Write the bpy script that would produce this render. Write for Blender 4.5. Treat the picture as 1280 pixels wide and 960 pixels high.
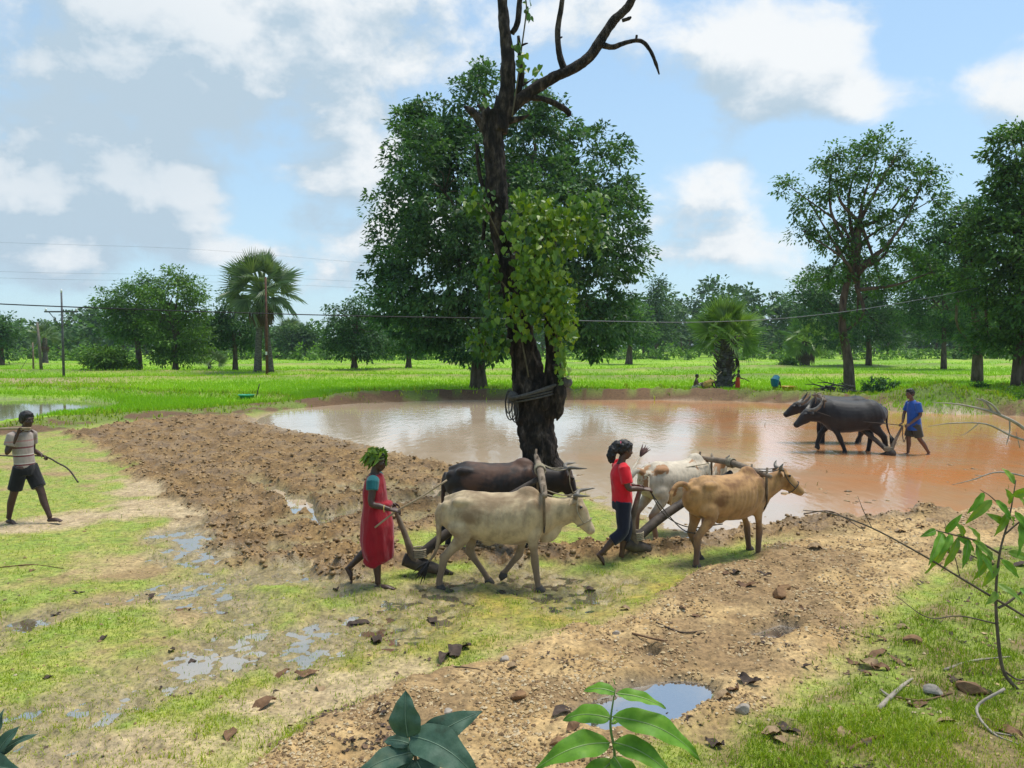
import bpy, bmesh, math, random
import numpy as np
from mathutils import Vector, Matrix

for _o in list(bpy.data.objects):
    bpy.data.objects.remove(_o)
SC = bpy.context.scene
COL = SC.collection
R = math.radians

# ------------------------------------------------------------------ camera
CAM_H, FPX, PITCH = 2.6, 960.0, math.atan(48.0 / 960.0)
cam_data = bpy.data.cameras.new('camera')
cam_data.sensor_width = 36.0
cam_data.lens = 36.0 * FPX / 1280.0
cam_data.clip_start = 0.05
cam_data.clip_end = 5000.0
cam = bpy.data.objects.new('camera', cam_data)
COL.objects.link(cam)
cam.location = (0, 0, CAM_H)
cam.rotation_euler = (math.pi / 2 - PITCH, 0, 0)
SC.camera = cam

# ------------------------------------------------------------------ light
SUN_EL, SUN_AZ = 70.0, 60.0        # azimuth: degrees clockwise from +Y (behind the scene, to the right)
SKY_STRENGTH = 0.125
SUN_STRENGTH, SUN_ANGLE = 2.9, 24.0
SC.view_settings.view_transform = 'Standard'
SC.view_settings.look = 'None'
SC.view_settings.gamma = 1.0
SC.view_settings.use_curve_mapping = False
SC.view_settings.exposure = 0.62


def nd(nt, typ, **kw):
    n = nt.nodes.new(typ)
    for k, v in kw.items():
        if k.startswith('i_'):
            key = k[2:]
            key = int(key) if key.isdigit() else key.replace('_', ' ')
            n.inputs[key].default_value = v
        else:
            setattr(n, k, v)
    return n


def lk(nt, a, b):
    nt.links.new(a, b)


def math_n(nt, op, a, b=None, clamp=False):
    n = nt.nodes.new('ShaderNodeMath')
    n.operation = op
    n.use_clamp = clamp
    for i, v in enumerate((a, b)):
        if v is None:
            continue
        if isinstance(v, (int, float)):
            n.inputs[i].default_value = v
        else:
            nt.links.new(v, n.inputs[i])
    return n.outputs[0]


def mix_c(nt, fac, a, b, blend='MIX'):
    n = nt.nodes.new('ShaderNodeMix')
    n.data_type = 'RGBA'
    n.blend_type = blend
    n.clamp_factor = True
    for sock, v in ((n.inputs[0], fac), (n.inputs[6], a), (n.inputs[7], b)):
        if isinstance(v, (int, float)):
            sock.default_value = v
        elif isinstance(v, tuple):
            sock.default_value = v if len(v) == 4 else (*v, 1.0)
        else:
            nt.links.new(v, sock)
    return n.outputs[2]


def smap(nt, v, a, b, lo=0.0, hi=1.0):
    n = nt.nodes.new('ShaderNodeMapRange')
    n.interpolation_type = 'SMOOTHSTEP'
    nt.links.new(v, n.inputs[0])
    n.inputs[1].default_value = a
    n.inputs[2].default_value = b
    n.inputs[3].default_value = lo
    n.inputs[4].default_value = hi
    return n.outputs[0]


def ray(px, py):
    dx, dz = (px - 640.0) / FPX, (480.0 - py) / FPX
    c, s = math.cos(PITCH), math.sin(PITCH)
    return dx, c + dz * s, dz * c - s


def G(px, py, z=0.0):
    dx, dy, dz = ray(px, py)
    t = (z - CAM_H) / dz
    return Vector((dx * t, dy * t, z))


def W(px, py, Y):
    dx, dy, dz = ray(px, py)
    t = Y / dy
    return Vector((dx * t, Y, CAM_H + dz * t))


# world: Nishita sky with procedural cumulus
world = bpy.data.worlds.new('World')
SC.world = world
world.use_nodes = True
wt = world.node_tree
wt.nodes.clear()
w_out = nd(wt, 'ShaderNodeOutputWorld')
w_bg = nd(wt, 'ShaderNodeBackground')
w_bg.inputs['Strength'].default_value = SKY_STRENGTH
lk(wt, w_bg.outputs[0], w_out.inputs[0])
sky = nd(wt, 'ShaderNodeTexSky')
sky.sky_type = 'NISHITA'
sky.sun_disc = False
sky.sun_elevation = R(SUN_EL)
sky.sun_rotation = R(SUN_AZ)
sky.air_density = 1.0
sky.dust_density = 0.6
sky.ozone_density = 1.5
tc = nd(wt, 'ShaderNodeTexCoord')
nrm = nd(wt, 'ShaderNodeVectorMath', operation='NORMALIZE')
lk(wt, tc.outputs['Generated'], nrm.inputs[0])
sep = nd(wt, 'ShaderNodeSeparateXYZ')
lk(wt, nrm.outputs[0], sep.inputs[0])
def cloud_bank(vec, px, py, rad, amount, zs=1.5):
    d = Vector(ray(px, py)).normalized()
    s = nd(wt, 'ShaderNodeVectorMath', operation='SUBTRACT')
    lk(wt, vec, s.inputs[0])
    s.inputs[1].default_value = d
    m = nd(wt, 'ShaderNodeVectorMath', operation='MULTIPLY')
    lk(wt, s.outputs[0], m.inputs[0])
    m.inputs[1].default_value = (1, 1, zs)
    ln = nd(wt, 'ShaderNodeVectorMath', operation='LENGTH')
    lk(wt, m.outputs[0], ln.inputs[0])
    return smap(wt, ln.outputs['Value'], 0.0, rad, amount, 0.0)


BANKS = ((960, 72, .20, .26, 1.7), (1085, 138, .09, .20, 2.0), (1275, 95, .13, .25, 1.3), (890, 228, .12, .17, 1.8), (445, 185, .10, .19, 1.1), (395, 240, .09, .14, 1.6),
         (380, 35, .36, .25, 2.3), (740, 40, .12, .20, 1.4), (185, 245, .11, .19, 1.4), (30, 270, .12, .18, 1.8), (90, 140, .36, .22, 1.9), (930, 315, .16, .13, 3.0), (580, 300, .2, .08, 3.0), (300, 305, .24, .15, 2.6), (500, 250, .14, .10, 1.5), (820, 290, .14, .11, 2.6), (1180, 200, .12, .06, 2.0), (60, 330, .16, .12, 3.0), (1000, 345, .2, .12, 3.5),
         (1200, 30, .13, -.20, 1.0), (835, 150, .09, -.15, 1.0), (1140, 245, .20, -.16, 1.2), (1000, 185, .09, -.10, 1.5), (330, 270, .10, -.12, 1.5), (700, 180, .16, -.14, 1.0))


def cloud_density(vec):
    sp_ = nd(wt, 'ShaderNodeSeparateXYZ')
    lk(wt, vec, sp_.inputs[0])
    zc = math_n(wt, 'ADD', math_n(wt, 'MAXIMUM', sp_.outputs[2], 0.0), 0.16)
    cmb = nd(wt, 'ShaderNodeCombineXYZ')
    lk(wt, math_n(wt, 'DIVIDE', sp_.outputs[0], zc), cmb.inputs[0])
    lk(wt, math_n(wt, 'DIVIDE', sp_.outputs[1], zc), cmb.inputs[1])
    cmb.inputs[2].default_value = 3.3
    n1 = nd(wt, 'ShaderNodeTexNoise', i_Scale=1.25, i_Detail=4.0, i_Roughness=0.5, i_Distortion=0.1)
    lk(wt, cmb.outputs[0], n1.inputs['Vector'])
    dirs = nd(wt, 'ShaderNodeVectorMath', operation='MULTIPLY')
    lk(wt, vec, dirs.inputs[0])
    dirs.inputs[1].default_value = (1.0, 1.0, 1.5)
    n2 = nd(wt, 'ShaderNodeTexNoise', i_Scale=8.5, i_Detail=9.0, i_Roughness=0.60, i_Distortion=0.2)
    lk(wt, dirs.outputs[0], n2.inputs['Vector'])
    d = math_n(wt, 'ADD', math_n(wt, 'MULTIPLY', n1.outputs[0], 0.30), math_n(wt, 'MULTIPLY', n2.outputs[0], 0.55))
    for bk in BANKS:
        d = math_n(wt, 'ADD', d, cloud_bank(vec, *bk))
    return d


dens = cloud_density(nrm.outputs[0])
offv = nd(wt, 'ShaderNodeVectorMath', operation='ADD')
lk(wt, nrm.outputs[0], offv.inputs[0])
offv.inputs[1].default_value = (.018, 0, .045)
dens2 = cloud_density(offv.outputs[0])
cover = smap(wt, dens, 0.435, 0.60)
lit = smap(wt, math_n(wt, 'SUBTRACT', dens, dens2), -.10, .12)
# a thin bright veil that thickens towards the horizon
veil = smap(wt, sep.outputs[2], -0.02, 0.52, 0.74, 0.42)
grey = cloud_bank(nrm.outputs[0], 100, 150, .40, .55, 1.6)
lit = math_n(wt, 'SUBTRACT', math_n(wt, 'MULTIPLY', lit, .95), grey, True)
cl_col = mix_c(wt, lit, (2.6, 3.3, 3.9), (4.9, 5.05, 5.15))
sky_tint = mix_c(wt, 1.0, sky.outputs[0], (0.85, 1.0, 1.06), 'MULTIPLY')
c_a = mix_c(wt, veil, sky_tint, (2.75, 3.75, 4.45))
c_b = mix_c(wt, cover, c_a, cl_col)
lk(wt, c_b, w_bg.inputs['Color'])

sun_data = bpy.data.lights.new('sun', 'SUN')
sun_data.energy = SUN_STRENGTH
sun_data.angle = R(SUN_ANGLE)
sun_data.color = (1.0, 0.95, 0.86)
sun = bpy.data.objects.new('sun', sun_data)
COL.objects.link(sun)
_sd = Vector((math.sin(R(SUN_AZ)) * math.cos(R(SUN_EL)), math.cos(R(SUN_AZ)) * math.cos(R(SUN_EL)), math.sin(R(SUN_EL))))
sun.rotation_euler = _sd.to_track_quat('Z', 'Y').to_euler()
sun.location = (0, 0, 60)

# ------------------------------------------------------------------ helpers
RNG = np.random.default_rng(7)
random.seed(7)


def tag(o, label=None, cat=None, group=None, kind=None):
    if label:
        o['label'] = label
    if cat:
        o['category'] = cat
    if group:
        o['group'] = group
    if kind:
        o['kind'] = kind
    return o


def link(name, me, parent=None):
    o = bpy.data.objects.new(name, me)
    COL.objects.link(o)
    if parent is not None:
        o.parent = parent
    return o


def empty(name, loc, rz=0.0, label=None, cat=None, group=None):
    o = bpy.data.objects.new(name, None)
    o.empty_display_size = 0.2
    COL.objects.link(o)
    o.location = loc
    o.rotation_euler = (0, 0, rz)
    return tag(o, label, cat, group)


def mesh_np(name, V, F, mat=None, smooth=False, tint=None, mats=None, midx=None):
    """F: (n,k) int array, or a list of such arrays."""
    V = np.asarray(V, dtype=np.float32)
    Fs = F if isinstance(F, list) else [F]
    Fs = [np.asarray(f, dtype=np.int32) for f in Fs if len(f)]
    me = bpy.data.meshes.new(name)
    me.vertices.add(len(V))
    me.vertices.foreach_set('co', V.ravel())
    nl = sum(f.size for f in Fs)
    npoly = sum(len(f) for f in Fs)
    me.loops.add(nl)
    me.loops.foreach_set('vertex_index', np.concatenate([f.ravel() for f in Fs]))
    me.polygons.add(npoly)
    st, o = [], 0
    for f in Fs:
        st.append(o + np.arange(len(f)) * f.shape[1])
        o += f.size
    me.polygons.foreach_set('loop_start', np.concatenate(st).astype(np.int32))
    me.polygons.foreach_set('use_smooth', np.full(npoly, bool(smooth)))
    for m in (mats or ([mat] if mat else [])):
        me.materials.append(m)
    if midx is not None:
        me.polygons.foreach_set('material_index', np.asarray(midx, dtype=np.int32))
    me.update(calc_edges=True)
    if tint is not None:
        a = me.attributes.new('tint', 'FLOAT', 'POINT')
        a.data.foreach_set('value', np.asarray(tint, dtype=np.float32))
    return me


def _hash(ix, iy, iz, seed):
    with np.errstate(over='ignore'):
        h = (ix.astype(np.int64) * 374761393 + iy.astype(np.int64) * 668265263 + iz.astype(np.int64) * 2147483647 + seed * 1274126177) & 0xffffffff
        h = ((h ^ (h >> 13)) * 1274126177) & 0xffffffff
        h = ((h ^ (h >> 16)) * 2246822519) & 0xffffffff
        h = h ^ (h >> 15)
    return (h & 0xffffff) / float(0xffffff)


def vn2(x, y, seed=0):
    x = np.asarray(x, dtype=np.float64); y = np.asarray(y, dtype=np.float64)
    ix, iy = np.floor(x), np.floor(y)
    fx, fy = x - ix, y - iy
    fx = fx * fx * (3 - 2 * fx); fy = fy * fy * (3 - 2 * fy)
    ix = ix.astype(np.int64); iy = iy.astype(np.int64); z = np.zeros_like(ix)
    a = _hash(ix, iy, z, seed); b = _hash(ix + 1, iy, z, seed)
    c = _hash(ix, iy + 1, z, seed); d = _hash(ix + 1, iy + 1, z, seed)
    return (a * (1 - fx) + b * fx) * (1 - fy) + (c * (1 - fx) + d * fx) * fy


def fbm2(x, y, oct=4, seed=0, gain=0.5):
    s, a, t = 0.0, 1.0, 0.0
    x = np.asarray(x, dtype=np.float64); y = np.asarray(y, dtype=np.float64)
    for i in range(oct):
        s = s + a * vn2(x * 2 ** i + 17.3 * i, y * 2 ** i - 9.1 * i, seed + i)
        t += a
        a *= gain
    return s / t


def vn3(p, seed=0):
    p = np.asarray(p, dtype=np.float64)
    i = np.floor(p).astype(np.int64)
    f = p - i
    f = f * f * (3 - 2 * f)
    r = 0.0
    for dx in (0, 1):
        for dy in (0, 1):
            for dz in (0, 1):
                w = (f[:, 0] if dx else 1 - f[:, 0]) * (f[:, 1] if dy else 1 - f[:, 1]) * (f[:, 2] if dz else 1 - f[:, 2])
                r = r + w * _hash(i[:, 0] + dx, i[:, 1] + dy, i[:, 2] + dz, seed)
    return r


def fbm3(p, oct=3, seed=0):
    s, a, t = 0.0, 1.0, 0.0
    for k in range(oct):
        s = s + a * vn3(np.asarray(p) * 2 ** k + 5.7 * k, seed + k)
        t += a
        a *= 0.5
    return s / t


class Geo:
    """Collects closed tubes / ellipsoids; build() makes ONE mesh object, optionally fused by a voxel remesh."""
    def __init__(self):
        self.v, self.f, self.n = [], [], 0

    def add(self, V, F):
        self.v.append(np.asarray(V, dtype=np.float64))
        self.f += [tuple(int(i) + self.n for i in f) for f in F]
        self.n += len(V)
        return self

    def tube(self, pts, rad, n=10, side=(0, 1, 0), cap=True, disp=None, round_ends=False):
        P = np.array([tuple(p) for p in pts], dtype=np.float64)
        m = len(P)
        rr = []
        for r in (rad if isinstance(rad, (list, tuple)) and len(rad) == m else [rad] * m):
            rr.append((r, r) if isinstance(r, (int, float, np.floating)) else r)
        rr = np.array(rr, dtype=np.float64)
        T = np.gradient(P, axis=0) if m > 2 else np.repeat((P[1] - P[0])[None], m, 0)
        T /= np.linalg.norm(T, axis=1)[:, None] + 1e-12
        sd = np.array(side, dtype=np.float64)
        ang = np.arange(n) / n * 2 * math.pi
        V = np.zeros((m * n, 3))
        for i in range(m):
            s = sd - T[i] * sd.dot(T[i])
            l = np.linalg.norm(s)
            if l < 0.15:
                alt = np.array((1.0, 0, 0)) if abs(T[i][0]) < 0.8 else np.array((0, 0, 1.0))
                s = alt - T[i] * alt.dot(T[i])
                l = np.linalg.norm(s)
            s /= l
            sd = s if side is None else np.array(side, dtype=np.float64)
            u = np.cross(T[i], s)
            V[i * n:(i + 1) * n] = P[i] + np.outer(np.cos(ang) * rr[i, 0], s) + np.outer(np.sin(ang) * rr[i, 1], u)
        F = []
        for i in range(m - 1):
            for k in range(n):
                k2 = (k + 1) % n
                F.append((i * n + k, i * n + k2, (i + 1) * n + k2, (i + 1) * n + k))
        if cap:
            F.append(tuple(range(n - 1, -1, -1)))
            F.append(tuple((m - 1) * n + k for k in range(n)))
        if disp is not None:
            V = disp(V, P, n)
        return self.add(V, F)

    def ell(self, c, r, rot=None, n=14, m=9):
        V, F = [], []
        for j in range(1, m):
            th = math.pi * j / m
            for k in range(n):
                a = 2 * math.pi * k / n
                V.append((math.sin(th) * math.cos(a), math.sin(th) * math.sin(a), math.cos(th)))
        V.append((0, 0, 1)); V.append((0, 0, -1))
        top, bot = len(V) - 2, len(V) - 1
        for j in range(m - 2):
            for k in range(n):
                k2 = (k + 1) % n
                F.append((j * n + k, (j + 1) * n + k, (j + 1) * n + k2, j * n + k2))
        for k in range(n):
            k2 = (k + 1) % n
            F.append((top, k, k2))
            F.append((bot, (m - 2) * n + k2, (m - 2) * n + k))
        V = np.array(V) * np.array(r)
        if rot is not None:
            V = V @ np.array(rot).T
        return self.add(V + np.array(tuple(c)), F)

    def box(self, c, h, rot=None):
        V = np.array([(x, y, z) for x in (-1, 1) for y in (-1, 1) for z in (-1, 1)], dtype=float) * np.array(h)
        if rot is not None:
            V = V @ np.array(rot).T
        return self.add(V + np.array(tuple(c)), [(0, 1, 3, 2), (4, 6, 7, 5), (0, 4, 5, 1), (2, 3, 7, 6), (0, 2, 6, 4), (1, 5, 7, 3)])

    def mesh(self, name, mat=None, smooth=True):
        me = bpy.data.meshes.new(name)
        me.from_pydata([tuple(p) for p in np.concatenate(self.v)], [], self.f)
        me.polygons.foreach_set('use_smooth', np.full(len(me.polygons), bool(smooth)))
        if mat:
            me.materials.append(mat)
        me.update()
        return me

    def build(self, name, mat, parent=None, smooth=True, remesh=None, relax=0, noise=None):
        me = self.mesh(name, mat, smooth)
        if remesh:
            me = fuse(me, remesh, relax)
            me.name = name
            if noise:
                amp, sc, seed = noise
                nv = len(me.vertices)
                co = np.empty(nv * 3); me.vertices.foreach_get('co', co); co = co.reshape(-1, 3)
                no = np.empty(nv * 3, dtype=np.float32); me.vertices.foreach_get('normal', no); no = no.reshape(-1, 3)
                co = co + no * ((fbm3(co * np.array(sc), 3, seed) - 0.5) * 2 * amp)[:, None]
                me.vertices.foreach_set('co', co.ravel())
            me.materials.clear()
            me.materials.append(mat)
            me.polygons.foreach_set('use_smooth', np.ones(len(me.polygons), dtype=bool))
            me.update()
        return link(name, me, parent)


def fuse(me, voxel, relax):
    o = bpy.data.objects.new('tmp', me)
    COL.objects.link(o)
    md = o.modifiers.new('r', 'REMESH')
    md.mode = 'VOXEL'
    md.voxel_size = voxel
    if relax:
        ms = o.modifiers.new('s', 'SMOOTH')
        ms.iterations = relax
        ms.factor = 0.5
    dg = bpy.context.evaluated_depsgraph_get()
    out = bpy.data.meshes.new_from_object(o.evaluated_get(dg))
    bpy.data.objects.remove(o)
    return out


def copy_tree(o, parent=None):
    c = o.copy()
    COL.objects.link(c)
    c.parent = parent
    for ch in o.children:
        copy_tree(ch, c)
    return c


def smooth_path(pts, k=6):
    """Catmull-Rom through the points."""
    P = [np.array(tuple(p), dtype=float) for p in pts]
    P = [2 * P[0] - P[1]] + P + [2 * P[-1] - P[-2]]
    out = []
    for i in range(1, len(P) - 2):
        for j in range(k):
            t = j / k
            a, b, c, d = P[i - 1], P[i], P[i + 1], P[i + 2]
            out.append(0.5 * ((2 * b) + (c - a) * t + (2 * a - 5 * b + 4 * c - d) * t * t + (-a + 3 * b - 3 * c + d) * t ** 3))
    out.append(P[-2])
    return out


def lerp_r(r, n):
    r = np.array(r, dtype=float)
    x = np.linspace(0, len(r) - 1, n)
    if r.ndim == 1:
        return list(np.interp(x, np.arange(len(r)), r))
    return [tuple(np.interp(v, np.arange(len(r)), r[:, c]) for c in range(r.shape[1])) for v in x]


# ------------------------------------------------------------------ materials
def bsdf(name):
    m = bpy.data.materials.new(name)
    m.use_nodes = True
    nt = m.node_tree
    p = nt.nodes['Principled BSDF']
    return m, nt, p


def ramp(nt, fac, cols, pos=None):
    r = nt.nodes.new('ShaderNodeValToRGB')
    el = r.color_ramp.elements
    pos = pos or [i / (len(cols) - 1) for i in range(len(cols))]
    while len(el) < len(cols):
        el.new(0.5)
    for e, c, q in zip(el, cols, pos):
        e.position = q
        e.color = (*c, 1.0)
    nt.links.new(fac, r.inputs[0])
    return r.outputs[0]


def noise_n(nt, scale, detail=4.0, rough=0.55, coord='Object', vec=None, stretch=None, dist=0.0):
    if vec is None:
        t = nt.nodes.new('ShaderNodeTexCoord')
        vec = t.outputs[coord]
    if stretch:
        mp = nt.nodes.new('ShaderNodeMapping')
        nt.links.new(vec, mp.inputs[0])
        mp.inputs['Scale'].default_value = stretch
        vec = mp.outputs[0]
    n = nd(nt, 'ShaderNodeTexNoise', i_Scale=scale, i_Detail=detail, i_Roughness=rough, i_Distortion=dist)
    nt.links.new(vec, n.inputs['Vector'])
    return n.outputs[0]


def bump_n(nt, p, h, strength=0.4, dist=0.02):
    b = nt.nodes.new('ShaderNodeBump')
    b.inputs['Strength'].default_value = strength
    b.inputs['Distance'].default_value = dist
    nt.links.new(h, b.inputs['Height'])
    nt.links.new(b.outputs[0], p.inputs['Normal'])


def simple(name, cols, scale=6.0, rough=0.8, bump=0.0, bdist=0.01, stretch=None, pos=None, spec=0.3, coord='Object', bscale=None, detail=5.0):
    m, nt, p = bsdf(name)
    n = noise_n(nt, scale, detail, 0.6, coord, stretch=stretch)
    pos = pos or ([0.3 + 0.4 * i / (len(cols) - 1) for i in range(len(cols))] if len(cols) > 1 else [0.5])
    if len(cols) == 1:
        cols = [tuple(c * 0.8 for c in cols[0]), tuple(min(1, c * 1.2) for c in cols[0])]
        pos = [0.3, 0.7]
    lk(nt, ramp(nt, n, cols, pos), p.inputs['Base Color'])
    p.inputs['Roughness'].default_value = rough
    p.inputs['Specular IOR Level'].default_value = spec
    if bump:
        h = noise_n(nt, bscale or scale * 4, 4.0, 0.6, coord, stretch=stretch)
        bump_n(nt, p, h, bump, bdist)
    return m


def leaf_mat(name, cols, rough=0.45, transl=0.25, spec=0.35, tcol=None):
    """Colour by the 'tint' attribute of each leaf; thin-leaf translucency."""
    m, nt, p = bsdf(name)
    a = nd(nt, 'ShaderNodeAttribute', attribute_name='tint')
    c = ramp(nt, a.outputs['Fac'], cols)
    lk(nt, c, p.inputs['Base Color'])
    p.inputs['Roughness'].default_value = rough
    p.inputs['Specular IOR Level'].default_value = spec
    if transl:
        tr = nd(nt, 'ShaderNodeBsdfTranslucent')
        tcn = mix_c(nt, 1.0, c, tcol or (1.5, 1.6, 0.6), 'MULTIPLY')
        lk(nt, tcn, tr.inputs[0])
        mx = nd(nt, 'ShaderNodeMixShader')
        mx.inputs[0].default_value = transl
        lk(nt, p.outputs[0], mx.inputs[1])
        lk(nt, tr.outputs[0], mx.inputs[2])
        lk(nt, mx.outputs[0], nt.nodes['Material Output'].inputs[0])
    return m
# ------------------------------------------------------------------ the lie of the land
def gp(lst, z=0.0):
    return np.array([tuple(G(a, b, z))[:2] for a, b in lst])


def sst(v, a, b):
    t = np.clip((v - a) / (b - a), 0, 1)
    return t * t * (3 - 2 * t)


def poly_sd(x, y, poly):
    """signed distance, positive inside"""
    ins = np.zeros(x.shape, dtype=bool)
    d2 = np.full(x.shape, 1e18)
    n = len(poly)
    for i in range(n):
        ax, ay = poly[i]
        bx, by = poly[(i + 1) % n]
        cond = (ay > y) != (by > y)
        with np.errstate(divide='ignore', invalid='ignore'):
            xi = (bx - ax) * (y - ay) / (by - ay + 1e-15) + ax
        ins ^= cond & (x < xi)
        ex, ey = bx - ax, by - ay
        t = np.clip(((x - ax) * ex + (y - ay) * ey) / (ex * ex + ey * ey + 1e-12), 0, 1)
        d2 = np.minimum(d2, (x - ax - t * ex) ** 2 + (y - ay - t * ey) ** 2)
    return np.where(ins, 1, -1) * np.sqrt(d2)


def line_d(x, y, pl):
    d2 = np.full(x.shape, 1e18)
    for i in range(len(pl) - 1):
        ax, ay = pl[i]
        bx, by = pl[i + 1]
        ex, ey = bx - ax, by - ay
        t = np.clip(((x - ax) * ex + (y - ay) * ey) / (ex * ex + ey * ey + 1e-12), 0, 1)
        d2 = np.minimum(d2, (x - ax - t * ex) ** 2 + (y - ay - t * ey) ** 2)
    return np.sqrt(d2)


POND = gp([(300, 527), (345, 511), (430, 503), (560, 498.5), (700, 498), (900, 499), (1000, 503), (1150, 511), (1290, 519), (1500, 522), (1700, 560),
           (1450, 640), (1290, 640), (1190, 642), (1080, 648), (1010, 655), (950, 664), (880, 676), (800, 660), (745, 615), (700, 600), (640, 588), (560, 582), (500, 572), (430, 553), (360, 540)])
PLOW = gp([(78, 541), (150, 531), (220, 521), (300, 519), (350, 531), (420, 546), (490, 563), (560, 576), (640, 588), (690, 604), (640, 640), (560, 655), (520, 680), (450, 722), (400, 719), (320, 706), (262, 688), (226, 662),
             (228, 640), (190, 606), (130, 572)])
GRAV = gp([(200, 1010), (330, 930), (450, 876), (560, 838), (650, 806), (720, 786), (810, 756), (880, 712), (960, 692), (1050, 668), (1130, 650), (1210, 640), (1320, 640), (1330, 668), (1210, 690),
           (1150, 760), (1080, 810), (1020, 870), (930, 905), (860, 930), (760, 1000), (640, 1200), (60, 1200)])
RGRASS = gp([(1500, 660), (1240, 690), (1165, 735), (1090, 805), (1020, 872), (930, 908), (860, 935), (800, 1000), (740, 1200), (1700, 1200)])
PUDDLE = gp([(716, 896), (742, 872), (790, 852), (850, 848), (898, 856), (890, 880), (845, 905), (790, 918), (740, 915)])
PUD2 = gp([(800, 820), (812, 812), (826, 818), (815, 826)])
PUD3 = gp([(940, 790), (975, 778), (1010, 785), (985, 800), (950, 800)])
LPOND = gp([(-400, 505), (-100, 497), (30, 496.5), (100, 497.5), (140, 502), (160, 509), (120, 515), (40, 524), (-60, 536), (-300, 548)])
MOSS = gp([(410, 790), (540, 745), (700, 725), (905, 700), (900, 735), (800, 775), (690, 800), (560, 838), (420, 868), (330, 870)])
BANK = gp([(1700, 522), (1500, 520), (1290, 517.2), (1150, 509.4), (1060, 504.4), (1000, 501.6), (900, 497.9), (700, 496.9), (560, 497.3), (430, 501.7), (345, 509.2), (270, 516), (180, 521), (90, 528), (20, 538)])
BUND_L = gp([(345, 503), (250, 499), (170, 497), (140, 493), (60, 491), (-60, 491), (-400, 494)])
BUNDS = [gp([(-300, 482), (60, 480), (200, 478), (330, 477), (430, 474.5), (600, 476), (820, 477), (960, 474), (1130, 474), (1400, 480)]),
         gp([(-300, 466), (80, 468), (300, 470), (420, 467), (560, 466), (760, 467), (900, 462), (1080, 460), (1210, 458), (1500, 462)]),
         gp([(-300, 457), (200, 458), (450, 459), (700, 456), (900, 455), (1200, 452), (1500, 454)])]
TRAIL = gp([(430, 716), (500, 706), (560, 700), (650, 696), (740, 696), (800, 690), (850, 684), (920, 670), (1000, 662), (1080, 653), (1150, 646)])
WETP = [gp([(352, 654), (410, 648), (470, 642)]), gp([(356, 688), (400, 684), (450, 676)]), gp([(400, 618), (470, 612), (540, 612)]), gp([(510, 650), (545, 640), (600, 625)])]
SANDP = gp([(-200, 672), (0, 664), (90, 652), (190, 640), (215, 622), (180, 600)])
SAND2 = gp([(225, 640), (240, 690), (300, 715)])
SAND3 = gp([(60, 965), (190, 915), (330, 880), (470, 858)])
WETS = [gp([(225, 668), (255, 705), (330, 722), (440, 728)]), gp([(60, 765), (170, 742), (240, 735), (330, 765)]), gp([(560, 748), (450, 772), (370, 802), (270, 832), (150, 862), (0, 905), (-150, 950)]),
        gp([(-40, 940), (60, 905), (180, 875)]), gp([(-120, 840), (10, 780)]), gp([(700, 735), (620, 722), (540, 728)])]
MOUND = gp([(1165, 512), (1230, 500), (1330, 492), (1500, 490)])


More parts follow.
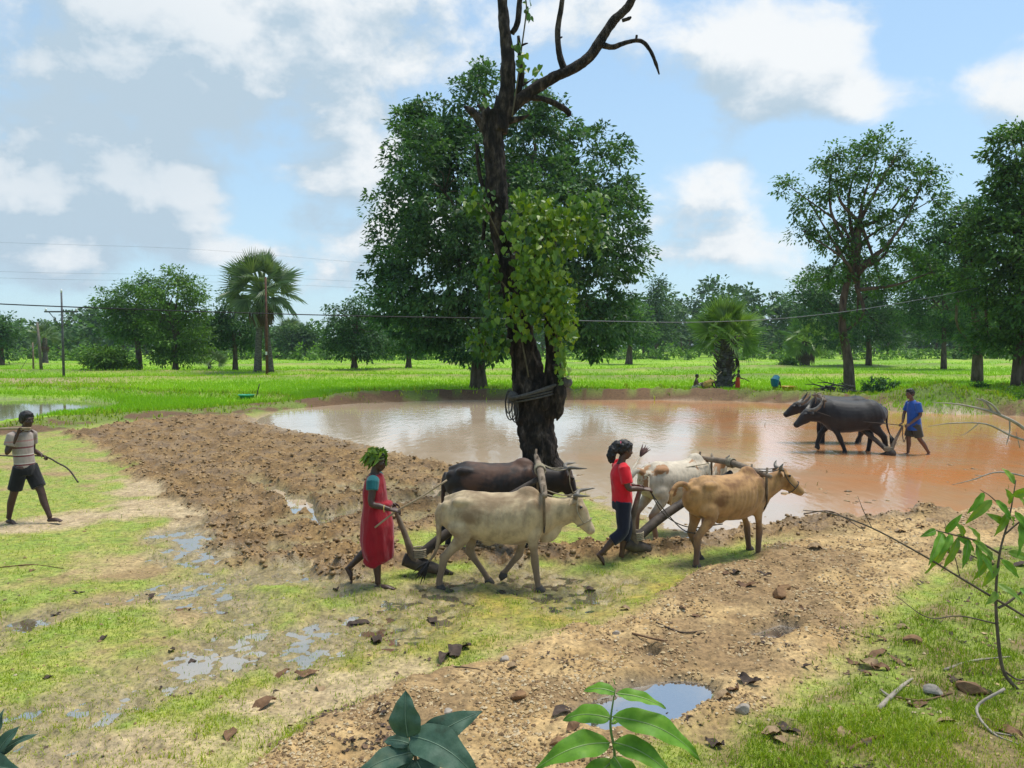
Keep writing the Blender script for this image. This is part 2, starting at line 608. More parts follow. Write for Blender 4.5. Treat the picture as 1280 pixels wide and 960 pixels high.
def zones(x, y):
    x = np.asarray(x, dtype=np.float64); y = np.asarray(y, dtype=np.float64)
    z = {}
    yd = np.clip(y, 3.0, 60.0)
    wa = (fbm2(x * 0.9, y * 0.9, 4, 11) - 0.5)
    wb = (fbm2(x * 3.1, y * 3.1, 3, 23) - 0.5)
    wz = wa * 1.1 + wb * 0.5
    f1 = fbm2(x * 2.2, y * 2.2, 4, 31)
    f2 = fbm2(x * 7.0, y * 7.0, 4, 41)
    f0 = fbm2(x * 0.45, y * 0.45, 4, 51)
    pond = poly_sd(x, y, POND)
    near = sst(y, 26, 16)
    p_in = sst(pond + wz * (0.25 + 1.1 * near), -0.55, 0.9 + 0 * x)
    plow = sst(poly_sd(x, y, PLOW) + wz * 0.9, -0.12, 0.25)
    dtr = line_d(x, y, TRAIL)
    trail = sst(dtr + wz * 0.35, 0.42, 0.22)
    wetp = np.zeros_like(x)
    for l in WETP:
        wetp = np.maximum(wetp, sst(line_d(x, y, l) * 1.0 + wz * 0.5, 0.34, 0.12))
    sdp = poly_sd(x, y, PLOW)
    strip = sst(np.sin(2 * math.pi * (sdp + wz * .5) / 1.25 - .6), .15, .75) * sst(sdp, .6, 1.2) * sst(y, 17.5, 13.0) * sst(x, -6.5, -4.5) * sst(f1, .33, .48)
    wetp = np.maximum(wetp * .6, strip)
    plow = plow * (1 - 0.95 * wetp)
    plow = np.maximum(plow, trail)
    grav = sst(poly_sd(x, y, GRAV) + wz * 0.55, -0.12, 0.2)
    rg = sst(poly_sd(x, y, RGRASS) + wz * 0.5, -0.12, 0.2)
    grav = grav * (1 - rg)
    pud = np.maximum(sst(poly_sd(x, y, PUDDLE) + wb * 0.12, -0.10, 0.10), sst(poly_sd(x, y, PUD2), -0.05, 0.04))
    pud = np.maximum(pud, 0.8 * sst(poly_sd(x, y, PUD3) + wb * 0.1, -0.08, 0.06))
    lp = sst(poly_sd(x, y, LPOND) + wz * 0.4, -0.3, 0.5)
    sand3 = sst(line_d(x, y, SAND3) + wz * 1.2, 0.5, 0.05)
    moss = sst(poly_sd(x, y, MOSS) + wz * 0.6, -0.25, 0.3) * (1 - grav) * (1 - plow)
    sand = np.maximum(sst(line_d(x, y, SANDP) + wz * 1.4, 0.80, 0.2), sst(line_d(x, y, SAND2) + wz * 0.9, 0.4, 0.05))
    sand = np.maximum(sand, .85 * sand3)
    wet = np.zeros_like(x)
    for l in WETS:
        wet = np.maximum(wet, sst(line_d(x, y, l) * 1.0 + wz * 1.3, 0.80, 0.05))
    wet = np.maximum(wet, wetp)
    wet = wet * (1 - grav) * (1 - rg)
    dbk = line_d(x, y, BANK)
    leftish = sst(x, -10.0, -6.5)
    bank = np.exp(-((dbk / 0.85) ** 2)) * (0.75 + 0.6 * f1)
    bankw = sst(dbk + wz * .4, 1.75, 1.0)
    dbl = line_d(x, y, BUND_L)
    bundl = np.exp(-((dbl / 0.7) ** 2)) * (0.7 + 0.5 * f1)
    bnd = np.zeros_like(x)
    for b in BUNDS:
        bnd = np.maximum(bnd, np.exp(-((line_d(x, y, b) / (0.9 + 0.016 * yd)) ** 2)))
    mound = sst(line_d(x, y, MOUND), 3.0, 0.3) * sst(y, 24, 30)
    # far side of the bank: paddy fields
    bx, by = BANK[::-1, 0], BANK[::-1, 1]
    ybank = np.interp(x, bx, by)
    beyond = sst(y - ybank, -0.2, 1.2)
    beyond = np.where(x < bx[0], sst(y - by[0], 0, 2), beyond)
    paddy = beyond * (1 - bank.clip(0, 1)) * (1 - bundl.clip(0, 1)) * (1 - lp) * (1 - 0.75 * bnd) * (1 - mound)
    dryl = sst(np.hypot((x - G(70, 483).x) / 7.0, (y - G(70, 483).y) / 3.0) + wz * 0.5, 1.2, 0.5)
    # ---- height
    h = 0.05 * (f0 - 0.5) + 0.03 * (f1 - 0.5) + 0.014 * (f2 - 0.5) + 0.02
    clod = np.abs(fbm2(x * 4.6 + wz, y * 4.6, 4, 61, 0.6) - 0.5) * 2
    fur = 0.5 + 0.5 * np.sin((sdp + wz * .35) * 2 * math.pi / 0.62)
    cl2 = np.abs(fbm2(x * 9.5 + wz * 2, y * 7.5, 3, 67, 0.6) - 0.5) * 2
    h = h + plow * (1 - p_in) * (-0.01 + 0.12 * clod * (0.4 + 0.6 * f1) + 0.11 * cl2 + 0.065 * fur)
    h = h + trail * 0.03
    h = h + grav * (0.06 + 0.09 * (f0 - 0.3) + 0.11 * (f1 - 0.5) + 0.06 * (f2 - 0.5))
    h = h + rg * (0.06 + 0.05 * (f1 - 0.4))
    h = h - wet * (0.040 + 0.03 * (f1 - 0.42)) - wetp * .03 + (wet > 0.02) * np.clip(wet * 3, 0, 1) * (0.075 * (f2 - 0.5) + 0.05 * (fbm2(x * 15, y * 15, 2, 81) - .5))
    h = h - p_in * (0.10 + 0.0 * x) - sst(pond, 0.3, 2.5) * 0.22
    h = h + sst(p_in, 0.15, 0.5) * sst(p_in, 1.0, 0.7) * plow * 0.13 * clod
    h = h * (1 - pud) + pud * (-0.085)
    h = h + (0.10 + 0.34 * leftish) * bank * (1 - p_in) + 0.25 * bundl + 0.10 * beyond * (1 - lp) + 0.34 * bnd * beyond + 0.45 * mound * (0.6 + 0.8 * f1)
    h = h - lp * (0.30)
    h = h + paddy * 0.10 * (fbm2(x * 1.3, y * 1.3, 3, 71) - 0.5)
    # land rises gently towards the road the camera stands on
    z.update(h=h, pond=p_in, plow=plow * (1 - p_in * 0.6), trail=trail, grav=grav * (1 - pud), rg=rg, pud=pud, lp=lp, moss=moss, sand=sand, wet=wet, bank=bank, bundl=bundl,
             bankw=bankw, leftish=leftish, bnd=bnd, beyond=beyond, paddy=paddy, mound=mound, dryl=dryl, f0=f0, f1=f1, f2=f2, wz=wz, clod=clod, wa=wa, wb=wb, fur=fur)
    gr = (1 - plow) * (1 - grav) * (1 - rg) * (1 - p_in) * (1 - sand * 0.85) * (1 - wet * 0.75) * (1 - pud) * (1 - beyond)
    gr = gr * (1 - .55 * moss) * (1 - sst(x, 2.8, 4.2) * sst(y, 8.3, 9.3))
    z['lgrass'] = np.clip(gr * sst(f0 * 0.6 + f1 * 0.55, 0.31, 0.55), 0, 1)
    return z


def hgt(x, y):
    return float(zones(np.array([x]), np.array([y]))['h'][0])


WATER_Z = -0.035


def build_ground():
    v = np.arange(8.5, 640.0, 1.3)
    ys = CAM_H * FPX / v[::-1]
    ys = np.concatenate([np.linspace(ys[0] - 0.25, -1.5, 14)[::-1][:-1], ys]) if ys[0] > 0 else ys
    ys = np.concatenate([[-80, -40, -15, -5], np.sort(ys), [340, 420, 550, 750, 1000]])
    u = np.linspace(-0.80, 0.80, 570)
    ext = np.array([0.83, 0.88, 0.96, 1.1, 1.4, 2, 3.5, 7, 20])
    u = np.concatenate([-ext[::-1], u, ext])
    sc = np.maximum(ys + 2.0, 4.0)
    X = u[None, :] * sc[:, None]
    X = np.clip(X, -900, 900) + np.where(np.abs(u[None, :]) > 0.82, u[None, :] * 0.5, 0)
    Y = np.repeat(ys[:, None], len(u), 1)
    shp = X.shape
    x, y = X.ravel(), Y.ravel()
    z = zones(x, y)
    n = lambda s, sd, o=3: fbm2(x * s, y * s, o, sd)
    C = np.zeros((len(x), 3))

    def blend(w, c):
        nonlocal C
        w = np.clip(w, 0, 1)[:, None]
        C = C * (1 - w) + np.array(c) * w if np.ndim(c) == 1 else C * (1 - w) + c * w

    def two(a, b, t):
        t = np.clip(t, 0, 1)[:, None]
        return np.array(a) * (1 - t) + np.array(b) * t
    g1, g2 = n(1.7, 101), n(6.0, 105)
    blend(np.ones_like(x), two((.37, .265, .125), (.28, .19, .085), sst(g1, .35, .65)))                 # damp sandy earth
    blend(z['lgrass'] * 0.85, two((.27, .30, .05), (.20, .29, .035), sst(g2, .35, .65)))
    blend(z['moss'] * (0.35 + 0.65 * sst(g1, .3, .6)), two((.31, .24, .045), (.22, .22, .03), sst(g2, .3, .7)))
    blend(z['sand'] * .9, two((.47, .36, .215), (.38, .28, .16), sst(g2, .3, .7)))
    blend(z['wet'] * .8, two((.30, .23, .12), (.22, .17, .075), sst(g2, .3, .7)))
    blend(z['grav'], two((.46, .315, .145), (.35, .225, .095), sst(n(3.3, 111), .3, .7)))
    blend(z['grav'] * sst(n(1.1, 117, 4), .50, .62) * .7, (.20, .125, .06))
    blend(z['rg'], two((.20, .15, .06), (.19, .23, .035), sst(n(2.5, 113), .32, .56)))
    blend(z['plow'], two((.245, .150, .058), (.150, .088, .033), sst(n(5.0, 115), .32, .68)))
    blend(z['pond'] * (1 - z['plow'] * .5), (.34, .23, .13))
    blend(z['pud'], (.14, .10, .06))
    pad = two((.25, .41, .014), (.17, .32, .012), sst(n(0.12, 121), .4, .62))
    pad = pad * (0.85 + 0.3 * n(0.9, 123))[:, None]
    dist = sst(y, 85, 140)
    blend(z['beyond'], pad)
    blend(z['beyond'] * z['bnd'] * .8 * (1 - .5 * dist), two((.12, .13, .03), (.27, .19, .09), sst(n(.5, 125), .42, .60)))
    blend(z['beyond'] * z['dryl'], (.33, .25, .14))
    # patches of standing water / pale stubble between the far plots
    blend(z['bankw'], two((.125, .070, .032), (.14, .18, .03), sst(n(1.2, 131) + 0.5 * (z['h'] - .33) + .16 * (1 - z['leftish']), .52, .62)))
    blend(np.clip(z['bundl'] * 1.1, 0, 1), two((.22, .17, .075), (.16, .25, .03), sst(n(1.0, 133), .36, .50)))
    blend(z['mound'], two((.10, .15, .022), (.26, .18, .085), sst(n(.9, 135), .42, .58)))
    blend(z['lp'], (.26, .23, .13))
    wetness = np.clip(z['wet'] * .9 + z['pond'] * 1.0 + z['pud'] + z['lp'] + .25 * z['moss'] + .55 * z['plow'] * sst(n(2.0, 141), .40, .65), 0, 1) * (1 - z['bankw'])
    V = np.stack([x, y, z['h']], 1)
    r, c = shp
    idx = np.arange(r * c).reshape(r, c)
    F = np.stack([idx[:-1, :-1], idx[:-1, 1:], idx[1:, 1:], idx[1:, :-1]], -1).reshape(-1, 4)
    me = mesh_np('ground', V, F, None, True)
    a = me.attributes.new('gcol', 'FLOAT_COLOR', 'POINT')
    a.data.foreach_set('color', np.concatenate([C, np.ones((len(C), 1))], 1).astype(np.float32).ravel())
    a = me.attributes.new('wet', 'FLOAT', 'POINT')
    a.data.foreach_set('value', wetness.astype(np.float32))
    m, nt, p = bsdf('earth_and_grass')
    col = nd(nt, 'ShaderNodeAttribute', attribute_name='gcol')
    we = nd(nt, 'ShaderNodeAttribute', attribute_name='wet')
    fine = noise_n(nt, 26.0, 6.0, 0.65)
    sp = noise_n(nt, 90.0, 3.0, 0.6)
    mid = noise_n(nt, 9.0, 5.0, 0.6)
    k1 = ramp(nt, mid, [(.70, .69, .67), (1, 1, 1), (1.22, 1.21, 1.19)], [.32, .5, .68])
    k = mix_c(nt, 1.0, k1, ramp(nt, fine, [(.42, .41, .40), (1, 1, 1), (1.5, 1.48, 1.42)], [.28, .5, .74]), 'MULTIPLY')
    c1 = mix_c(nt, 1.0, col.outputs['Color'], k, 'MULTIPLY')
    c2 = mix_c(nt, smap(nt, sp, .60, .72, 0, .35), c1, (.10, .07, .045))
    lk(nt, c2, p.inputs['Base Color'])
    lk(nt, smap(nt, we.outputs['Fac'], 0.1, 0.9, .92, .30), p.inputs['Roughness'])
    p.inputs['Specular IOR Level'].default_value = 0.4
    bump_n(nt, p, math_n(nt, 'ADD', fine, math_n(nt, 'MULTIPLY', sp, .5)), .55, .02)
    me.materials.append(m)
    tag(link('ground', me), kind='structure')


build_ground()


def water_sheet(name, x0, x1, y0, y1, z, mat):
    me = mesh_np(name, [(x0, y0, z), (x1, y0, z), (x1, y1, z), (x0, y1, z)], np.array([[0, 1, 2, 3]]), mat)
    return tag(link(name, me), kind='structure')


def water_mat(name, c1, c2, cscale, rip=(0.10, 0.02), orange=None, rough=.04, stretch=(1, .35, 1), ior=1.36):
    m, nt, p = bsdf(name)
    t = nd(nt, 'ShaderNodeTexCoord')
    n = noise_n(nt, cscale, 5.0, .55, 'Object', dist=.4)
    c = ramp(nt, n, [c1, c2], [.36, .64])
    if orange:
        sx = nd(nt, 'ShaderNodeSeparateXYZ')
        lk(nt, t.outputs['Object'], sx.inputs[0])
        w = math_n(nt, 'ADD', sx.outputs[0], math_n(nt, 'MULTIPLY', math_n(nt, 'SUBTRACT', noise_n(nt, .16, 4.0, .6), .5), 16.0))
        c = mix_c(nt, smap(nt, w, 1.0, 9.0), c, ramp(nt, n, orange, [.38, .62]))
    lk(nt, c, p.inputs['Base Color'])
    p.inputs['Roughness'].default_value = rough
    p.inputs['IOR'].default_value = ior
    h1 = noise_n(nt, 4.5, 3.0, .5, 'Object', stretch=stretch)
    h2 = noise_n(nt, 13.0, 3.0, .5, 'Object', stretch=stretch)
    bump_n(nt, p, math_n(nt, 'ADD', h1, math_n(nt, 'MULTIPLY', h2, .4)), rip[0], rip[1])
    return m


M_POND = water_mat('muddy_pond_water', (.52, .40, .28), (.44, .33, .22), .35, (.24, .03), [(.55, .22, .08), (.48, .27, .14)], .04, ior=1.6)
def shallow_mat(name, tint, ior, rip, rough=.02, milky=.15, mcol=(.36, .30, .20), mirror=.2):
    # a film of water: the mud shows through, the sky is mirrored at a low angle
    m, nt, p = bsdf(name)
    nt.nodes.remove(p)
    fr = nd(nt, 'ShaderNodeFresnel')
    fr.inputs['IOR'].default_value = ior
    gl = nd(nt, 'ShaderNodeBsdfGlossy')
    gl.inputs['Roughness'].default_value = rough
    gl.inputs['Color'].default_value = (1, 1, 1, 1)
    trn = nd(nt, 'ShaderNodeBsdfTransparent')
    trn.inputs[0].default_value = (*tint, 1)
    df = nd(nt, 'ShaderNodeBsdfDiffuse')
    df.inputs[0].default_value = (*mcol, 1)
    h = noise_n(nt, 6.0, 3.0, .5)
    bp = nd(nt, 'ShaderNodeBump')
    bp.inputs['Strength'].default_value = rip
    bp.inputs['Distance'].default_value = .01
    lk(nt, h, bp.inputs['Height'])
    lk(nt, bp.outputs[0], gl.inputs['Normal'])
    lk(nt, bp.outputs[0], fr.inputs['Normal'])
    a = nd(nt, 'ShaderNodeMixShader')
    a.inputs[0].default_value = milky
    lk(nt, trn.outputs[0], a.inputs[1]); lk(nt, df.outputs[0], a.inputs[2])
    b = nd(nt, 'ShaderNodeMixShader')
    lk(nt, math_n(nt, 'ADD', fr.outputs[0], mirror, True), b.inputs[0]); lk(nt, a.outputs[0], b.inputs[1]); lk(nt, gl.outputs[0], b.inputs[2])
    lk(nt, b.outputs[0], nt.nodes['Material Output'].inputs[0])
    return m


M_FLOOD = water_mat('thin_flood_water', (.36, .31, .22), (.27, .22, .13), 2.0, (.05, .01), ior=1.9)
M_PUD = water_mat('puddle_water', (.22, .20, .18), (.17, .15, .13), 2.0, (.02, .006), ior=2.2, rough=.01)
M_FLOOD = shallow_mat('thin_flood_film', (.85, .82, .74), 2.0, .05, .02, .25, (.40, .35, .25), .26)
M_PUD = shallow_mat('clear_puddle_film', (.7, .66, .6), 2.2, .02, .01, .3, (.30, .27, .24), .32)
M_LP = water_mat('still_field_water', (.24, .215, .12), (.19, .18, .09), .5, (.06, .01), ior=1.45)
def water_outline(name, pts, z, mat):
    me = bpy.data.meshes.new(name)
    me.from_pydata([(a, b, z) for a, b in pts], [], [tuple(range(len(pts)))])
    me.materials.append(mat)
    return tag(link(name, me), kind='structure')


water_outline('pond', [(-14.5, 12.3), (-1.0, 12.3), (-1.0, 9.6), (75, 9.6), (75, 45), (-14.5, 45)], WATER_Z, M_POND)
water_outline('flood_water', [(-14.5, 2.0), (.9, 2.0), (.9, 3.5), (0.0, 3.5), (0.0, 7.7), (.9, 7.7), (.9, 9.596), (-1.004, 9.596), (-1.004, 12.296), (-14.5, 12.296)], WATER_Z + .004, M_FLOOD)
water_sheet('puddle', 0.004, 3.2, 3.6, 7.6, WATER_Z + .010, M_PUD)
water_sheet('field_pond', -60, -14.8, 22, 40, WATER_Z - .04, M_LP)


# ------------------------------------------------------------------ grass, clods, gravel: nobody could count them
def sample_px(n, x0, x1, y0, y1):
    px = RNG.uniform(x0, x1, n); py = RNG.uniform(y0, y1, n)
    dx, dz = (px - 640.0) / FPX, (480.0 - py) / FPX
    c, s = math.cos(PITCH), math.sin(PITCH)
    t = -CAM_H / (dz * c - s)
    return dx * t, (c + dz * s) * t


def blades(name, x, y, z, hgt_, wid, mat, lean=.5, tint=None, plain=False):
    n = len(x)
    a = RNG.uniform(0, 2 * math.pi, n)
    la = RNG.uniform(0, 2 * math.pi, n)
    ln = RNG.uniform(0.15, 1.0, n) * lean
    s = np.stack([np.cos(a), np.sin(a), np.zeros(n)], 1) * (wid / 2)[:, None]
    L = np.stack([np.cos(la) * ln, np.sin(la) * ln, np.zeros(n)], 1)
    B = np.stack([x, y, z - .006], 1)
    up = np.zeros((n, 3)); up[:, 2] = 1
    h = hgt_[:, None]
    M_ = B + up * h * .55 + L * h * .35
    T_ = B + up * h * (1 - .25 * ln[:, None]) + L * h
    if plain:
        i = np.arange(n)[:, None] * 3
        me = mesh_np(name, np.stack([B - s, B + s, T_], 1).reshape(-1, 3), np.concatenate([i, i + 1, i + 2], 1), mat, False, np.repeat(tint, 3))
        return link(name, me)
    V = np.stack([B - s, B + s, M_ + s * .75, M_ - s * .75, T_], 1).reshape(-1, 3)
    i = np.arange(n)[:, None] * 5
    t = np.repeat(tint if tint is not None else RNG.uniform(0, 1, n), 5)
    me = mesh_np(name, V, [np.concatenate([i, i + 1, i + 2, i + 3], 1), np.concatenate([i + 3, i + 2, i + 4], 1)], mat, False, t)
    return link(name, me)


M_GRASS = leaf_mat('short_grass', [(.14, .22, .014), (.26, .37, .018), (.40, .47, .03), (.48, .45, .09)], .55, .3, .25, (1.25, 1.25, .6))
M_PADDY = leaf_mat('paddy_seedlings', [(.19, .38, .010), (.28, .50, .015), (.40, .58, .022)], .5, .3, .25, (1.2, 1.25, .5))


def near_grass():
    x, y = sample_px(420000, -260, 1540, 545, 1150)
    z = zones(x, y)
    d = z['lgrass'] * (0.55 + 0.75 * sst(z['f1'], .42, .6)) + .42 * z['moss'] * sst(z['f2'], .44, .60) + .22 * z['wet'] * sst(z['f2'], .48, .6) + .05 * (1 - z['plow']) * (1 - z['grav'])
    cl = vn2(x * 5.0, y * 5.0, 301)
    rgd = 1.0 * z['rg'] * (0.30 + 0.85 * sst(cl, .30, .65)) * (0.35 + .8 * sst(z['f1'], .36, .54))
    fg = vn2(x * 2.1, y * 2.1, 303) * sst(vn2(x * 9, y * 9, 305), .55, .8)
    d = d * (1 - z['rg']) + rgd + .10 * z['grav'] * sst(vn2(x * 1.3, y * 1.3, 307), .62, .8) * sst(cl, .5, .8)
    d = d * (1 - z['pud']) * (1 - z['plow'] * .97) * (1 - sst(z['pond'], .2, .5) * .985)
    k = RNG.uniform(0, 1, len(x)) < d * .72
    x, y = x[k], y[k]
    z = {q: w[k] for q, w in z.items()}
    h = (.018 + .03 * RNG.uniform(0, 1, len(x)) ** 1.5) * (0.6 + 0.9 * fg[k]) + .035 * z['rg'] * RNG.uniform(.2, 1, len(x)) * (0.5 + cl[k])
    h = h + (RNG.uniform(0, 1, len(x)) < .015) * .05
    w = .0035 + .0006 * y * RNG.uniform(.5, 1.1, len(x))
    t = np.clip(.42 + .3 * (z['f0'] - .5) * 2 + .25 * RNG.normal(0, 1, len(x)) * .8 - .12 * z['rg'] + .12 * z['moss'], 0, 1)
    zz = np.maximum(z['h'], WATER_Z)
    nr = y < 8.0
    o = blades('meadow_grass', x[nr], y[nr], zz[nr], (h * (1 + .02 * y))[nr], w[nr], M_GRASS, .9, t[nr])
    tag(o, 'short yellow green grass growing on the wet foreground ground', 'grass', kind='stuff')
    nr = ~nr
    o = blades('meadow_grass', x[nr], y[nr], zz[nr], (h * (1 + .02 * y))[nr], w[nr] * 1.1, M_GRASS, .9, t[nr], True)
    tag(o, 'short green grass growing farther off around the animals and the boy', 'grass', kind='stuff')
    print('near grass', len(x))


near_grass()


def paddy():
    x, y = sample_px(330000, -200, 1480, 447, 524)
    z = zones(x, y)
    d = z['paddy'] + .35 * z['beyond'] * (1 - z['lp']) * (1 - z['leftish']) + .5 * z['bundl'] + .8 * z['mound'] + .3 * z['bank'] * z['beyond'] * z['leftish']
    k = (RNG.uniform(0, 1, len(x)) < d * (.85 - .55 * sst(y, 60, 110))) & (y < 150)
    x, y = x[k], y[k]
    h = z['h'][k]
    nn = len(x)
    t = np.clip(.25 + .9 * (fbm2(x * .09, y * .09, 3, 321) - .2) * .9 + RNG.normal(0, .12, nn), 0, 1)
    o = blades('paddy_seedlings', x, y, h, RNG.uniform(.10, .22, nn), .014 + .0009 * y, M_PADDY, .6, t, True)
    tag(o, 'bright green young paddy growing in the fields beyond the bank', 'paddy', kind='stuff')
    # rough weeds along the pond bank
    x, y = sample_px(200000, -300, 1560, 484, 545)
    z = zones(x, y)
    d = (np.clip(z['bank'], 0, 1) * (.25 + .3 * z['leftish']) * sst(fbm2(x * 1.2, y * 1.2, 3, 131) , .46, .6) + np.clip(z['bundl'], 0, 1) * .5 + .6 * z['mound']) * (1 - z['pond'])
    k = RNG.uniform(0, 1, len(x)) < d
    x, y, h = x[k], y[k], z['h'][k]
    nn = len(x)
    o = blades('bank_weeds', x, y, h, RNG.uniform(.06, .30, nn) * (0.3 + vn2(x * 1.5, y * 1.5, 333)), .012 + .0012 * y, M_GRASS, .9, np.clip(RNG.normal(.3, .2, nn), 0, 1))
    tag(o, 'rough weeds and grass growing along the earth bank of the pond', 'weeds', kind='stuff')
    print('paddy', nn)


paddy()


def lumps(name, x, y, z, size, mat, label, cat, flat=.7, sink=.3, small=False, smooth=False):
    """small broken stones or clods: jittered octahedra cut once"""
    base = []
    bm = bmesh.new()
    bmesh.ops.create_icosphere(bm, subdivisions=1, radius=1.0)
    bv = np.array([tuple(v.co) for v in bm.verts])
    bf = np.array([[v.index for v in f.verts] for f in bm.faces])
    bm.free()
    if small:
        bv = np.array([(1, 0, 0), (0, 1, 0), (-1, 0, 0), (0, -1, 0), (0, 0, 1.), (0, 0, -1)])
        bf = np.array([(0, 1, 4), (1, 2, 4), (2, 3, 4), (3, 0, 4), (1, 0, 5), (2, 1, 5), (3, 2, 5), (0, 3, 5)])
    n = len(x)
    nv = len(bv)
    V = np.repeat(bv[None], n, 0) * RNG.uniform(.62, 1.25, (n, nv, 1))
    V = V * np.stack([RNG.uniform(.7, 1.3, n), RNG.uniform(.7, 1.3, n), RNG.uniform(.6, 1.1, n) * flat], 1)[:, None, :]
    a = RNG.uniform(0, 6.283, n)
    ca, sa = np.cos(a)[:, None], np.sin(a)[:, None]
    V = np.stack([V[..., 0] * ca - V[..., 1] * sa, V[..., 0] * sa + V[..., 1] * ca, V[..., 2]], -1)
    V = V * size[:, None, None]
    V = V + np.stack([x, y, z + size * flat * (.5 - sink)], 1)[:, None, :]
    F = (bf[None] + (np.arange(n) * nv)[:, None, None]).reshape(-1, 3)
    me = mesh_np(name, V.reshape(-1, 3), F, mat, smooth, np.repeat(RNG.uniform(0, 1, n), nv))
    return tag(link(name, me), label, cat, kind='stuff')


def tint_mat(name, cols, rough, spec=.3, bump=0.0):
    m = leaf_mat(name, cols, rough, 0, spec)
    if bump:
        nt = m.node_tree
        bump_n(nt, nt.nodes['Principled BSDF'], noise_n(nt, 40, 4), bump, .01)
    return m


M_CLOD = tint_mat('wet_clods', [(.165, .098, .038), (.245, .150, .060), (.34, .22, .095)], .52, .45, .7)
M_STONE = tint_mat('laterite_gravel', [(.15, .09, .045), (.32, .205, .095), (.47, .33, .16), (.52, .42, .27)], .8, .3, .5)


def clods():
    x, y = sample_px(150000, 40, 1180, 512, 735)
    z = zones(x, y)
    d = z['plow'] * (1 - .9 * sst(z['pond'], .5, .9)) * (.10 + .55 * sst(z['clod'], .15, .5) + .5 * z['fur']) + .05 * z['pond'] * sst(y, 18, 13) * (1 - sst(z['pond'], .9, 1.0))
    k = RNG.uniform(0, 1, len(x)) < d * .45
    x, y, h = x[k], y[k], z['h'][k]
    lumps('ploughed_clods', x, y, np.maximum(h, WATER_Z - .01), (.008 + .034 * RNG.uniform(0, 1, len(x)) ** 3) * (.55 + .04 * y), M_CLOD, 'clods of wet brown earth turned up by the ploughs', 'clods', .75, .30, False, True)
    print('clods', len(x))
    x, y = sample_px(150000, -60, 1400, 630, 1100)
    z = zones(x, y)
    d = z['grav'] * (.12 + .88 * sst(vn2(x * 3, y * 3, 341), .3, .65)) + .012 + .05 * z['rg']
    k = RNG.uniform(0, 1, len(x)) < d * .50
    x, y, h = x[k], y[k], z['h'][k]
    s = .005 + .011 * RNG.uniform(0, 1, len(x)) ** 2.5 + .0009 * y
    lumps('gravel', x, y, h, s, M_STONE, 'loose orange brown gravel spread over the foreground track', 'gravel', .75, .2, True)
    print('gravel', len(x))
    # dark bits of rotten leaf in the wet hollows
    x, y = sample_px(60000, -60, 1400, 640, 1100)
    z = zones(x, y)
    d = (z['grav'] + 1.3 * z['rg'] + .12) * sst(vn2(x * 2.3, y * 2.3, 351), .55, .75) * sst(vn2(x * 9, y * 9, 353), .4, .7)
    k = RNG.uniform(0, 1, len(x)) < d * .5
    x, y, h = x[k], y[k], np.maximum(z['h'][k], WATER_Z)
    n = len(x)
    a = RNG.uniform(0, 6.283, n)
    D = np.stack([np.cos(a), np.sin(a), RNG.uniform(-.1, .35, n)], 1)
    D /= np.linalg.norm(D, axis=1)[:, None]
    N = np.stack([RNG.normal(0, .35, n), RNG.normal(0, .35, n), np.ones(n)], 1)
    S = np.cross(D, N); S /= np.linalg.norm(S, axis=1)[:, None]
    L = RNG.uniform(.015, .06, n)[:, None]
    w = L * RNG.uniform(.25, .7, (n, 1))
    C = np.stack([x, y, h + .004], 1)
    V = np.stack([C, C + D * L * .4 + S * w * .5 + [0, 0, .006], C + D * L, C + D * L * .4 - S * w * .5 + [0, 0, .004]], 1).reshape(-1, 3)
    i = np.arange(n)[:, None] * 4
    mt = tint_mat('rotten_leaf_bits', [(.02, .013, .010), (.07, .042, .028), (.17, .10, .055)], .7)
    tag(link('leaf_litter', mesh_np('leaf_litter', V, np.concatenate([i, i + 1, i + 2, i + 3], 1), mt, False, np.repeat(RNG.uniform(0, 1, n), 4))), 'dark bits of rotten leaf strewn over the gravel and grass', 'litter', kind='stuff')


clods()


def pond_bits():
    x, y = sample_px(9000, 760, 1420, 512, 668)
    z = zones(x, y)
    cl = sst(vn2(x * .9, y * .9, 361), .55, .8) * sst(vn2(x * 3.2, y * 3.2, 363), .4, .7) * (.25 + .75 * sst(y, 17, 12))
    k = (RNG.uniform(0, 1, len(x)) < .30 * cl) & (z['h'] < WATER_Z) & (z['pond'] > .6)
    x, y = x[k], y[k]
    n = len(x)
    o = blades('pond_stubble', x, y, np.full(n, WATER_Z - .03), RNG.uniform(.05, .20, n), .008 + .0006 * y, tint_mat('stubble', [(.07, .05, .02), (.16, .15, .04), (.25, .27, .06)], .7), .9, RNG.uniform(0, 1, n))
    tag(o, 'sparse dead stubble sticking out of the muddy pond', 'stubble', kind='stuff')
    x, y = sample_px(7000, 560, 1420, 540, 672)
    z = zones(x, y)
    k = (RNG.uniform(0, 1, len(x)) < .16 * sst(vn2(x * .8, y * .8, 371), .5, .75) * sst(y, 20, 12.5)) & (z['h'] < WATER_Z) & (z['pond'] > .4)
    x, y = x[k], y[k]
    lumps('mud_lumps', x, y, np.full(len(x), WATER_Z - .012), RNG.uniform(.02, .07, len(x)), M_CLOD, 'lumps of mud breaking the surface of the pond near its shore', 'mud', .5, .3, False, True)


pond_bits()
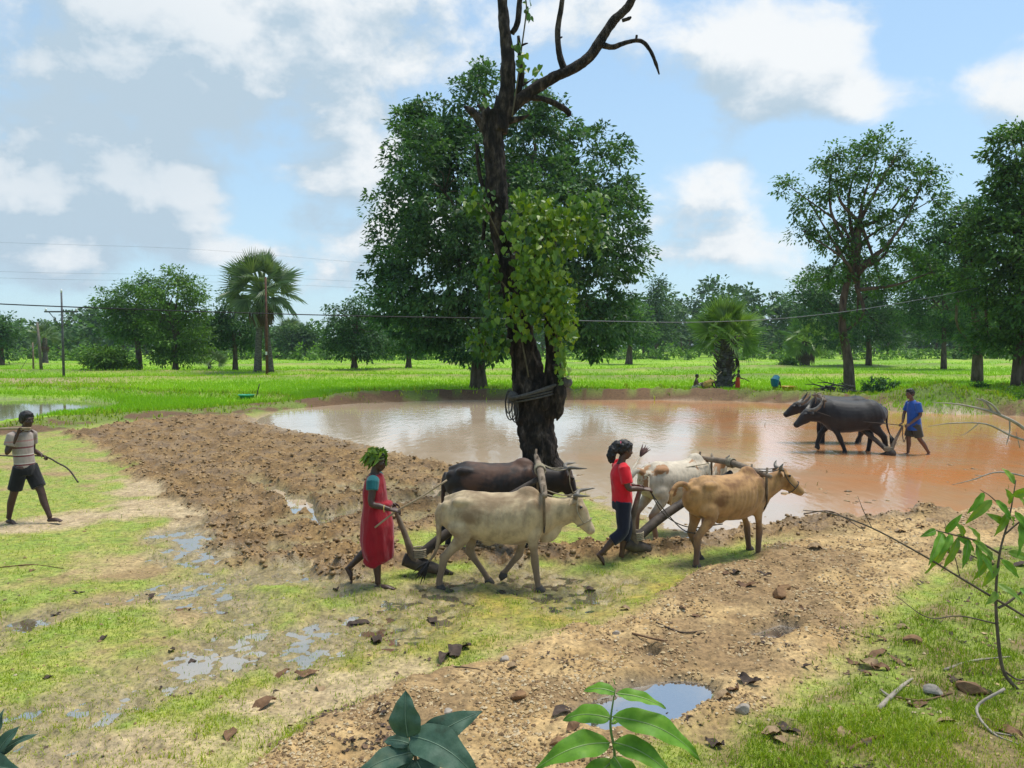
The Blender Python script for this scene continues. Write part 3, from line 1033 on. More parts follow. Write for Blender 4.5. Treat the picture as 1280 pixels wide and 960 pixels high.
# ------------------------------------------------------------------ trees
M_BARK_D = simple('dark_bark', [(.006, .0045, .0035), (.022, .016, .012), (.065, .048, .036), (.15, .12, .095)], 9.0, .9, 1.0, .06, (1, 1, .45), [.34, .5, .62, .74], bscale=16)
M_BARK = simple('brown_bark', [(.035, .024, .016), (.10, .07, .045), (.16, .12, .085)], 5.0, .9, .7, .03, (1, 1, .3))
M_BARK_G = simple('grey_bark', [(.05, .042, .034), (.13, .11, .09)], 5.0, .9, .6, .03, (1, 1, .3))
L_BIG = leaf_mat('broad_tree_leaves', [(.020, .055, .020), (.042, .105, .032), (.075, .165, .044), (.14, .25, .08)], .5, .28, .28)
L_MID = leaf_mat('mid_green_leaves', [(.025, .065, .016), (.055, .13, .024), (.10, .205, .036), (.16, .28, .06)], .5, .3, .28)
L_LIGHT = leaf_mat('light_green_leaves', [(.035, .08, .012), (.075, .155, .018), (.125, .24, .028), (.18, .30, .045)], .5, .25, .25)
L_FAR = leaf_mat('far_wood_leaves', [(.022, .055, .018), (.045, .10, .028), (.08, .16, .04), (.12, .21, .055)], .55, .2, .2)
L_VINE = leaf_mat('vine_leaves', [(.03, .08, .012), (.065, .15, .016), (.13, .235, .02), (.24, .33, .03)], .4, .35, .4, (1.4, 1.4, .4))


def unit(v):
    return v / (np.linalg.norm(v, axis=-1, keepdims=True) + 1e-12)


def leaves_np(C, D, N, L, Wd, droop=.12):
    S = unit(np.cross(D, N))
    N = unit(np.cross(S, D))
    L = L[:, None]; Wd = Wd[:, None]
    dn = np.array([0, 0, -1.0])
    V = np.stack([C, C + D * L * .42 + S * Wd * .5 + N * Wd * .13, C + D * L + dn * L * droop, C + D * L * .42 - S * Wd * .5 + N * Wd * .13], 1).reshape(-1, 3)
    i = np.arange(len(C))[:, None] * 4
    return V, np.concatenate([i, i + 1, i + 2, i + 3], 1)


def crown_np(lobes, n_leaf, leaf, clump_r, rng, shell=.45, per=42, aspect=.5, top_light=.35):
    """lobes: (cx,cy,cz,rx,ry,rz). Leaves sit in small clumps spread through each lobe."""
    vol = np.array([(l[3] * l[4] * l[5]) ** (2 / 3.) for l in lobes])
    vol = vol / vol.sum()
    Cs, Ds, Ns, Ls, Ts, cc = [], [], [], [], [], []
    zs = [l[2] for l in lobes]
    for l, w in zip(lobes, vol):
        nc = max(3, int(round(n_leaf * w / per)))
        d = unit(rng.normal(0, 1, (nc, 3)))
        rad = (shell + (1 - shell) * rng.uniform(0, 1, nc) ** .6)[:, None]
        c = np.array(l[:3]) + d * rad * np.array(l[3:6]) * rng.uniform(.85, 1.1, (nc, 1))
        cc.append(c)
        k = per
        csz = clump_r * rng.uniform(.55, 1.35, nc)
        off = unit(rng.normal(0, 1, (nc, k, 3))) * (rng.uniform(0, 1, (nc, k, 1)) ** .5) * csz[:, None, None] * np.array([1, 1, .62])
        p = (c[:, None, :] + off).reshape(-1, 3)
        out = unit(off.reshape(-1, 3) + .35 * np.repeat(d, k, 0) + rng.normal(0, .35, (nc * k, 3)) + np.array([0, 0, -.15]))
        nrm_ = unit(rng.normal(0, .55, (nc * k, 3)) + np.array([0, 0, 1.0]) + .5 * np.repeat(d, k, 0))
        Cs.append(p); Ds.append(out); Ns.append(nrm_)
        ctint = rng.uniform(0, 1, nc)
        Ts.append(np.clip(.22 + .42 * np.repeat(ctint, k) + rng.normal(0, .16, nc * k), 0, 1))
        Ls.append(leaf * rng.uniform(.65, 1.35, nc * k))
    C = np.concatenate(Cs); D = np.concatenate(Ds); N = np.concatenate(Ns); L = np.concatenate(Ls); T = np.concatenate(Ts)
    V, F = leaves_np(C, D, N, L, L * aspect * rng.uniform(.8, 1.2, len(L)))
    return V, F, np.repeat(T, 4), np.concatenate(cc)


def limbs(geo, lobes, clumps, top, fork_z, r0, rng, twigs=40, n=7, bend=.12):
    """limbs from the trunk to each lobe, twigs from limbs to clumps"""
    top = np.array(top, dtype=float)
    nodes = [top]
    for l in lobes:
        e = np.array(l[:3])
        st = top.copy()
        st[2] = min(top[2], fork_z + (top[2] - fork_z) * rng.uniform(.2, 1.0))
        st[:2] = top[:2] * (st[2] / max(top[2], .1))
        ln = np.linalg.norm(e - st)
        mid = (st + e) / 2 + rng.normal(0, bend, 3) * ln
        mid[2] -= .05 * ln
        pp = smooth_path([st, mid, e], 4)
        geo.tube(pp, lerp_r([r0 * .55, r0 * .32, r0 * .10], len(pp)), n, side=(1, 0, 0))
        nodes += pp[2:]
    nd_ = np.array(nodes)
    if len(clumps) and twigs:
        for c in clumps[rng.permutation(len(clumps))[:twigs]]:
            q = nd_[np.argmin(((nd_ - c) ** 2).sum(1) + rng.uniform(0, 1.0, len(nd_)))]
            mid = (q + c) / 2 + rng.normal(0, .08, 3) * np.linalg.norm(c - q)
            geo.tube([q, mid, c], [r0 * .10, r0 * .06, r0 * .025], 4, side=(1, 0, 0))


def tree(name, base, lobes, trunk, r0, leafmat, barkmat, label, group=None, n_leaf=6000, leaf=.3, clump=.6, seed=1, twigs=30, per=42, shell=.45, aspect=.5, fork=None, cat='tree', tn=10):
    """trunk: local points; lobes local. One thing: trunk + crown."""
    rng = np.random.default_rng(seed)
    root = empty(name, base, 0, label, cat, group)
    V, F, T, cl = crown_np(lobes, n_leaf, leaf, clump, rng, shell, per, aspect)
    g = Geo()
    tp = smooth_path(trunk, 4)
    rr = lerp_r([r0 * 1.5, r0 * 1.05, r0 * .9, r0 * .75, r0 * .55], len(tp))
    g.tube(tp, rr, tn, side=(1, 0, 0), disp=lambda V_, P, n: V_ + (fbm3(V_ * np.array([3, 3, 1.2]), 3, seed)[:, None] - .5) * r0 * .5 * np.array([1, 1, 0]))
    limbs(g, lobes, cl, tp[-1], fork if fork is not None else trunk[-2][2], r0, rng, twigs)
    g.build('trunk', barkmat, root)
    cr = link('crown', mesh_np('crown', V, F, leafmat, False, T), root)
    return root


def at_px(base_px, Y, lob):
    """lobes given as (px,py,rx_px,ry_px[,dy m]) at depth Y -> local lobes about the base point"""
    b = W(base_px[0], base_px[1], Y)
    b.z = hgt(b.x, b.y) - .05
    s = Y / FPX
    out = []
    for l in lob:
        c = W(l[0], l[1], Y) - b
        rx, rz = l[2] * s, l[3] * s
        dy = l[4] if len(l) > 4 else 0.0
        out.append((c.x, c.y + dy, c.z, rx, (rx + rz) / 2 * (1.0 if len(l) < 6 else l[5]), rz))
    return b, out


def loc_px(b, pts, Y):
    return [tuple(W(p[0], p[1], Y) - b) for p in pts]


# the big tree beyond the pond, behind the bare trunk
def big_tree():
    Y = 43.0
    b, lob = at_px((598, 490), Y, [(560, 250, 80, 95, -2), (535, 190, 50, 70), (600, 140, 40, 50), (660, 190, 75, 80, 1), (735, 215, 55, 60), (775, 300, 38, 75), (700, 290, 90, 85, -2.5),
                                   (500, 300, 40, 75), (545, 340, 80, 70, -2), (620, 330, 90, 80, -3), (720, 370, 75, 62, -1), (490, 375, 36, 40), (600, 420, 60, 34, -2), (760, 405, 42, 35), (540, 408, 60, 34, -1),
                                   (660, 140, 35, 38), (780, 235, 20, 20), (510, 165, 22, 34), (525, 135, 12, 22), (640, 240, 80, 80, 3), (560, 180, 40, 50, 2), (742, 430, 16, 22), (600, 100, 20, 24)])
    tr = [(0, 0, 0), tuple(W(598, 460, Y) - b), tuple(W(600, 430, Y) - b), tuple(W(606, 380, Y) - b), tuple(W(612, 320, Y) - b)]
    tree('broadleaf_tree', b, lob, tr, .36, L_BIG, M_BARK, 'huge dark green tree on the far pond bank behind the bare trunk', None, 78000, .27, .62, 5, 170, 44, .45, .5, fork=3.0)


big_tree()


def right_tree():
    Y = 41.0
    b, lob = at_px((1062, 492), Y, [(1095, 205, 45, 38), (1045, 225, 38, 34), (1010, 250, 30, 26), (985, 232, 22, 14), (1135, 235, 34, 32), (1160, 215, 26, 20), (1165, 250, 24, 22),
                                    (1075, 265, 40, 34), (1120, 285, 36, 30), (1040, 300, 34, 26), (1005, 290, 24, 18), (1080, 320, 40, 26), (1140, 310, 26, 20), (1035, 345, 34, 18), (1100, 352, 34, 18),
                                    (1085, 180, 24, 16), (1040, 195, 20, 16), (1120, 195, 22, 18), (1070, 395, 22, 14), (1050, 420, 14, 10), (1165, 340, 20, 16)])
    tr = loc_px(b, [(1062, 492), (1060, 450), (1053, 410), (1055, 370), (1068, 320), (1075, 270)], Y)
    tr[0] = (0, 0, 0)
    tree('slender_tree', b, lob, tr, .22, L_MID, M_BARK, 'tall airy tree with open crown on the bank above the buffaloes', None, 13500, .20, .50, 9, 220, 34, .2, .5, fork=4.0)


right_tree()

MIDTREES = [
    # base px, Y, lobes, trunk px pts, r0, mat, label, n, leaf
    ((174, 465), 74, [(165, 375, 38, 30), (145, 385, 22, 28), (180, 360, 20, 20), (158, 405, 36, 24), (176, 415, 22, 16)], [(174, 465), (173, 440), (170, 415), (166, 395)], .26, L_MID,
     'dark tree with one thick trunk, just left of the rounded tree'),
    ((219, 467), 72, [(218, 365, 34, 30), (240, 380, 22, 34), (196, 385, 24, 34), (216, 420, 44, 36), (240, 425, 22, 30), (200, 425, 18, 22), (222, 343, 18, 14), (218, 446, 22, 12)], [(219, 467), (219, 450), (219, 420), (218, 380)], .24, L_LIGHT,
     'full rounded light green tree standing left of the fan palm'),
    ((294, 464), 76, [(288, 395, 24, 26), (300, 415, 30, 24), (275, 415, 20, 24), (318, 420, 16, 20), (292, 375, 14, 14)], [(294, 464), (294, 445), (293, 425), (291, 400)], .22, L_BIG,
     'small dark tree half hidden by the fan palm, on its left'),
    ((135, 462), 70, [(128, 446, 18, 14), (142, 450, 12, 11), (116, 453, 10, 9)], [(135, 462), (135, 455), (135, 448), (134, 442)], .12, L_LIGHT,
     'low light green bushy tree in front of the dark left tree'),
    ((2, 458), 95, [(0, 420, 22, 26), (-22, 415, 24, 30), (8, 408, 14, 18)], [(2, 458), (2, 445), (1, 430), (0, 415)], .25, L_BIG,
     'dark tree cut off by the left edge of the picture'),
    ((443, 466), 73, [(440, 405, 32, 26), (425, 420, 24, 22), (460, 415, 30, 26), (450, 385, 20, 14), (445, 435, 40, 16), (475, 430, 22, 18), (418, 385, 9, 9)], [(443, 466), (443, 448), (443, 430), (444, 405)], .27, L_BIG,
     'dark spreading tree between the fan palm and the huge tree'),
    ((511, 462), 84, [(510, 425, 24, 22), (530, 420, 20, 20), (490, 430, 16, 16)], [(511, 462), (511, 450), (511, 440), (510, 425)], .28, L_MID,
     'small tree glimpsed under the left edge of the huge tree'),
    ((1086, 441), 88, [(1075, 345, 42, 30), (1040, 360, 40, 32), (1100, 370, 30, 34), (1020, 385, 34, 28), (1070, 395, 46, 30), (1005, 360, 26, 22), (1105, 405, 24, 20), (1050, 420, 36, 16), (1100, 425, 26, 12)], [(1086, 452), (1086, 430), (1083, 410), (1078, 370)], .26, L_BIG,
     'broad dark tree directly behind the tall airy tree'),
    ((1180, 446), 80, [(1180, 330, 46, 34), (1150, 350, 36, 32), (1205, 345, 34, 36), (1165, 385, 46, 28), (1205, 395, 34, 24), (1170, 412, 44, 16), (1205, 412, 30, 16), (1190, 300, 34, 24), (1135, 385, 26, 24), (1140, 320, 20, 20)], [(1180, 446), (1180, 425), (1180, 405), (1181, 360)], .22, L_MID,
     'tree with a straight bare trunk standing alone in the right paddy'),
    ((1201, 432), 140, [(1200, 390, 30, 26), (1225, 395, 24, 24), (1180, 400, 20, 20)], [(1201, 440), (1201, 430), (1201, 420), (1201, 400)], .4, L_MID,
     'far tree seen just right of the straight bare trunk in the paddy'),
    ((786, 452), 100, [(790, 405, 20, 26), (775, 415, 16, 20), (805, 415, 14, 20)], [(786, 452), (787, 440), (788, 425), (790, 410)], .35, L_MID,
     'tree behind the right edge of the huge tree crown'),
    ((820, 440), 150, [(822, 385, 15, 28), (820, 415, 20, 20), (822, 358, 9, 12)], [(820, 448), (820, 430), (820, 415), (821, 385)], .5, L_FAR,
     'tall narrow tree rising from the far wood right of the huge tree'),
    ((372, 446), 140, [(372, 425, 20, 16), (385, 420, 14, 14), (360, 420, 12, 12)], [(372, 448), (372, 440), (372, 432), (372, 425)], .5, L_FAR,
     'bluish far tree standing alone between the fan palm and the dark spreading tree'),
]
for i, (bp, Y, lob, tr, r0, mt, lab) in enumerate(MIDTREES):
    b, lo = at_px(bp, Y, lob)
    t = loc_px(b, tr, Y)
    t[0] = (0, 0, 0)
    area = sum(l[2] * l[3] for l in lob)
    tree('field_tree', b, lo, t, r0, mt, M_BARK, lab, None, int(3200 + area * 1.6), .0042 * Y ** .98, .0115 * Y, 20 + i, 26, 36, .4)


def right_edge_tree():
    Y = 38.0
    b, lob = at_px((1276, 462), Y, [(1270, 190, 34, 34), (1290, 240, 46, 44), (1255, 260, 34, 40), (1240, 310, 40, 34, -1), (1280, 320, 50, 44, -2), (1330, 290, 50, 60), (1225, 350, 36, 26), (1265, 375, 46, 34, -1),
                                    (1310, 380, 46, 36), (1275, 160, 18, 16), (1222, 275, 22, 16), (1205, 300, 18, 12), (1250, 412, 36, 18), (1300, 420, 36, 20), (1262, 432, 22, 12), (1235, 420, 18, 12), (1255, 225, 20, 20)])
    tr = loc_px(b, [(1276, 462), (1276, 440), (1276, 410), (1276, 340), (1276, 280)], Y)
    tr[0] = (0, 0, 0)
    tree('leafy_tree', b, lob, tr, .30, L_MID, M_BARK, 'tall leafy tree cut off by the right edge of the picture', None, 26000, .24, .6, 77, 60, 44, .4)
    Y = 52.0
    b, lob = at_px((1222, 452), Y, [(1190, 290, 34, 22), (1160, 320, 30, 20), (1215, 300, 26, 26), (1215, 335, 30, 30), (1180, 350, 36, 22), (1150, 345, 20, 16), (1215, 260, 22, 16), (1180, 265, 14, 10), (1210, 380, 26, 22), (1222, 412, 28, 22), (1240, 432, 18, 12), (1212, 428, 14, 12)])
    tr = loc_px(b, [(1222, 455), (1222, 430), (1220, 400), (1212, 350), (1205, 310)], Y)
    tr[0] = (0, 0, 0)
    tree('arching_tree', b, lob, tr, .26, L_BIG, M_BARK, 'tree with feathery arching boughs left of the tall right edge tree', None, 12000, .24, .6, 78, 90, 38, .25)


right_edge_tree()


# far wood: reads as one mass
def far_wood():
    rng = np.random.default_rng(91)
    lobes = []
    x = -150.0
    prof = [(-200, 400), (0, 402), (60, 405), (110, 395), (150, 385), (260, 392), (330, 408), (380, 412), (400, 425), (430, 415), (480, 385), (560, 380), (700, 380), (790, 372), (830, 378), (870, 356), (900, 352), (950, 374), (990, 380), (1040, 370), (1130, 372), (1280, 365), (1500, 360)]
    px = -420.0
    while px < 1700:
        Y = rng.uniform(150, 235)
        ty = np.interp(px, [p[0] for p in prof], [p[1] for p in prof]) + rng.uniform(-9, 14)
        s = Y / FPX
        c = W(px, 440, Y)
        topz = W(px, ty, Y).z
        rx = rng.uniform(14, 26) * s
        for k in range(3):
            zc_ = topz * (.35 + .27 * k) - (.8 if k == 2 else 0)
            lobes.append((c.x + rng.uniform(-.5, .5) * rx, Y + rng.uniform(-3, 3), zc_, rx * (1.15 - .25 * k), rx, topz * .24))
        px += rng.uniform(9, 17)
    back = []
    px = -700.0
    while px < 2000:
        Y = rng.uniform(265, 320)
        c = W(px, 440, Y)
        ty = np.interp(px, [p[0] for p in prof], [p[1] for p in prof]) + rng.uniform(6, 26)
        tz = max(6.0, W(px, ty, Y).z)
        back.append((c.x, Y, tz * .42, rng.uniform(6, 9), 5.0, tz * .55))
        px += rng.uniform(12, 20)
    Vb, Fb, Tb, _ = crown_np(back, 22000, 2.6, 3.6, rng, .1, 22, .7)
    tag(link('farthest_wood', mesh_np('farthest_wood', Vb, Fb, L_FAR, False, Tb)), 'solid far belt of trees along the horizon behind the wood', 'wood', kind='stuff')
    V, F, T, cl = crown_np(lobes, 85000, 1.25, 2.4, rng, .3, 30, .62)
    # hazy undergrowth along the foot of the wood
    tag(link('distant_wood', mesh_np('distant_wood', V, F, L_FAR, False, T)), 'bluish wood of many trees closing off the fields behind', 'wood', kind='stuff')
    tg = Geo()
    for l in lobes[::3]:
        tg.tube([(l[0], l[1], -.2), (l[0] + rng.uniform(-.4, .4), l[1], l[2])], [.34, .2], 5, side=(1, 0, 0))
    tag(tg.build('distant_trunks', M_BARK), 'trunks of the far wood seen at the edge of the fields', 'trunks', kind='stuff')
    lob2 = []
    px = -420.0
    while px < 1700:
        Y = rng.uniform(125, 150)
        c = W(px, 445, Y)
        if rng.uniform() < .9:
            r_ = rng.uniform(.8, 1.9)
            lob2.append((c.x, Y, .5 + r_ * .45, r_ * 1.4, r_, r_ * .8))
        px += rng.uniform(5, 14)
    V, F, T, cl = crown_np(lob2, 20000, .6, 1.0, rng, .2, 24, .6)
    tag(link('undergrowth', mesh_np('undergrowth', V, F, L_LIGHT, False, T)), 'light green scrub along the foot of the far wood', 'scrub', kind='stuff')


far_wood()

# ------------------------------------------------------------------ palms
L_PALM = leaf_mat('palm_fronds', [(.08, .12, .055), (.13, .19, .085), (.20, .27, .13), (.32, .38, .22)], .38, .25, .5)
L_PALM2 = leaf_mat('young_palm_fronds', [(.09, .16, .04), (.15, .25, .06), (.22, .34, .09), (.32, .44, .15)], .4, .3, .4)
L_DEAD = simple('dead_fronds', [(.06, .04, .025), (.15, .10, .06)], 5, .9)
M_PTRUNK = simple('palm_trunk', [(.03, .025, .02), (.10, .085, .07), (.19, .17, .15)], 4, .9, .6, .03, (1, 1, 3))


def frond_mesh(name, L, rad, nseg, mat, rng, spread=2.5, fold=.18, droop=.25, pet=.5):
    """one fan frond: petiole along +X then a pleated fan with split pointed tips"""
    V, F, T = [], [], []

    def quad(a, b, c, d, t):
        i = len(V)
        V.extend([a, b, c, d]); T.extend([t] * 4)
        F.append((i, i + 1, i + 2, i + 3))
    p0, p1 = np.array((0, 0, 0.)), np.array((L * pet, 0, .04 * L))
    w = .02 * L
    for off in ((0, w, 0), (0, 0, w)):
        o = np.array(off)
        quad(p0 - o * 1.6, p0 + o * 1.6, p1 + o * .7, p1 - o * .7, .7)
    for k in range(nseg):
        a0 = -spread / 2 + spread * k / nseg
        a1 = a0 + spread / nseg
        am = (a0 + a1) / 2
        rl = rad * (1 - .22 * abs(am) / (spread / 2)) * rng.uniform(.93, 1.05)

        def pt(a, r, z):
            dz = -droop * rad * (r / rad) ** 2 * (1.0 + .5 * rng.uniform(-.3, .3))
            return np.array((p1[0] + math.cos(a) * r, math.sin(a) * r, p1[2] + z + dz))
        t = rng.uniform(.25, .8)
        fz = fold * rl * .12
        e0, e1 = pt(a0, rl * .46, 0), pt(a1, rl * .46, 0)
        mi = pt(am, rl * .46, fz)
        tip = pt(am + rng.uniform(-.03, .03), rl, -.04 * rl * rng.uniform(0, 3))
        quad(p1, e0, mi, p1 + 1e-4, t)
        quad(p1, mi, e1, p1 + 1e-4, t * .85)
        quad(e0, tip, mi, mi + 1e-4, t)
        quad(mi, tip, e1, e1 + 1e-4, t * .85)
    F2 = np.array(F)
    return mesh_np(name, np.array(V), F2, mat, False, np.array(T))


def palm(name, base, h, r0, frond_L, nfr, label, seed, boots=True, group=None, lean=(0, 0), skirt=10, trunk2=None, elmin=-.9, up=False):
    rng = np.random.default_rng(seed)
    root = empty(name, base, 0, label, 'palm', group)
    g = Geo()
    pts = [(0, 0, -.15), (lean[0] * .3, lean[1] * .3, h * .35), (lean[0] * .7, lean[1] * .7, h * .7), (lean[0], lean[1], h)]
    pp = smooth_path(pts, 8)
    g.tube(pp, lerp_r([r0 * 1.35, r0, r0 * .95, r0 * .9], len(pp)), 12, side=(1, 0, 0), disp=lambda V, P, n: V + (fbm3(V * 4, 3, seed)[:, None] - .5) * r0 * .25)
    if trunk2:
        g.tube(smooth_path(trunk2, 6), lerp_r([r0 * 1.3, r0 * .95, r0 * .8], 2 * 6 + 1), 10, side=(1, 0, 0))
    g.build('trunk', M_PTRUNK, root)
    if boots:
        bt = Geo().tube([(0, 0, 0), (.18, 0, .10), (.30, 0, .30)], [(.11, .03), (.08, .025), (.04, .015)], 6, side=(0, 1, 0)).mesh('leaf_base', M_PTRUNK)
        nb = 70
        for i in range(nb):
            o = link('leaf_base', bt, root)
            z = h * (.04 + .96 * i / nb)
            a = i * 2.4 + rng.uniform(-.2, .2)
            o.location = (lean[0] * z / h + math.cos(a) * r0 * .8, lean[1] * z / h + math.sin(a) * r0 * .8, z)
            o.rotation_euler = (0, rng.uniform(-.1, .35), a)
            s = rng.uniform(.7, 1.25) * r0 / .32
            o.scale = (s, s, s)
    lp_ = L_PALM2 if 'young' in name else L_PALM
    fm = [frond_mesh('frond', frond_L, frond_L * .58, 22, lp_, rng, rng.uniform(2.4, 3.4), .5, d, .48) for d in (.0, .04, .10, .20)]
    for i in range(nfr):
        t = (i + .5) / nfr
        el = 1.45 + (elmin - 1.45) * t if up else math.asin(1 - t * (1 - math.sin(elmin)))
        a = i * 2.39996 + rng.uniform(-.25, .25)
        k = 0 if el > .9 else (1 if el > .3 else (2 if el > -.2 else 3))
        o = link('frond', fm[k], root)
        o.location = (lean[0], lean[1], h)
        o.rotation_euler = (rng.uniform(-1.5, 1.5), -el, a)
        s = rng.uniform(.85, 1.1)
        o.scale = (s, s, s)
    if skirt:
        dm = frond_mesh('dead_frond', frond_L * .8, frond_L * .45, 12, L_DEAD, rng, 1.2, .3, .3, .5)
        for i in range(skirt):
            o = link('dead_frond', dm, root)
            a = i * 2.39996
            o.location = (lean[0], lean[1], h - .15)
            o.rotation_euler = (rng.uniform(-.4, .4), rng.uniform(1.05, 1.4), a)
    return root


def palms():
    b = W(322, 470, 66); b.z = hgt(b.x, b.y)
    palm('fan_palm', b, 6.9, .27, 3.7, 50, 'tall fan palm with a shaggy brown skirt behind the rusty pole', 3, False, None, (.45, 0), 22,
         [(1.0, .3, -.1), (.85, .2, 2.6), (.55, 0, 6.0)], -.95, True)
    b = W(905, 487, 45); b.z = hgt(b.x, b.y)
    palm('young_fan_palm', b, 2.9, .40, 2.5, 40, 'young fan palm with rough leaf bases by the people on the far bank', 4, True, None, (.15, 0), 6, None, -.35, True)
    b = W(1006, 455, 95); b.z = hgt(b.x, b.y)
    palm('young_fan_palm', b, 3.0, .50, 3.6, 26, 'smaller far fan palm left of the tall airy tree', 6, False, None, (0, 0), 14, None, -.75)
    for (px, py, Y, h, L, lab, sd) in ((789, 452, 0, 0, 0, '', 0),):
        pass
    b = W(262, 466, 80); b.z = hgt(b.x, b.y)
    palm('low_fan_palm', b, .5, .18, 2.2, 16, 'low stemless palm right of the rounded light green tree', 8, False, None, (0, 0), 0, None, .05)
    b = W(57, 462, 100); b.z = hgt(b.x, b.y)
    palm('low_fan_palm', b, 3.4, .3, 2.2, 18, 'thin far palm beside the leaning wooden pole', 12, False, None, (0, 0), 8, None, -.3)
    b = W(364, 447, 150); b.z = hgt(b.x, b.y)
    palm('low_fan_palm', b, 5.5, .35, 3.2, 22, 'pale far palm right of the tall fan palm', 13, False, None, (0, 0), 0, None, -.4)


palms()


# ------------------------------------------------------------------ the bare old trunk with its vine
def snag():
    Y = 14.0
    b = W(676, 612, Y); b.z = hgt(b.x, b.y) - .06
    root = empty('old_tree', b, 0, 'old bare tree with black bark, climbing vine and broken crown', 'tree')
    L = lambda px, py, dy=0.0: tuple(W(px, py, Y) - b + Vector((0, dy, 0)))
    s = Y / FPX

    def bark(amp, fr=5.0, sd=3):
        def f(V, P, n):
            c = np.repeat(P, n, 0)
            d = V - c
            k = fbm3(V * np.array([fr, fr, fr * .55]), 4, sd)
            k2 = np.abs(vn3(V * np.array([fr * 2.6, fr * 2.6, fr * .8]), sd + 9) - .5) * 2
            k3 = np.abs(vn3(V * np.array([fr * 5, fr * 5, fr * 1.6]), sd + 19) - .5) * 2
            return c + d * (1 + amp * (k - .5) * 2.6 - amp * .7 * (1 - k2) ** 3 - amp * .45 * (1 - k3) ** 2)[:, None]
        return f
    g = Geo()
    main = smooth_path([L(682, 616), L(679, 590), L(675, 560), L(670, 525), L(664, 490), L(656, 450), L(648, 400), L(637, 340), L(625, 280), L(620, 220), L(617, 170), L(616, 140)], 18)
    rad = lerp_r([29 * s, 25.5 * s, 24.5 * s, 24.5 * s, 24 * s, 20 * s, 16 * s, 14.5 * s, 13.5 * s, 13.5 * s, 14.5 * s, 15 * s], len(main))
    g.tube(main, rad, 72, side=(1, 0, 0), disp=bark(.19))
    # root flare
    for a, rl in ((.2, .55), (1.3, .5), (2.4, .55), (3.6, .5), (4.6, .6), (5.5, .5)):
        o = np.array(L(682, 606))
        e = o + np.array((math.cos(a) * rl, math.sin(a) * rl, -.12))
        g.tube(smooth_path([o + np.array((0, 0, .55)), o + np.array((math.cos(a) * .34, math.sin(a) * .34, .12)), e], 4), lerp_r([.2, .17, .05], 9), 10, side=(0, 0, 1), disp=bark(.2))
    tr = g.build('trunk', M_BARK_D, root)
    # second stem rising from the low fork
    g = Geo()
    st = smooth_path([L(684, 520, -.05), L(690, 480, -.12), L(691, 440, -.12), L(690, 400, -.1), L(686, 350, -.05), L(690, 300), L(700, 270)], 7)
    g.tube(st, lerp_r([14 * s, 12 * s, 10.5 * s, 10.5 * s, 9 * s, 6 * s, 3 * s], len(st)), 26, side=(1, 0, 0), disp=bark(.14, 6, 8))
    g.tube(smooth_path([L(694, 455, -.28), L(699, 490, -.32), L(698, 512, -.3), L(695, 524, -.28)], 6), lerp_r([6 * s, 9 * s, 6 * s, 1 * s], 19), 14, side=(1, 0, 0), disp=bark(.25, 8, 12))
    for px, py, k in ((692, 470, 7), (680, 500, 8), (672, 575, 9), (660, 485, 8)):
        g.ell(L(px, py, -.30 if px > 650 and px < 690 else -.06), (k * s * .8, k * s * .8, k * s * 1.5))
    g.build('stem', M_BARK_D, root)
    # crown of broken stubs
    g = Geo()
    for p, r in (([(617, 165), (612, 148), (606, 128)], (13, 9, 2)), ([(612, 170), (600, 150), (588, 138), (580, 133)], (9, 7, 5, 2)), ([(616, 160), (622, 135), (621, 118)], (9, 6, 1)),
                 ([(612, 160), (606, 140), (597, 131)], (8, 5, 2)), ([(620, 155), (650, 148), (662, 143)], (6, 3, 1)), ([(605, 240), (598, 210), (596, 180), (602, 200)], (2.5, 2.5, 2, 1)),
                 ([(604, 300), (606, 270), (605, 245)], (3, 2.5, 1.5))):
        q = smooth_path([L(*t) for t in p], 6)
        g.tube(q, lerp_r([k * s for k in r], len(q)), 12, side=(1, 0, 0), disp=bark(.22, 9, 15))
    g.build('broken_stub', M_BARK_D, root)
    # leader and limbs
    def limb(name, lst):
        g = Geo()
        for p, r in lst:
            q = smooth_path([L(*t) for t in p], 7)
            g.tube(q, lerp_r([k * s for k in r], len(q)), 16, side=(1, 0, 0) if abs(p[0][1] - p[-1][1]) > abs(p[0][0] - p[-1][0]) else (0, 1, 0), disp=bark(.15, 8, 21))
        return g.build(name, M_BARK_D, root)
    limb('limb', [([(624, 165), (633, 120), (635, 80), (632, 45), (628, 0), (624, -60), (620, -130)], (12, 10.5, 9.5, 8, 7, 6, 4)),
                  ([(640, 42), (646, 30), (649, 10), (651, -30), (655, -80)], (4, 4, 3.6, 3, 2)),
                  ([(648, 118), (652, 95), (650, 70), (648, 45)], (4, 4, 3.2, 2)), ([(650, 58), (656, 55), (660, 54)], (1.5, 1.3, .6)), ([(652, 108), (661, 102), (667, 98)], (1.4, 1.2, .5))])
    limb('limb', [([(620, 158), (640, 134), (660, 117), (690, 98), (715, 86), (738, 70), (752, 48), (768, 25), (785, 8), (800, -25), (812, -70)], (9, 9, 8, 7, 7, 7, 6.5, 6, 5.5, 4.5, 3)),
                  ([(706, 90), (699, 66), (697, 40), (701, 12), (706, -20), (712, -60)], (5, 4, 3.6, 3.3, 3, 2)), ([(699, 48), (703, 46)], (1.5, .8)),
                  ([(752, 56), (766, 59), (780, 54), (800, 51), (812, 62), (820, 80), (824, 93)], (4, 3.4, 3, 2.8, 2.6, 2.2, 1.0)), ([(795, 52), (796, 44)], (1.6, 1.6)),
                  ([(660, 121), (680, 124), (697, 131), (709, 139), (712, 145)], (4.5, 3.5, 3.8, 4.2, 3)), ([(778, 26), (786, 23), (789, 21)], (2.6, 2.4, 1))])
    # ropes: a lashing with a stick end round the fork
    M_ROPE_D = simple('dark_rope', [(.05, .045, .04), (.12, .11, .10)], 30, .9, .4)
    g = Geo()
    ring = []
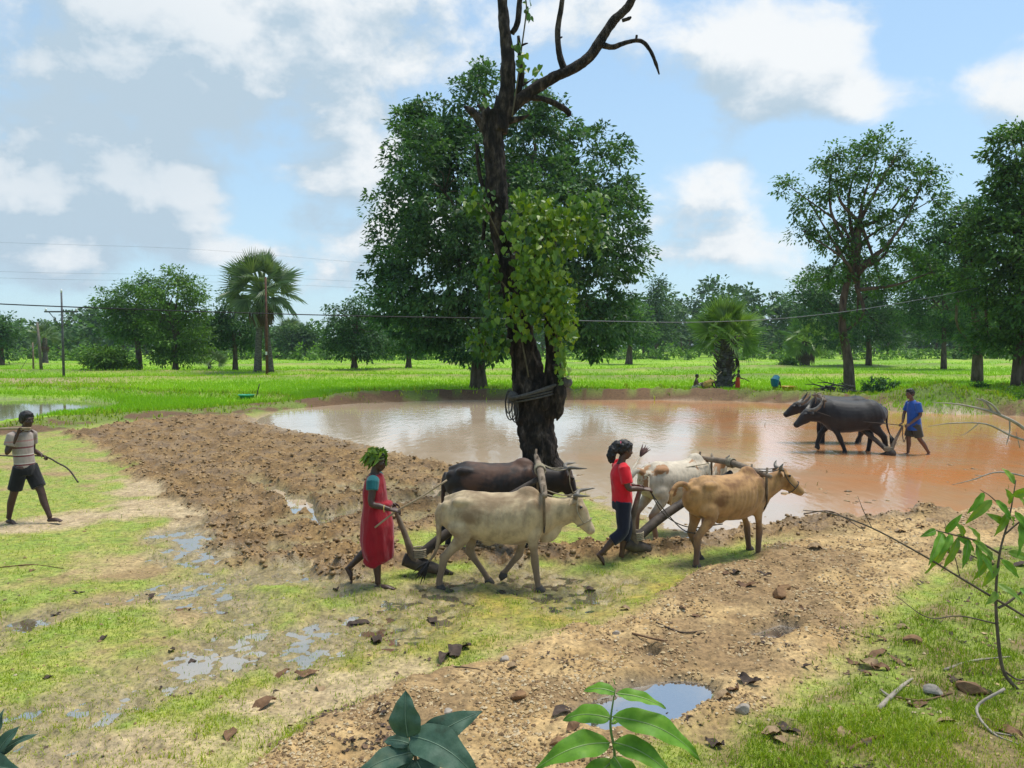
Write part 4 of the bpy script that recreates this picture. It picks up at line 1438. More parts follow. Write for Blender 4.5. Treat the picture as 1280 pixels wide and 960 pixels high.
    cen = np.array(L(667, 496))
    for k in range(25):
        a = k / 24 * 2 * math.pi
        ring.append(cen + np.array((math.cos(a) * .47, math.sin(a) * .47, .10 * math.cos(a))))
    for dz in (0, .05, .1):
        g.tube([p + np.array((0, 0, dz)) for p in ring], .018, 6, side=(0, 0, 1))
    g.tube(smooth_path([L(640, 496, -.45), L(665, 489, -.5), L(690, 481, -.38), L(708, 476, -.3)], 5), .030, 7, side=(0, 0, 1))
    for (cx, cy, w, hh) in ((638, 505, 6, 18), (641, 507, 5, 16), (636, 501, 4, 14), (644, 512, 4, 14)):
        lp = [L(cx + math.cos(t) * w, cy - math.sin(t) * hh, -.3) for t in np.linspace(0, 2 * math.pi, 17)]
        g.tube(lp, .012, 5, side=(0, 1, 0))
    g.ell(L(706, 477, -.3), (.12, .1, .10))
    g.ell(L(641, 494, -.32), (.10, .1, .09))
    o = g.build('rope_lashing', M_ROPE_D)
    o.location = b
    tag(o, 'dark rope lashed round the old trunk with hanging loops', 'rope')
    # vine
    rng = np.random.default_rng(44)
    M_VINEST = simple('vine_stem', [(.06, .05, .03), (.13, .11, .06)], 8, .8)
    vine = empty('climbing_vine', b, 0, 'yellow green heart leaved vine hanging on the old trunk', 'vine')
    lob = [(700, 290, 40, 36, -.5, 1.0, 190), (735, 270, 26, 22, -.4, .8, 80), (670, 275, 28, 26, -.6, 1.0, 110), (668, 330, 30, 36, -.7, 1.0, 150), (690, 370, 28, 40, -.6, 1.0, 170), (655, 380, 24, 40, -.6, 1.0, 110),
           (700, 410, 18, 28, -.5, 1, 80), (598, 258, 24, 18, -.4, .6, 60), (612, 345, 16, 24, -.4, .7, 55), (612, 425, 26, 20, -.4, .4, 75), (640, 300, 12, 30, -.5, .9, 40), (700, 455, 10, 18, -.4, .9, 26),
           (745, 295, 12, 24, -.4, .6, 30), (655, 255, 26, 10, -.5, 1, 36), (618, 395, 12, 24, -.45, .6, 34), (652, 85, 7, 16, -.1, .6, 14), (672, 97, 8, 6, -.1, .7, 6), (660, 12, 5, 8, 0, .3, 4), (606, 128, 5, 10, -.2, .8, 6), (645, 60, 5, 8, 0, .6, 5)]
    C, T, Lh = [], [], []
    for (cx, cy, rx, ry, dy, br, n) in lob:
        n = int(n * 1.9)
        d = rng.normal(0, .55, (n, 3))
        d = d / np.maximum(1, np.linalg.norm(d, axis=1))[:, None]
        c = np.array(L(cx, cy, dy)) + d * np.array((rx * s * .98, .5, ry * s * 1.1))
        C.append(c)
        T.append(np.clip(rng.normal(.28 + .34 * br * (cx > 625 and cx < 730), .24, n), 0, 1))
        Lh.append(rng.uniform(.06, .15, n))
    C = np.concatenate(C); T = np.concatenate(T); Lh = np.concatenate(Lh)
    n = len(C)
    D = unit(rng.normal(0, .55, (n, 3)) + np.array((0, -.35, -1.0)))
    N = unit(rng.normal(0, .75, (n, 3)) + np.array((.1, -1.0, .55)))
    S = unit(np.cross(D, N)); N = unit(np.cross(S, D))
    prof = [(0, 0, 0), (-.10, .32, .05), (.12, .52, .10), (.45, .44, .10), (1.0, 0, -.06), (.45, -.44, .10), (.12, -.52, .10), (-.10, -.32, .05)]
    Vv = np.stack([C + D * (a * Lh)[:, None] + S * (w * Lh * .9)[:, None] + N * (h * Lh)[:, None] for a, w, h in prof], 1).reshape(-1, 3)
    i = np.arange(n)[:, None] * 8
    Fq = np.concatenate([np.concatenate([i, i + 1, i + 2, i + 3], 1), np.concatenate([i, i + 3, i + 4, i + 4], 1)[:, :4]]) if False else None
    F4 = np.concatenate([i, i + 1, i + 2, i + 3], 1)
    F3 = np.concatenate([i, i + 3, i + 4], 1)
    F3b = np.concatenate([i, i + 4, i + 5], 1)
    F4b = np.concatenate([i, i + 5, i + 6, i + 7], 1)
    fo = link('foliage', mesh_np('foliage', Vv, [F4, F3, F3b, F4b], L_VINE, False, np.repeat(T, 8)), vine)
    fo['kind'] = 'stuff'
    g = Geo()
    for p in ([(660, 470, -.5), (650, 400, -.5), (665, 330, -.5), (690, 290, -.5), (735, 275, -.4)], [(690, 440, -.4), (700, 380, -.5), (690, 320, -.5), (672, 280, -.5)], [(630, 420, -.4), (612, 420, -.4), (604, 440, -.4)],
              [(625, 300, -.35), (605, 262, -.4), (590, 262, -.4)], [(640, 370, -.4), (615, 345, -.4), (612, 380, -.4)], [(640, 150, -.2), (648, 95, -.1), (652, 60, 0), (658, 12, 0), (655, -10, 0)]):
        q = smooth_path([L(*t) for t in p], 6)
        Geo().tube(q, .014, 5, side=(0, 1, 0)).build('vine_stem', M_VINEST, vine)


snag()
# ------------------------------------------------------------------ cattle
M_HORN = simple('horn', [(.07, .06, .05), (.22, .19, .15)], 9, .45)
M_HOOF = simple('hoof', [(.035, .03, .025), (.08, .065, .05)], 9, .7)
M_EYE = simple('dark_eye', [(.006, .005, .005)], 5, .12, spec=.6)
M_WOOD = simple('worn_wood', [(.07, .05, .035), (.17, .125, .085), (.27, .21, .15)], 6, .8, .5, .01, (1, 1, 1))
M_WOOD_D = simple('dark_wet_wood', [(.02, .016, .013), (.06, .045, .035), (.10, .08, .06)], 7, .7, .5, .01)
M_ROPE = simple('jute_rope', [(.20, .16, .10), (.38, .32, .22)], 40, .9, .4, .005)
M_ROPE_DK = simple('dark_cord', [(.04, .035, .03), (.10, .085, .07)], 40, .9)


def coat(name, base, patch=None, thr=(.5, .6), pscale=2.2, legs=None, leg_z=(.55, .15), back=None, shag=.25, rough=.75, belly=None):
    """short hair: base tone, patches of a second colour, muddied lower legs"""
    m, nt, p = bsdf(name)
    t = nd(nt, 'ShaderNodeTexCoord')
    sx = nd(nt, 'ShaderNodeSeparateXYZ')
    lk(nt, t.outputs['Object'], sx.inputs[0])
    fine = noise_n(nt, 9.0, 6.0, .65, stretch=(1, 1, .6))
    c = ramp(nt, fine, [tuple(v * .52 for v in base), base, tuple(min(1, v * 1.3) for v in base)], [.28, .5, .74])
    if patch:
        c = mix_c(nt, smap(nt, noise_n(nt, pscale, 4.0, .55, dist=.3), thr[0], thr[1]), c, patch)
    if back:
        c = mix_c(nt, smap(nt, math_n(nt, 'ADD', sx.outputs[2], math_n(nt, 'MULTIPLY', math_n(nt, 'SUBTRACT', noise_n(nt, 3.0), .5), .35)), back[1], back[2]), c, back[0])
    if legs:
        zz = math_n(nt, 'ADD', sx.outputs[2], math_n(nt, 'MULTIPLY', math_n(nt, 'SUBTRACT', noise_n(nt, 5.0), .5), .3))
        c = mix_c(nt, smap(nt, zz, leg_z[0], leg_z[1]), c, legs)
    lk(nt, c, p.inputs['Base Color'])
    p.inputs['Roughness'].default_value = rough
    p.inputs['Specular IOR Level'].default_value = .3
    p.inputs['Sheen Weight'].default_value = .15
    bump_n(nt, p, noise_n(nt, 70.0, 4.0, .6, stretch=(.35, 1, 1)), shag, .006)
    return m


def bovine(name, label, group, loc, yaw, mat, legs, head=None, hump=.10, horns='curve', tail=None, tuft=True, s=1.0, dewlap=True, bulk=1.0, earcol=None, buffalo=False, tuftmat=None, hornmat=None):
    """local frame: +X forward, +Z up, origin on the ground under the belly. legs: dict of joint lists."""
    root = empty(name, loc, yaw, label, 'buffalo' if buffalo else 'cow', group)
    root.scale = (s, s, s)
    g = Geo()
    # barrel: x, z, half height, half width
    st = [(-.655, .955, .05, .045), (-.63, .93, .11, .09), (-.575, .90, .185, .150), (-.50, .875, .235, .190), (-.40, .855, .262, .215), (-.28, .835, .268, .225), (-.13, .815, .278, .238), (.02, .805, .290, .250),
          (.17, .808, .295, .245), (.30, .825, .290, .222), (.42, .835, .270, .188), (.52, .825, .225, .150), (.59, .80, .165, .105), (.635, .785, .09, .06)]
    if buffalo:
        st = [(x * 1.04, z + .0 - .02 * (abs(x) < .4), hh * 1.10, hw * 1.22) for x, z, hh, hw in st]
    g.tube([(x, 0, z) for x, z, hh, hw in st], [(hw * bulk, hh * (1 + (bulk - 1) * .5)) for x, z, hh, hw in st], 28)
    # hip bones, shoulder blades, belly
    for sy in (-1, 1):
        g.ell((-.40, sy * .135, 1.01), (.12, .07, .065))
        g.ell((-.575, sy * .075, .945), (.08, .06, .07))
        g.ell((.36, sy * .150 * bulk, .87), (.10, .075, .20), Matrix.Rotation(.25, 3, 'Y'))
    g.tube([(-.62, 0, 1.0), (-.4, 0, 1.075), (-.1, 0, 1.055), (.15, 0, 1.06), (.33, 0, 1.085)], [.05, .055, .045, .05, .07], 10)
    xs = np.array([q[0] for q in st]); zc_ = np.array([q[1] for q in st]); hh_ = np.array([q[2] for q in st]); hw_ = np.array([q[3] for q in st])
    if not buffalo:
        for i in range(8):
            rx = -.16 + .066 * i
            for sy in (-1, 1):
                pr = []
                for an in np.linspace(.75, 2.35, 9):
                    xx = rx - .05 * (an - .75)
                    pr.append((xx, sy * math.sin(an) * np.interp(xx, xs, hw_) * bulk * 1.0, np.interp(xx, xs, zc_) + math.cos(an) * np.interp(xx, xs, hh_) * 1.0))
                g.tube(pr, [.002, .006, .009, .009, .009, .009, .008, .006, .002], 6, side=(1, 0, 0))
    if hump:
        g.ell((.33, 0, 1.045), (.15, .095, .075 + hump * .55), Matrix.Rotation(.12, 3, 'Y'))
        g.tube([(.05, 0, 1.0), (.2, 0, 1.04), (.34, 0, 1.05), (.48, 0, .99), (.60, 0, .93)], [(.08, .06), (.11, .075), (.115, .085), (.10, .08), (.07, .06)], 12)
    if not buffalo:
        g.ell((-.12, 0, .53), (.08, .045, .05))
    # neck and head
    hd = dict(poll=(.90, 0, 1.03), muz=(1.07, 0, .70))
    if head:
        hd.update(head)
    P, Mz = np.array(hd['poll'], dtype=float), np.array(hd['muz'], dtype=float)
    fwd = unit(Mz - P)
    n0, n1 = np.array((.46, 0, .88)), P + fwd * .06 - np.array((.02, 0, .03))
    nm = (n0 + n1) / 2 + np.array((0, 0, -.02))
    nk = smooth_path([np.array((.36, 0, .87)), n0, nm, n1], 4)
    g.tube(nk, lerp_r([(.15, .22), (.125, .20), (.088, .145), (.072, .105)] if not buffalo else [(.18, .24), (.16, .21), (.125, .155), (.10, .115)], len(nk)), 18)
    if dewlap and not buffalo:
        dl = [np.array((.46, 0, .60)), np.array((.575, 0, .615)), np.array((.635, 0, .70)), nm + np.array((.02, 0, -.13)), n1 + np.array((.0, 0, -.07)) + fwd * .05]
        g.tube(smooth_path(dl, 4), lerp_r([(.05, .07), (.034, .075), (.026, .075), (.024, .06), (.022, .03)], 17), 10)
    k = 1.12 if buffalo else 1.0
    hs = [(-.05, .05, .05), (0.0, .078, .082), (.07, .086, .100), (.15, .078, .100), (.24, .060, .082), (.32, .052, .066), (.385, .056, .060), (.42, .046, .048), (.437, .025, .028)]
    hl = np.linalg.norm(Mz - P)
    upv = unit(np.cross(np.cross(fwd, np.array((0, 0, 1.0))), fwd))
    sidev = unit(np.cross(upv, fwd))
    hp = [P + fwd * (a * hl / .40) - upv * (.035 if a > .02 else .0) for a, _, _ in hs]
    g.tube(hp, [(w * k, h * k) for _, w, h in hs], 16, side=sidev)
    jaw = [P + fwd * (a * hl / .40) - upv * d for a, d in ((.04, .10), (.14, .125), (.25, .10), (.36, .075))]
    g.tube(jaw, [(.04, .05), (.05, .055), (.04, .04), (.034, .03)], 10, side=sidev)
    for sg in (-1, 1):
        g.ell(P + fwd * .09 + sidev * sg * .076 * k + upv * .028, (.03, .028, .026))
        # ears
        e0 = P + fwd * .015 + sidev * sg * .065 * k - upv * .005
        e1 = e0 + sidev * sg * .09 - fwd * .03 - upv * .015
        e2 = e0 + sidev * sg * .18 - fwd * .01 - upv * (.055 if not buffalo else .03)
        g.tube(smooth_path([e0, e1, e2], 4), lerp_r([(.022, .020), (.052, .020), (.012, .010)], 9), 10, side=unit(fwd - .3 * upv))
    # legs
    r_f = [.08, .095, .068, .046, .049, .036, .034, .042]
    r_h = [.10, .150, .095, .060, .053, .038, .036, .042]
    for key, pts in legs.items():
        hind = key[0] == 'h'
        q = [np.array(p, dtype=float) for p in pts]
        # pts: top, mid(elbow/stifle), knee/hock, fetlock, foot
        top, mid, kn, fe, ft = q
        path = [top, (top + mid) / 2, mid, (mid * .45 + kn * .55), kn, (kn * .45 + fe * .55), fe, ft]
        rr = [v * (1.22 if buffalo else 1.0) for v in (r_h if hind else r_f)]
        fl = [(.62, 1.0)] * 3 + [(.85, 1.0)] * 2 + [(1, 1)] * 3
        pp = smooth_path(path, 3)
        g.tube(pp, lerp_r([(r_ * f[0], r_ * f[1]) for r_, f in zip(rr, fl)], len(pp)), 14)
        if hind:
            g.ell(kn + np.array((-.03, 0, .01)), (.04, .03, .045))
    # tail
    tl = tail or [(-.64, 0, .97), (-.70, 0, .86), (-.70, .02, .6), (-.72, .03, .38)]
    tp = smooth_path(tl, 5)
    g.tube(tp, lerp_r([.048, .034, .024, .018], len(tp)), 9, side=(0, 1, 0))
    g.build('body', mat, root, remesh=.0155, relax=4, noise=(.011, (5, 5, 4), 5))
    if tuft:
        g = Geo()
        a = np.array(tp[-1]); dr = unit(a - np.array(tp[-3]))
        rg_ = np.random.default_rng(5)
        for i in range(16):
            d = unit(dr + rg_.normal(0, .17, 3)); ll = rg_.uniform(.14, .27)
            g.tube([a - dr * .02, a + d * ll * .5 + rg_.normal(0, .008, 3), a + d * ll], [.012, .014, .002], 5, side=(0, 1, 0))
        g.build('tail_tuft', tuftmat or M_HAIR, root)
    for sg in (-1, 1):
        Geo().ell(P + fwd * .095 + sidev * sg * .096 * k + upv * .026, (.017, .017, .017)).build('eye', M_EYE, root)
        h0 = P + sidev * sg * .05 * k - fwd * .02 + upv * .02
        if horns == 'curve':
            hpth = [h0, h0 + sidev * sg * .07 - fwd * .05 + upv * .02, h0 + sidev * sg * .12 - fwd * .06 + upv * .11, h0 + sidev * sg * .10 - fwd * .06 + upv * .21]
        elif horns == 'out':
            hpth = [h0, h0 + sidev * sg * .08 - fwd * .03 + upv * .03, h0 + sidev * sg * .15 + upv * .10, h0 + sidev * sg * .19 + fwd * .04 + upv * .19]
        elif horns == 'short':
            hpth = [h0, h0 + sidev * sg * .05 - fwd * .04, h0 + sidev * sg * .08 - fwd * .06 + upv * .03, h0 + sidev * sg * .09 - fwd * .07 + upv * .07]
        else:  # buffalo sweep
            hpth = [h0, h0 + sidev * sg * .10 - fwd * .06 - upv * .03, h0 + sidev * sg * .17 - fwd * .16 - upv * .03, h0 + sidev * sg * .17 - fwd * .27 + upv * .0, h0 + sidev * sg * .12 - fwd * .35 + upv * .05]
        hp_ = smooth_path(hpth, 5)
        rr = [.028, .024, .016, .004] if horns != 'sweep' else [.045, .042, .034, .022, .006]
        Geo().tube(hp_, lerp_r(rr, len(hp_)), 10, side=(0, 0, 1)).build('horn', hornmat or M_HORN, root)
    for key, pts in legs.items():
        ft = np.array(pts[-1], dtype=float)
        fe = np.array(pts[-2], dtype=float)
        dz = unit(ft - fe)
        g = Geo()
        a0 = ft - dz * .035
        for sy in (-1, 1):
            g.tube([a0 + np.array((0, sy * .018, 0)), ft + np.array((.012, sy * .020, -.02)), ft + np.array((.028, sy * .020, -.045))], [(.026, .040), (.030, .052), (.027, .050)], 10)
        g.build('hoof', M_HOOF, root)
    return root, dict(P=P, M=Mz, fwd=fwd, side=sidev, up=upv)


M_HAIR = simple('black_hair', [(.006, .005, .005), (.02, .016, .014)], 20, .55, .5, .01, spec=.4)
M_HAIR_R = simple('rusty_tail_hair', [(.04, .015, .012), (.10, .04, .03)], 20, .7)
C_CREAM = coat('cream_coat', (.45, .34, .20), (.21, .135, .07), (.45, .66), 2.2, (.17, .115, .07), (.66, .22), shag=.4)
C_DARK = coat('dark_brown_coat', (.018, .011, .008), (.085, .038, .020), (.48, .62), 2.2, (.012, .009, .008), (.75, .5), shag=.3, rough=.6)
C_PATCH = coat('cream_coat_with_tan_patches', (.50, .42, .31), (.33, .165, .07), (.555, .585), 2.7, (.22, .12, .075), (.58, .34))
C_TAN = coat('tan_coat', (.38, .205, .075), (.19, .085, .028), (.52, .64), 2.3, (.13, .075, .045), (.56, .22))
C_BUFF = coat('buffalo_hide', (.016, .0145, .0145), (.036, .032, .029), (.50, .66), 2.4, (.014, .011, .010), (.55, .25), shag=.3, rough=.62)

GZ = lambda x, y: hgt(x, y)


def yaw_pt(loc, yaw, p, s=1.0):
    c, q = math.cos(yaw), math.sin(yaw)
    return np.array((loc[0] + s * (p[0] * c - p[1] * q), loc[1] + s * (p[0] * q + p[1] * c), loc[2] + s * p[2]))


STAND = dict(fl=[(.40, .12, .80), (.39, .135, .60), (.40, .125, .36), (.395, .12, .12), (.41, .12, .045)],
             fr=[(.40, -.12, .80), (.39, -.135, .60), (.40, -.125, .36), (.395, -.12, .12), (.41, -.12, .045)],
             hl=[(-.43, .12, .86), (-.37, .16, .63), (-.53, .13, .40), (-.50, .12, .12), (-.48, .12, .045)],
             hr=[(-.43, -.12, .86), (-.37, -.16, .63), (-.53, -.13, .40), (-.50, -.12, .12), (-.48, -.12, .045)])


def mk(**kw):
    d = {k: list(v) for k, v in STAND.items()}
    d.update(kw)
    return d


COWS = {}
CATTLE = 'draught cattle ploughing the field'


def cattle():
    # cream ox, nearest, walking right. photo x 530..735
    s = .96
    loc = G(624, 731); loc.z = GZ(loc.x, loc.y) - .02
    lg = mk(hr=[(-.45, -.12, .86), (-.40, -.16, .62), (-.60, -.13, .38), (-.665, -.12, .12), (-.66, -.12, .035)],
            hl=[(-.41, .12, .86), (-.34, .15, .62), (-.34, .13, .37), (-.17, .12, .12), (-.13, .12, .04)],
            fr=[(.40, -.12, .80), (.39, -.135, .58), (.41, -.125, .35), (.44, -.12, .11), (.46, -.12, .04)],
            fl=[(.38, .12, .80), (.27, .13, .58), (.22, .125, .37), (.08, .12, .19), (.02, .12, .13)])
    COWS['cream'] = (loc, R(-4), s) + bovine('humped_ox', 'cream humped ox nearest the camera, pulling the plough', CATTLE, loc, R(-4), C_CREAM, lg,
                                             dict(poll=(.86, 0, 1.035), muz=(1.06, -.03, .70)), .10, 'out', [(-.64, 0, .96), (-.695, -.02, .84), (-.68, -.05, .6), (-.72, -.06, .42), (-.80, -.06, .30)], True, s, tuftmat=M_HAIR)
    # dark brown ox beyond it
    loc = G(622, 692); loc.z = GZ(loc.x, loc.y) - .05
    s = .98
    lg = mk(hr=[(-.45, -.12, .86), (-.40, -.16, .62), (-.55, -.13, .38), (-.62, -.12, .12), (-.62, -.12, .035)], hl=[(-.41, .12, .86), (-.34, .15, .62), (-.40, .13, .37), (-.30, .12, .12), (-.27, .12, .04)])
    COWS['dark'] = (loc, R(-3), s) + bovine('humped_ox', 'dark brown ox half hidden behind the cream ox', CATTLE, loc, R(-3), C_DARK, lg,
                                            dict(poll=(.87, 0, 1.0), muz=(1.02, .04, .66)), .09, 'out', [(-.64, 0, .97), (-.69, .0, .85), (-.70, -.02, .6), (-.70, -.02, .32)], True, s, tuftmat=M_HAIR)
    # tan ox, right team, heading right and away
    loc = G(908, 699); loc.z = GZ(loc.x, loc.y) - .03
    s = .96
    lg = mk(hr=[(-.45, -.12, .86), (-.40, -.16, .62), (-.58, -.13, .39), (-.60, -.13, .12), (-.60, -.13, .035)],
            hl=[(-.41, .12, .86), (-.36, .16, .62), (-.46, .13, .38), (-.36, .12, .12), (-.33, .12, .035)],
            fr=[(.40, -.12, .80), (.40, -.135, .58), (.43, -.125, .35), (.42, -.12, .11), (.43, -.12, .04)],
            fl=[(.38, .12, .80), (.38, .13, .58), (.46, .125, .37), (.49, .12, .13), (.51, .12, .05)])
    COWS['tan'] = (loc, R(27), s) + bovine('humped_ox', 'tan brown ox in the right team, beside the water', CATTLE, loc, R(27), C_TAN, lg,
                                           dict(poll=(.88, -.03, 1.08), muz=(1.14, -.17, .83)), .12, 'short', [(-.60, 0, .98), (-.72, 0, 1.04), (-.84, -.01, 1.02), (-.92, -.03, .92), (-.93, -.04, .80)], False, s)
    loc = G(846, 667); loc.z = GZ(loc.x, loc.y) - .05
    s = .98
    lg = mk(hr=[(-.45, -.12, .86), (-.40, -.16, .62), (-.56, -.13, .39), (-.50, -.13, .12), (-.50, -.13, .035)],
            hl=[(-.43, .12, .86), (-.40, .16, .62), (-.62, .13, .40), (-.63, .12, .12), (-.63, .12, .035)])
    COWS['patch'] = (loc, R(30), s) + bovine('humped_ox', 'white ox with tan patches, far one of the right team', CATTLE, loc, R(30), C_PATCH, lg,
                                             dict(poll=(.88, .06, 1.0), muz=(1.10, .14, .70)), .12, 'short', [(-.63, 0, .99), (-.76, -.02, 1.02), (-.86, .0, .92), (-.80, .06, .96), (-.62, .14, 1.10), (-.50, .2, 1.18)], True, s, tuftmat=M_HAIR_R)
    # buffaloes, heading left
    loc = G(1062, 563); loc.z = -.10
    s = 1.20
    lg = mk(hr=[(-.45, -.13, .84), (-.36, -.18, .60), (-.48, -.15, .38), (-.43, -.13, .12), (-.42, -.13, .035)],
            hl=[(-.45, .13, .84), (-.42, .18, .60), (-.62, .15, .38), (-.70, .13, .12), (-.72, .13, .035)],
            fr=[(.40, -.13, .78), (.42, -.15, .56), (.55, -.14, .40), (.62, -.13, .20), (.60, -.13, .14)],
            fl=[(.38, .13, .78), (.36, .15, .56), (.25, .14, .35), (.15, .13, .12), (.14, .13, .04)])
    hb = dict(poll=(.86, 0, .88), muz=(1.13, .03, .62))
    COWS['buf'] = (loc, R(176), s) + bovine('buffalo', 'black water buffalo nearer the camera, wading left in the pond', 'buffaloes ploughing the pond', loc, R(176), C_BUFF, lg, hb, 0, 'sweep',
                                            [(-.64, 0, .97), (-.72, .0, .90), (-.74, .0, .6), (-.80, .02, .40)], True, s, bulk=1.10, buffalo=True)
    loc = G(1066, 556); loc.y += .75; loc.x -= .05; loc.z = -.12
    lg2 = mk(hl=[(-.45, .13, .84), (-.36, .18, .60), (-.48, .15, .38), (-.36, .13, .12), (-.34, .13, .035)])
    hb = dict(poll=(.93, 0, .93), muz=(1.21, -.03, .71))
    COWS['buf2'] = (loc, R(176), s) + bovine('buffalo', 'second black buffalo, mostly hidden beyond the nearer one', 'buffaloes ploughing the pond', loc, R(176), C_BUFF, lg2, hb, 0, 'sweep',
                                             [(-.66, 0, .97), (-.78, -.1, 1.0), (-.86, -.15, .82), (-.92, -.17, .6), (-1.08, -.17, .50)], False, s, bulk=1.08, buffalo=True)


cattle()


# ------------------------------------------------------------------ yokes, ploughs, reins
def yoke(c1, c2, label, hx=.47, hz=1.13, over=.24, sag=0.0, thick=.036, pegs=True):
    a = yaw_pt(COWS[c1][0], COWS[c1][1], (hx, 0, hz), COWS[c1][2])
    b = yaw_pt(COWS[c2][0], COWS[c2][1], (hx, 0, hz), COWS[c2][2])
    d = unit(b - a)
    ln = np.linalg.norm(b - a)
    root = empty('yoke', tuple((a + b) / 2), 0, label, 'yoke', 'wooden yokes across the necks of the teams')
    o = (a + b) / 2
    p = smooth_path([a - d * over - o, a - o + np.array((0, 0, .015)), (a + b) / 2 - o + np.array((0, 0, .05 + sag)), b - o + np.array((0, 0, .015)), b + d * over - o], 5)
    Geo().tube(p, lerp_r([thick * .75, thick, thick * 1.25, thick, thick * .75], len(p)), 10, side=(0, 0, 1)).build('beam', M_WOOD, root)
    fw = np.array((math.cos(COWS[c1][1]), math.sin(COWS[c1][1]), 0))
    for q in (a, b):
        for sg in (-1, 1):
            c = q - o + d * sg * .17
            Geo().tube([c + np.array((0, 0, .10)), c + np.array((0, 0, -.02)) - fw * .01, c + np.array((0, 0, -.34))], [.014, .017, .013], 7, side=(1, 0, 0)).build('peg', M_WOOD, root)
        # throat strap
        pts = []
        for t in np.linspace(0, 1, 13):
            an = math.pi * t
            pts.append(q - o + d * (.17 * math.cos(an)) + np.array((0, 0, -.30 - .16 * math.sin(an))))
        Geo().tube(pts, .010, 6, side=(1, 0, 0)).build('strap', M_ROPE_DK, root)
    g = Geo()
    for k in range(4):
        ring = [(a + b) / 2 - o + fw * (.06 * math.cos(t)) + np.array((0, 0, .05 + sag + .06 * math.sin(t))) + d * (.03 * (k - 1.5)) for t in np.linspace(0, 2 * math.pi, 13)]
        g.tube(ring, .010, 5, side=tuple(d))
    g.build('lashing', M_ROPE, root)
    return (a + b) / 2


def plough(label, share, hand, tip, wood=None, handle_w=(.05, .035), curve=.15, beam_r=(.055, .045, .032), fwd=None):
    """share: point on the ground; hand: grip; tip: end of the draught beam"""
    wood = wood or M_WOOD_D
    sh = np.array(share); ha = np.array(hand) - sh; ti = np.array(tip) - sh
    f = unit(np.array((ti[0], ti[1], 0)))
    root = empty('plough', tuple(sh), 0, label, 'plough', 'wooden ard ploughs pulled by the teams')
    # body and share
    g = Geo()
    g.tube(smooth_path([-f * .14 + np.array((0, 0, .10)), np.array((0, 0, .05)), f * .22 + np.array((0, 0, -.03)), f * .42 + np.array((0, 0, -.10))], 5), lerp_r([(.06, .07), (.085, .085), (.07, .06), (.015, .015)], 16), 10, side=(-f[1], f[0], 0))
    g.build('share', wood, root)
    mid = ha * .5 - f * curve * .5
    hp = smooth_path([f * .02 + np.array((0, 0, .02)), ha * .22 - f * curve * .3, mid, ha], 6)
    Geo().tube(hp, lerp_r([(.075, .06), (.065, .05), (.045, .035), (.028, .024)], len(hp)), 10, side=(-f[1], f[0], 0)).build('handle', M_WOOD if wood is M_WOOD_D else wood, root)
    st = f * .02 + np.array((0, 0, .12))
    bp = smooth_path([st, st + (ti - st) * .25 + np.array((0, 0, .05)), st + (ti - st) * .6 + np.array((0, 0, .03)), ti], 6)
    Geo().tube(bp, lerp_r([beam_r[0], beam_r[0], beam_r[1], beam_r[2]], len(bp)), 10, side=(-f[1], f[0], 0)).build('beam', wood, root)
    g = Geo()
    for k in range(5):
        ring = [np.array((0, 0, .13 + .02 * k)) + f * (.09 * math.cos(t) + .03) + np.array((-f[1], f[0], 0)) * .09 * math.sin(t) for t in np.linspace(0, 2 * math.pi, 13)]
        g.tube(ring, .009, 5, side=(0, 0, 1))
    g.build('binding', M_ROPE, root)
    return root


def cord(name, pts, r, label, mat=None, cat='rope', k=6):
    P = [np.array(tuple(p)) for p in pts]
    o = P[0]
    q = smooth_path([p - o for p in P], k)
    ob = Geo().tube(q, r, 6, side=(0, 1, 0) if abs(P[-1][1] - P[0][1]) < abs(P[-1][0] - P[0][0]) else (0, 0, 1)).build(name, mat or M_ROPE, None)
    ob.location = o
    return tag(ob, label, cat)


Y1 = yoke('cream', 'dark', 'yoke across the necks of the cream and dark brown oxen', .50, 1.14)
Y2 = yoke('tan', 'patch', 'yoke joining the tan ox and the white patched ox', .54, 1.07)
Y3 = yoke('buf', 'buf2', 'pale yoke joining the two black buffaloes', .55, 1.13, .45, .02, .04)
# ------------------------------------------------------------------ people
def skin_mat(name, c):
    m, nt, p = bsdf(name)
    n = noise_n(nt, 14, 5, .6)
    lk(nt, ramp(nt, n, [tuple(v * .72 for v in c), c, tuple(v * 1.2 for v in c)], [.3, .5, .72]), p.inputs['Base Color'])
    p.inputs['Roughness'].default_value = .48
    p.inputs['Specular IOR Level'].default_value = .4
    p.inputs['Subsurface Weight'].default_value = .06
    p.inputs['Subsurface Radius'].default_value = (.02, .008, .005)
    bump_n(nt, p, noise_n(nt, 60, 3), .12, .004)
    return m


def cloth_mat(name, c, fold=.5, rough=.85, c2=None, stripes=None):
    m, nt, p = bsdf(name)
    n = noise_n(nt, 7, 5, .6)
    col = ramp(nt, n, [tuple(v * .75 for v in c), c, tuple(min(1, v * 1.15) for v in c)], [.3, .5, .72])
    if stripes:
        t = nd(nt, 'ShaderNodeTexCoord')
        sx = nd(nt, 'ShaderNodeSeparateXYZ')
        lk(nt, t.outputs['Object'], sx.inputs[0])
        for z0, hw, sc_ in stripes:
            d = math_n(nt, 'ABSOLUTE', math_n(nt, 'SUBTRACT', sx.outputs[2], z0))
            col = mix_c(nt, smap(nt, d, hw * 1.15, hw * .85), col, sc_)
    lk(nt, col, p.inputs['Base Color'])
    p.inputs['Roughness'].default_value = rough
    p.inputs['Specular IOR Level'].default_value = .2
    p.inputs['Sheen Weight'].default_value = .2
    bump_n(nt, p, math_n(nt, 'ADD', noise_n(nt, 9, 3, .5, stretch=(1, 1, .45)), math_n(nt, 'MULTIPLY', noise_n(nt, 160, 2), .06)), fold, .03)
    return m


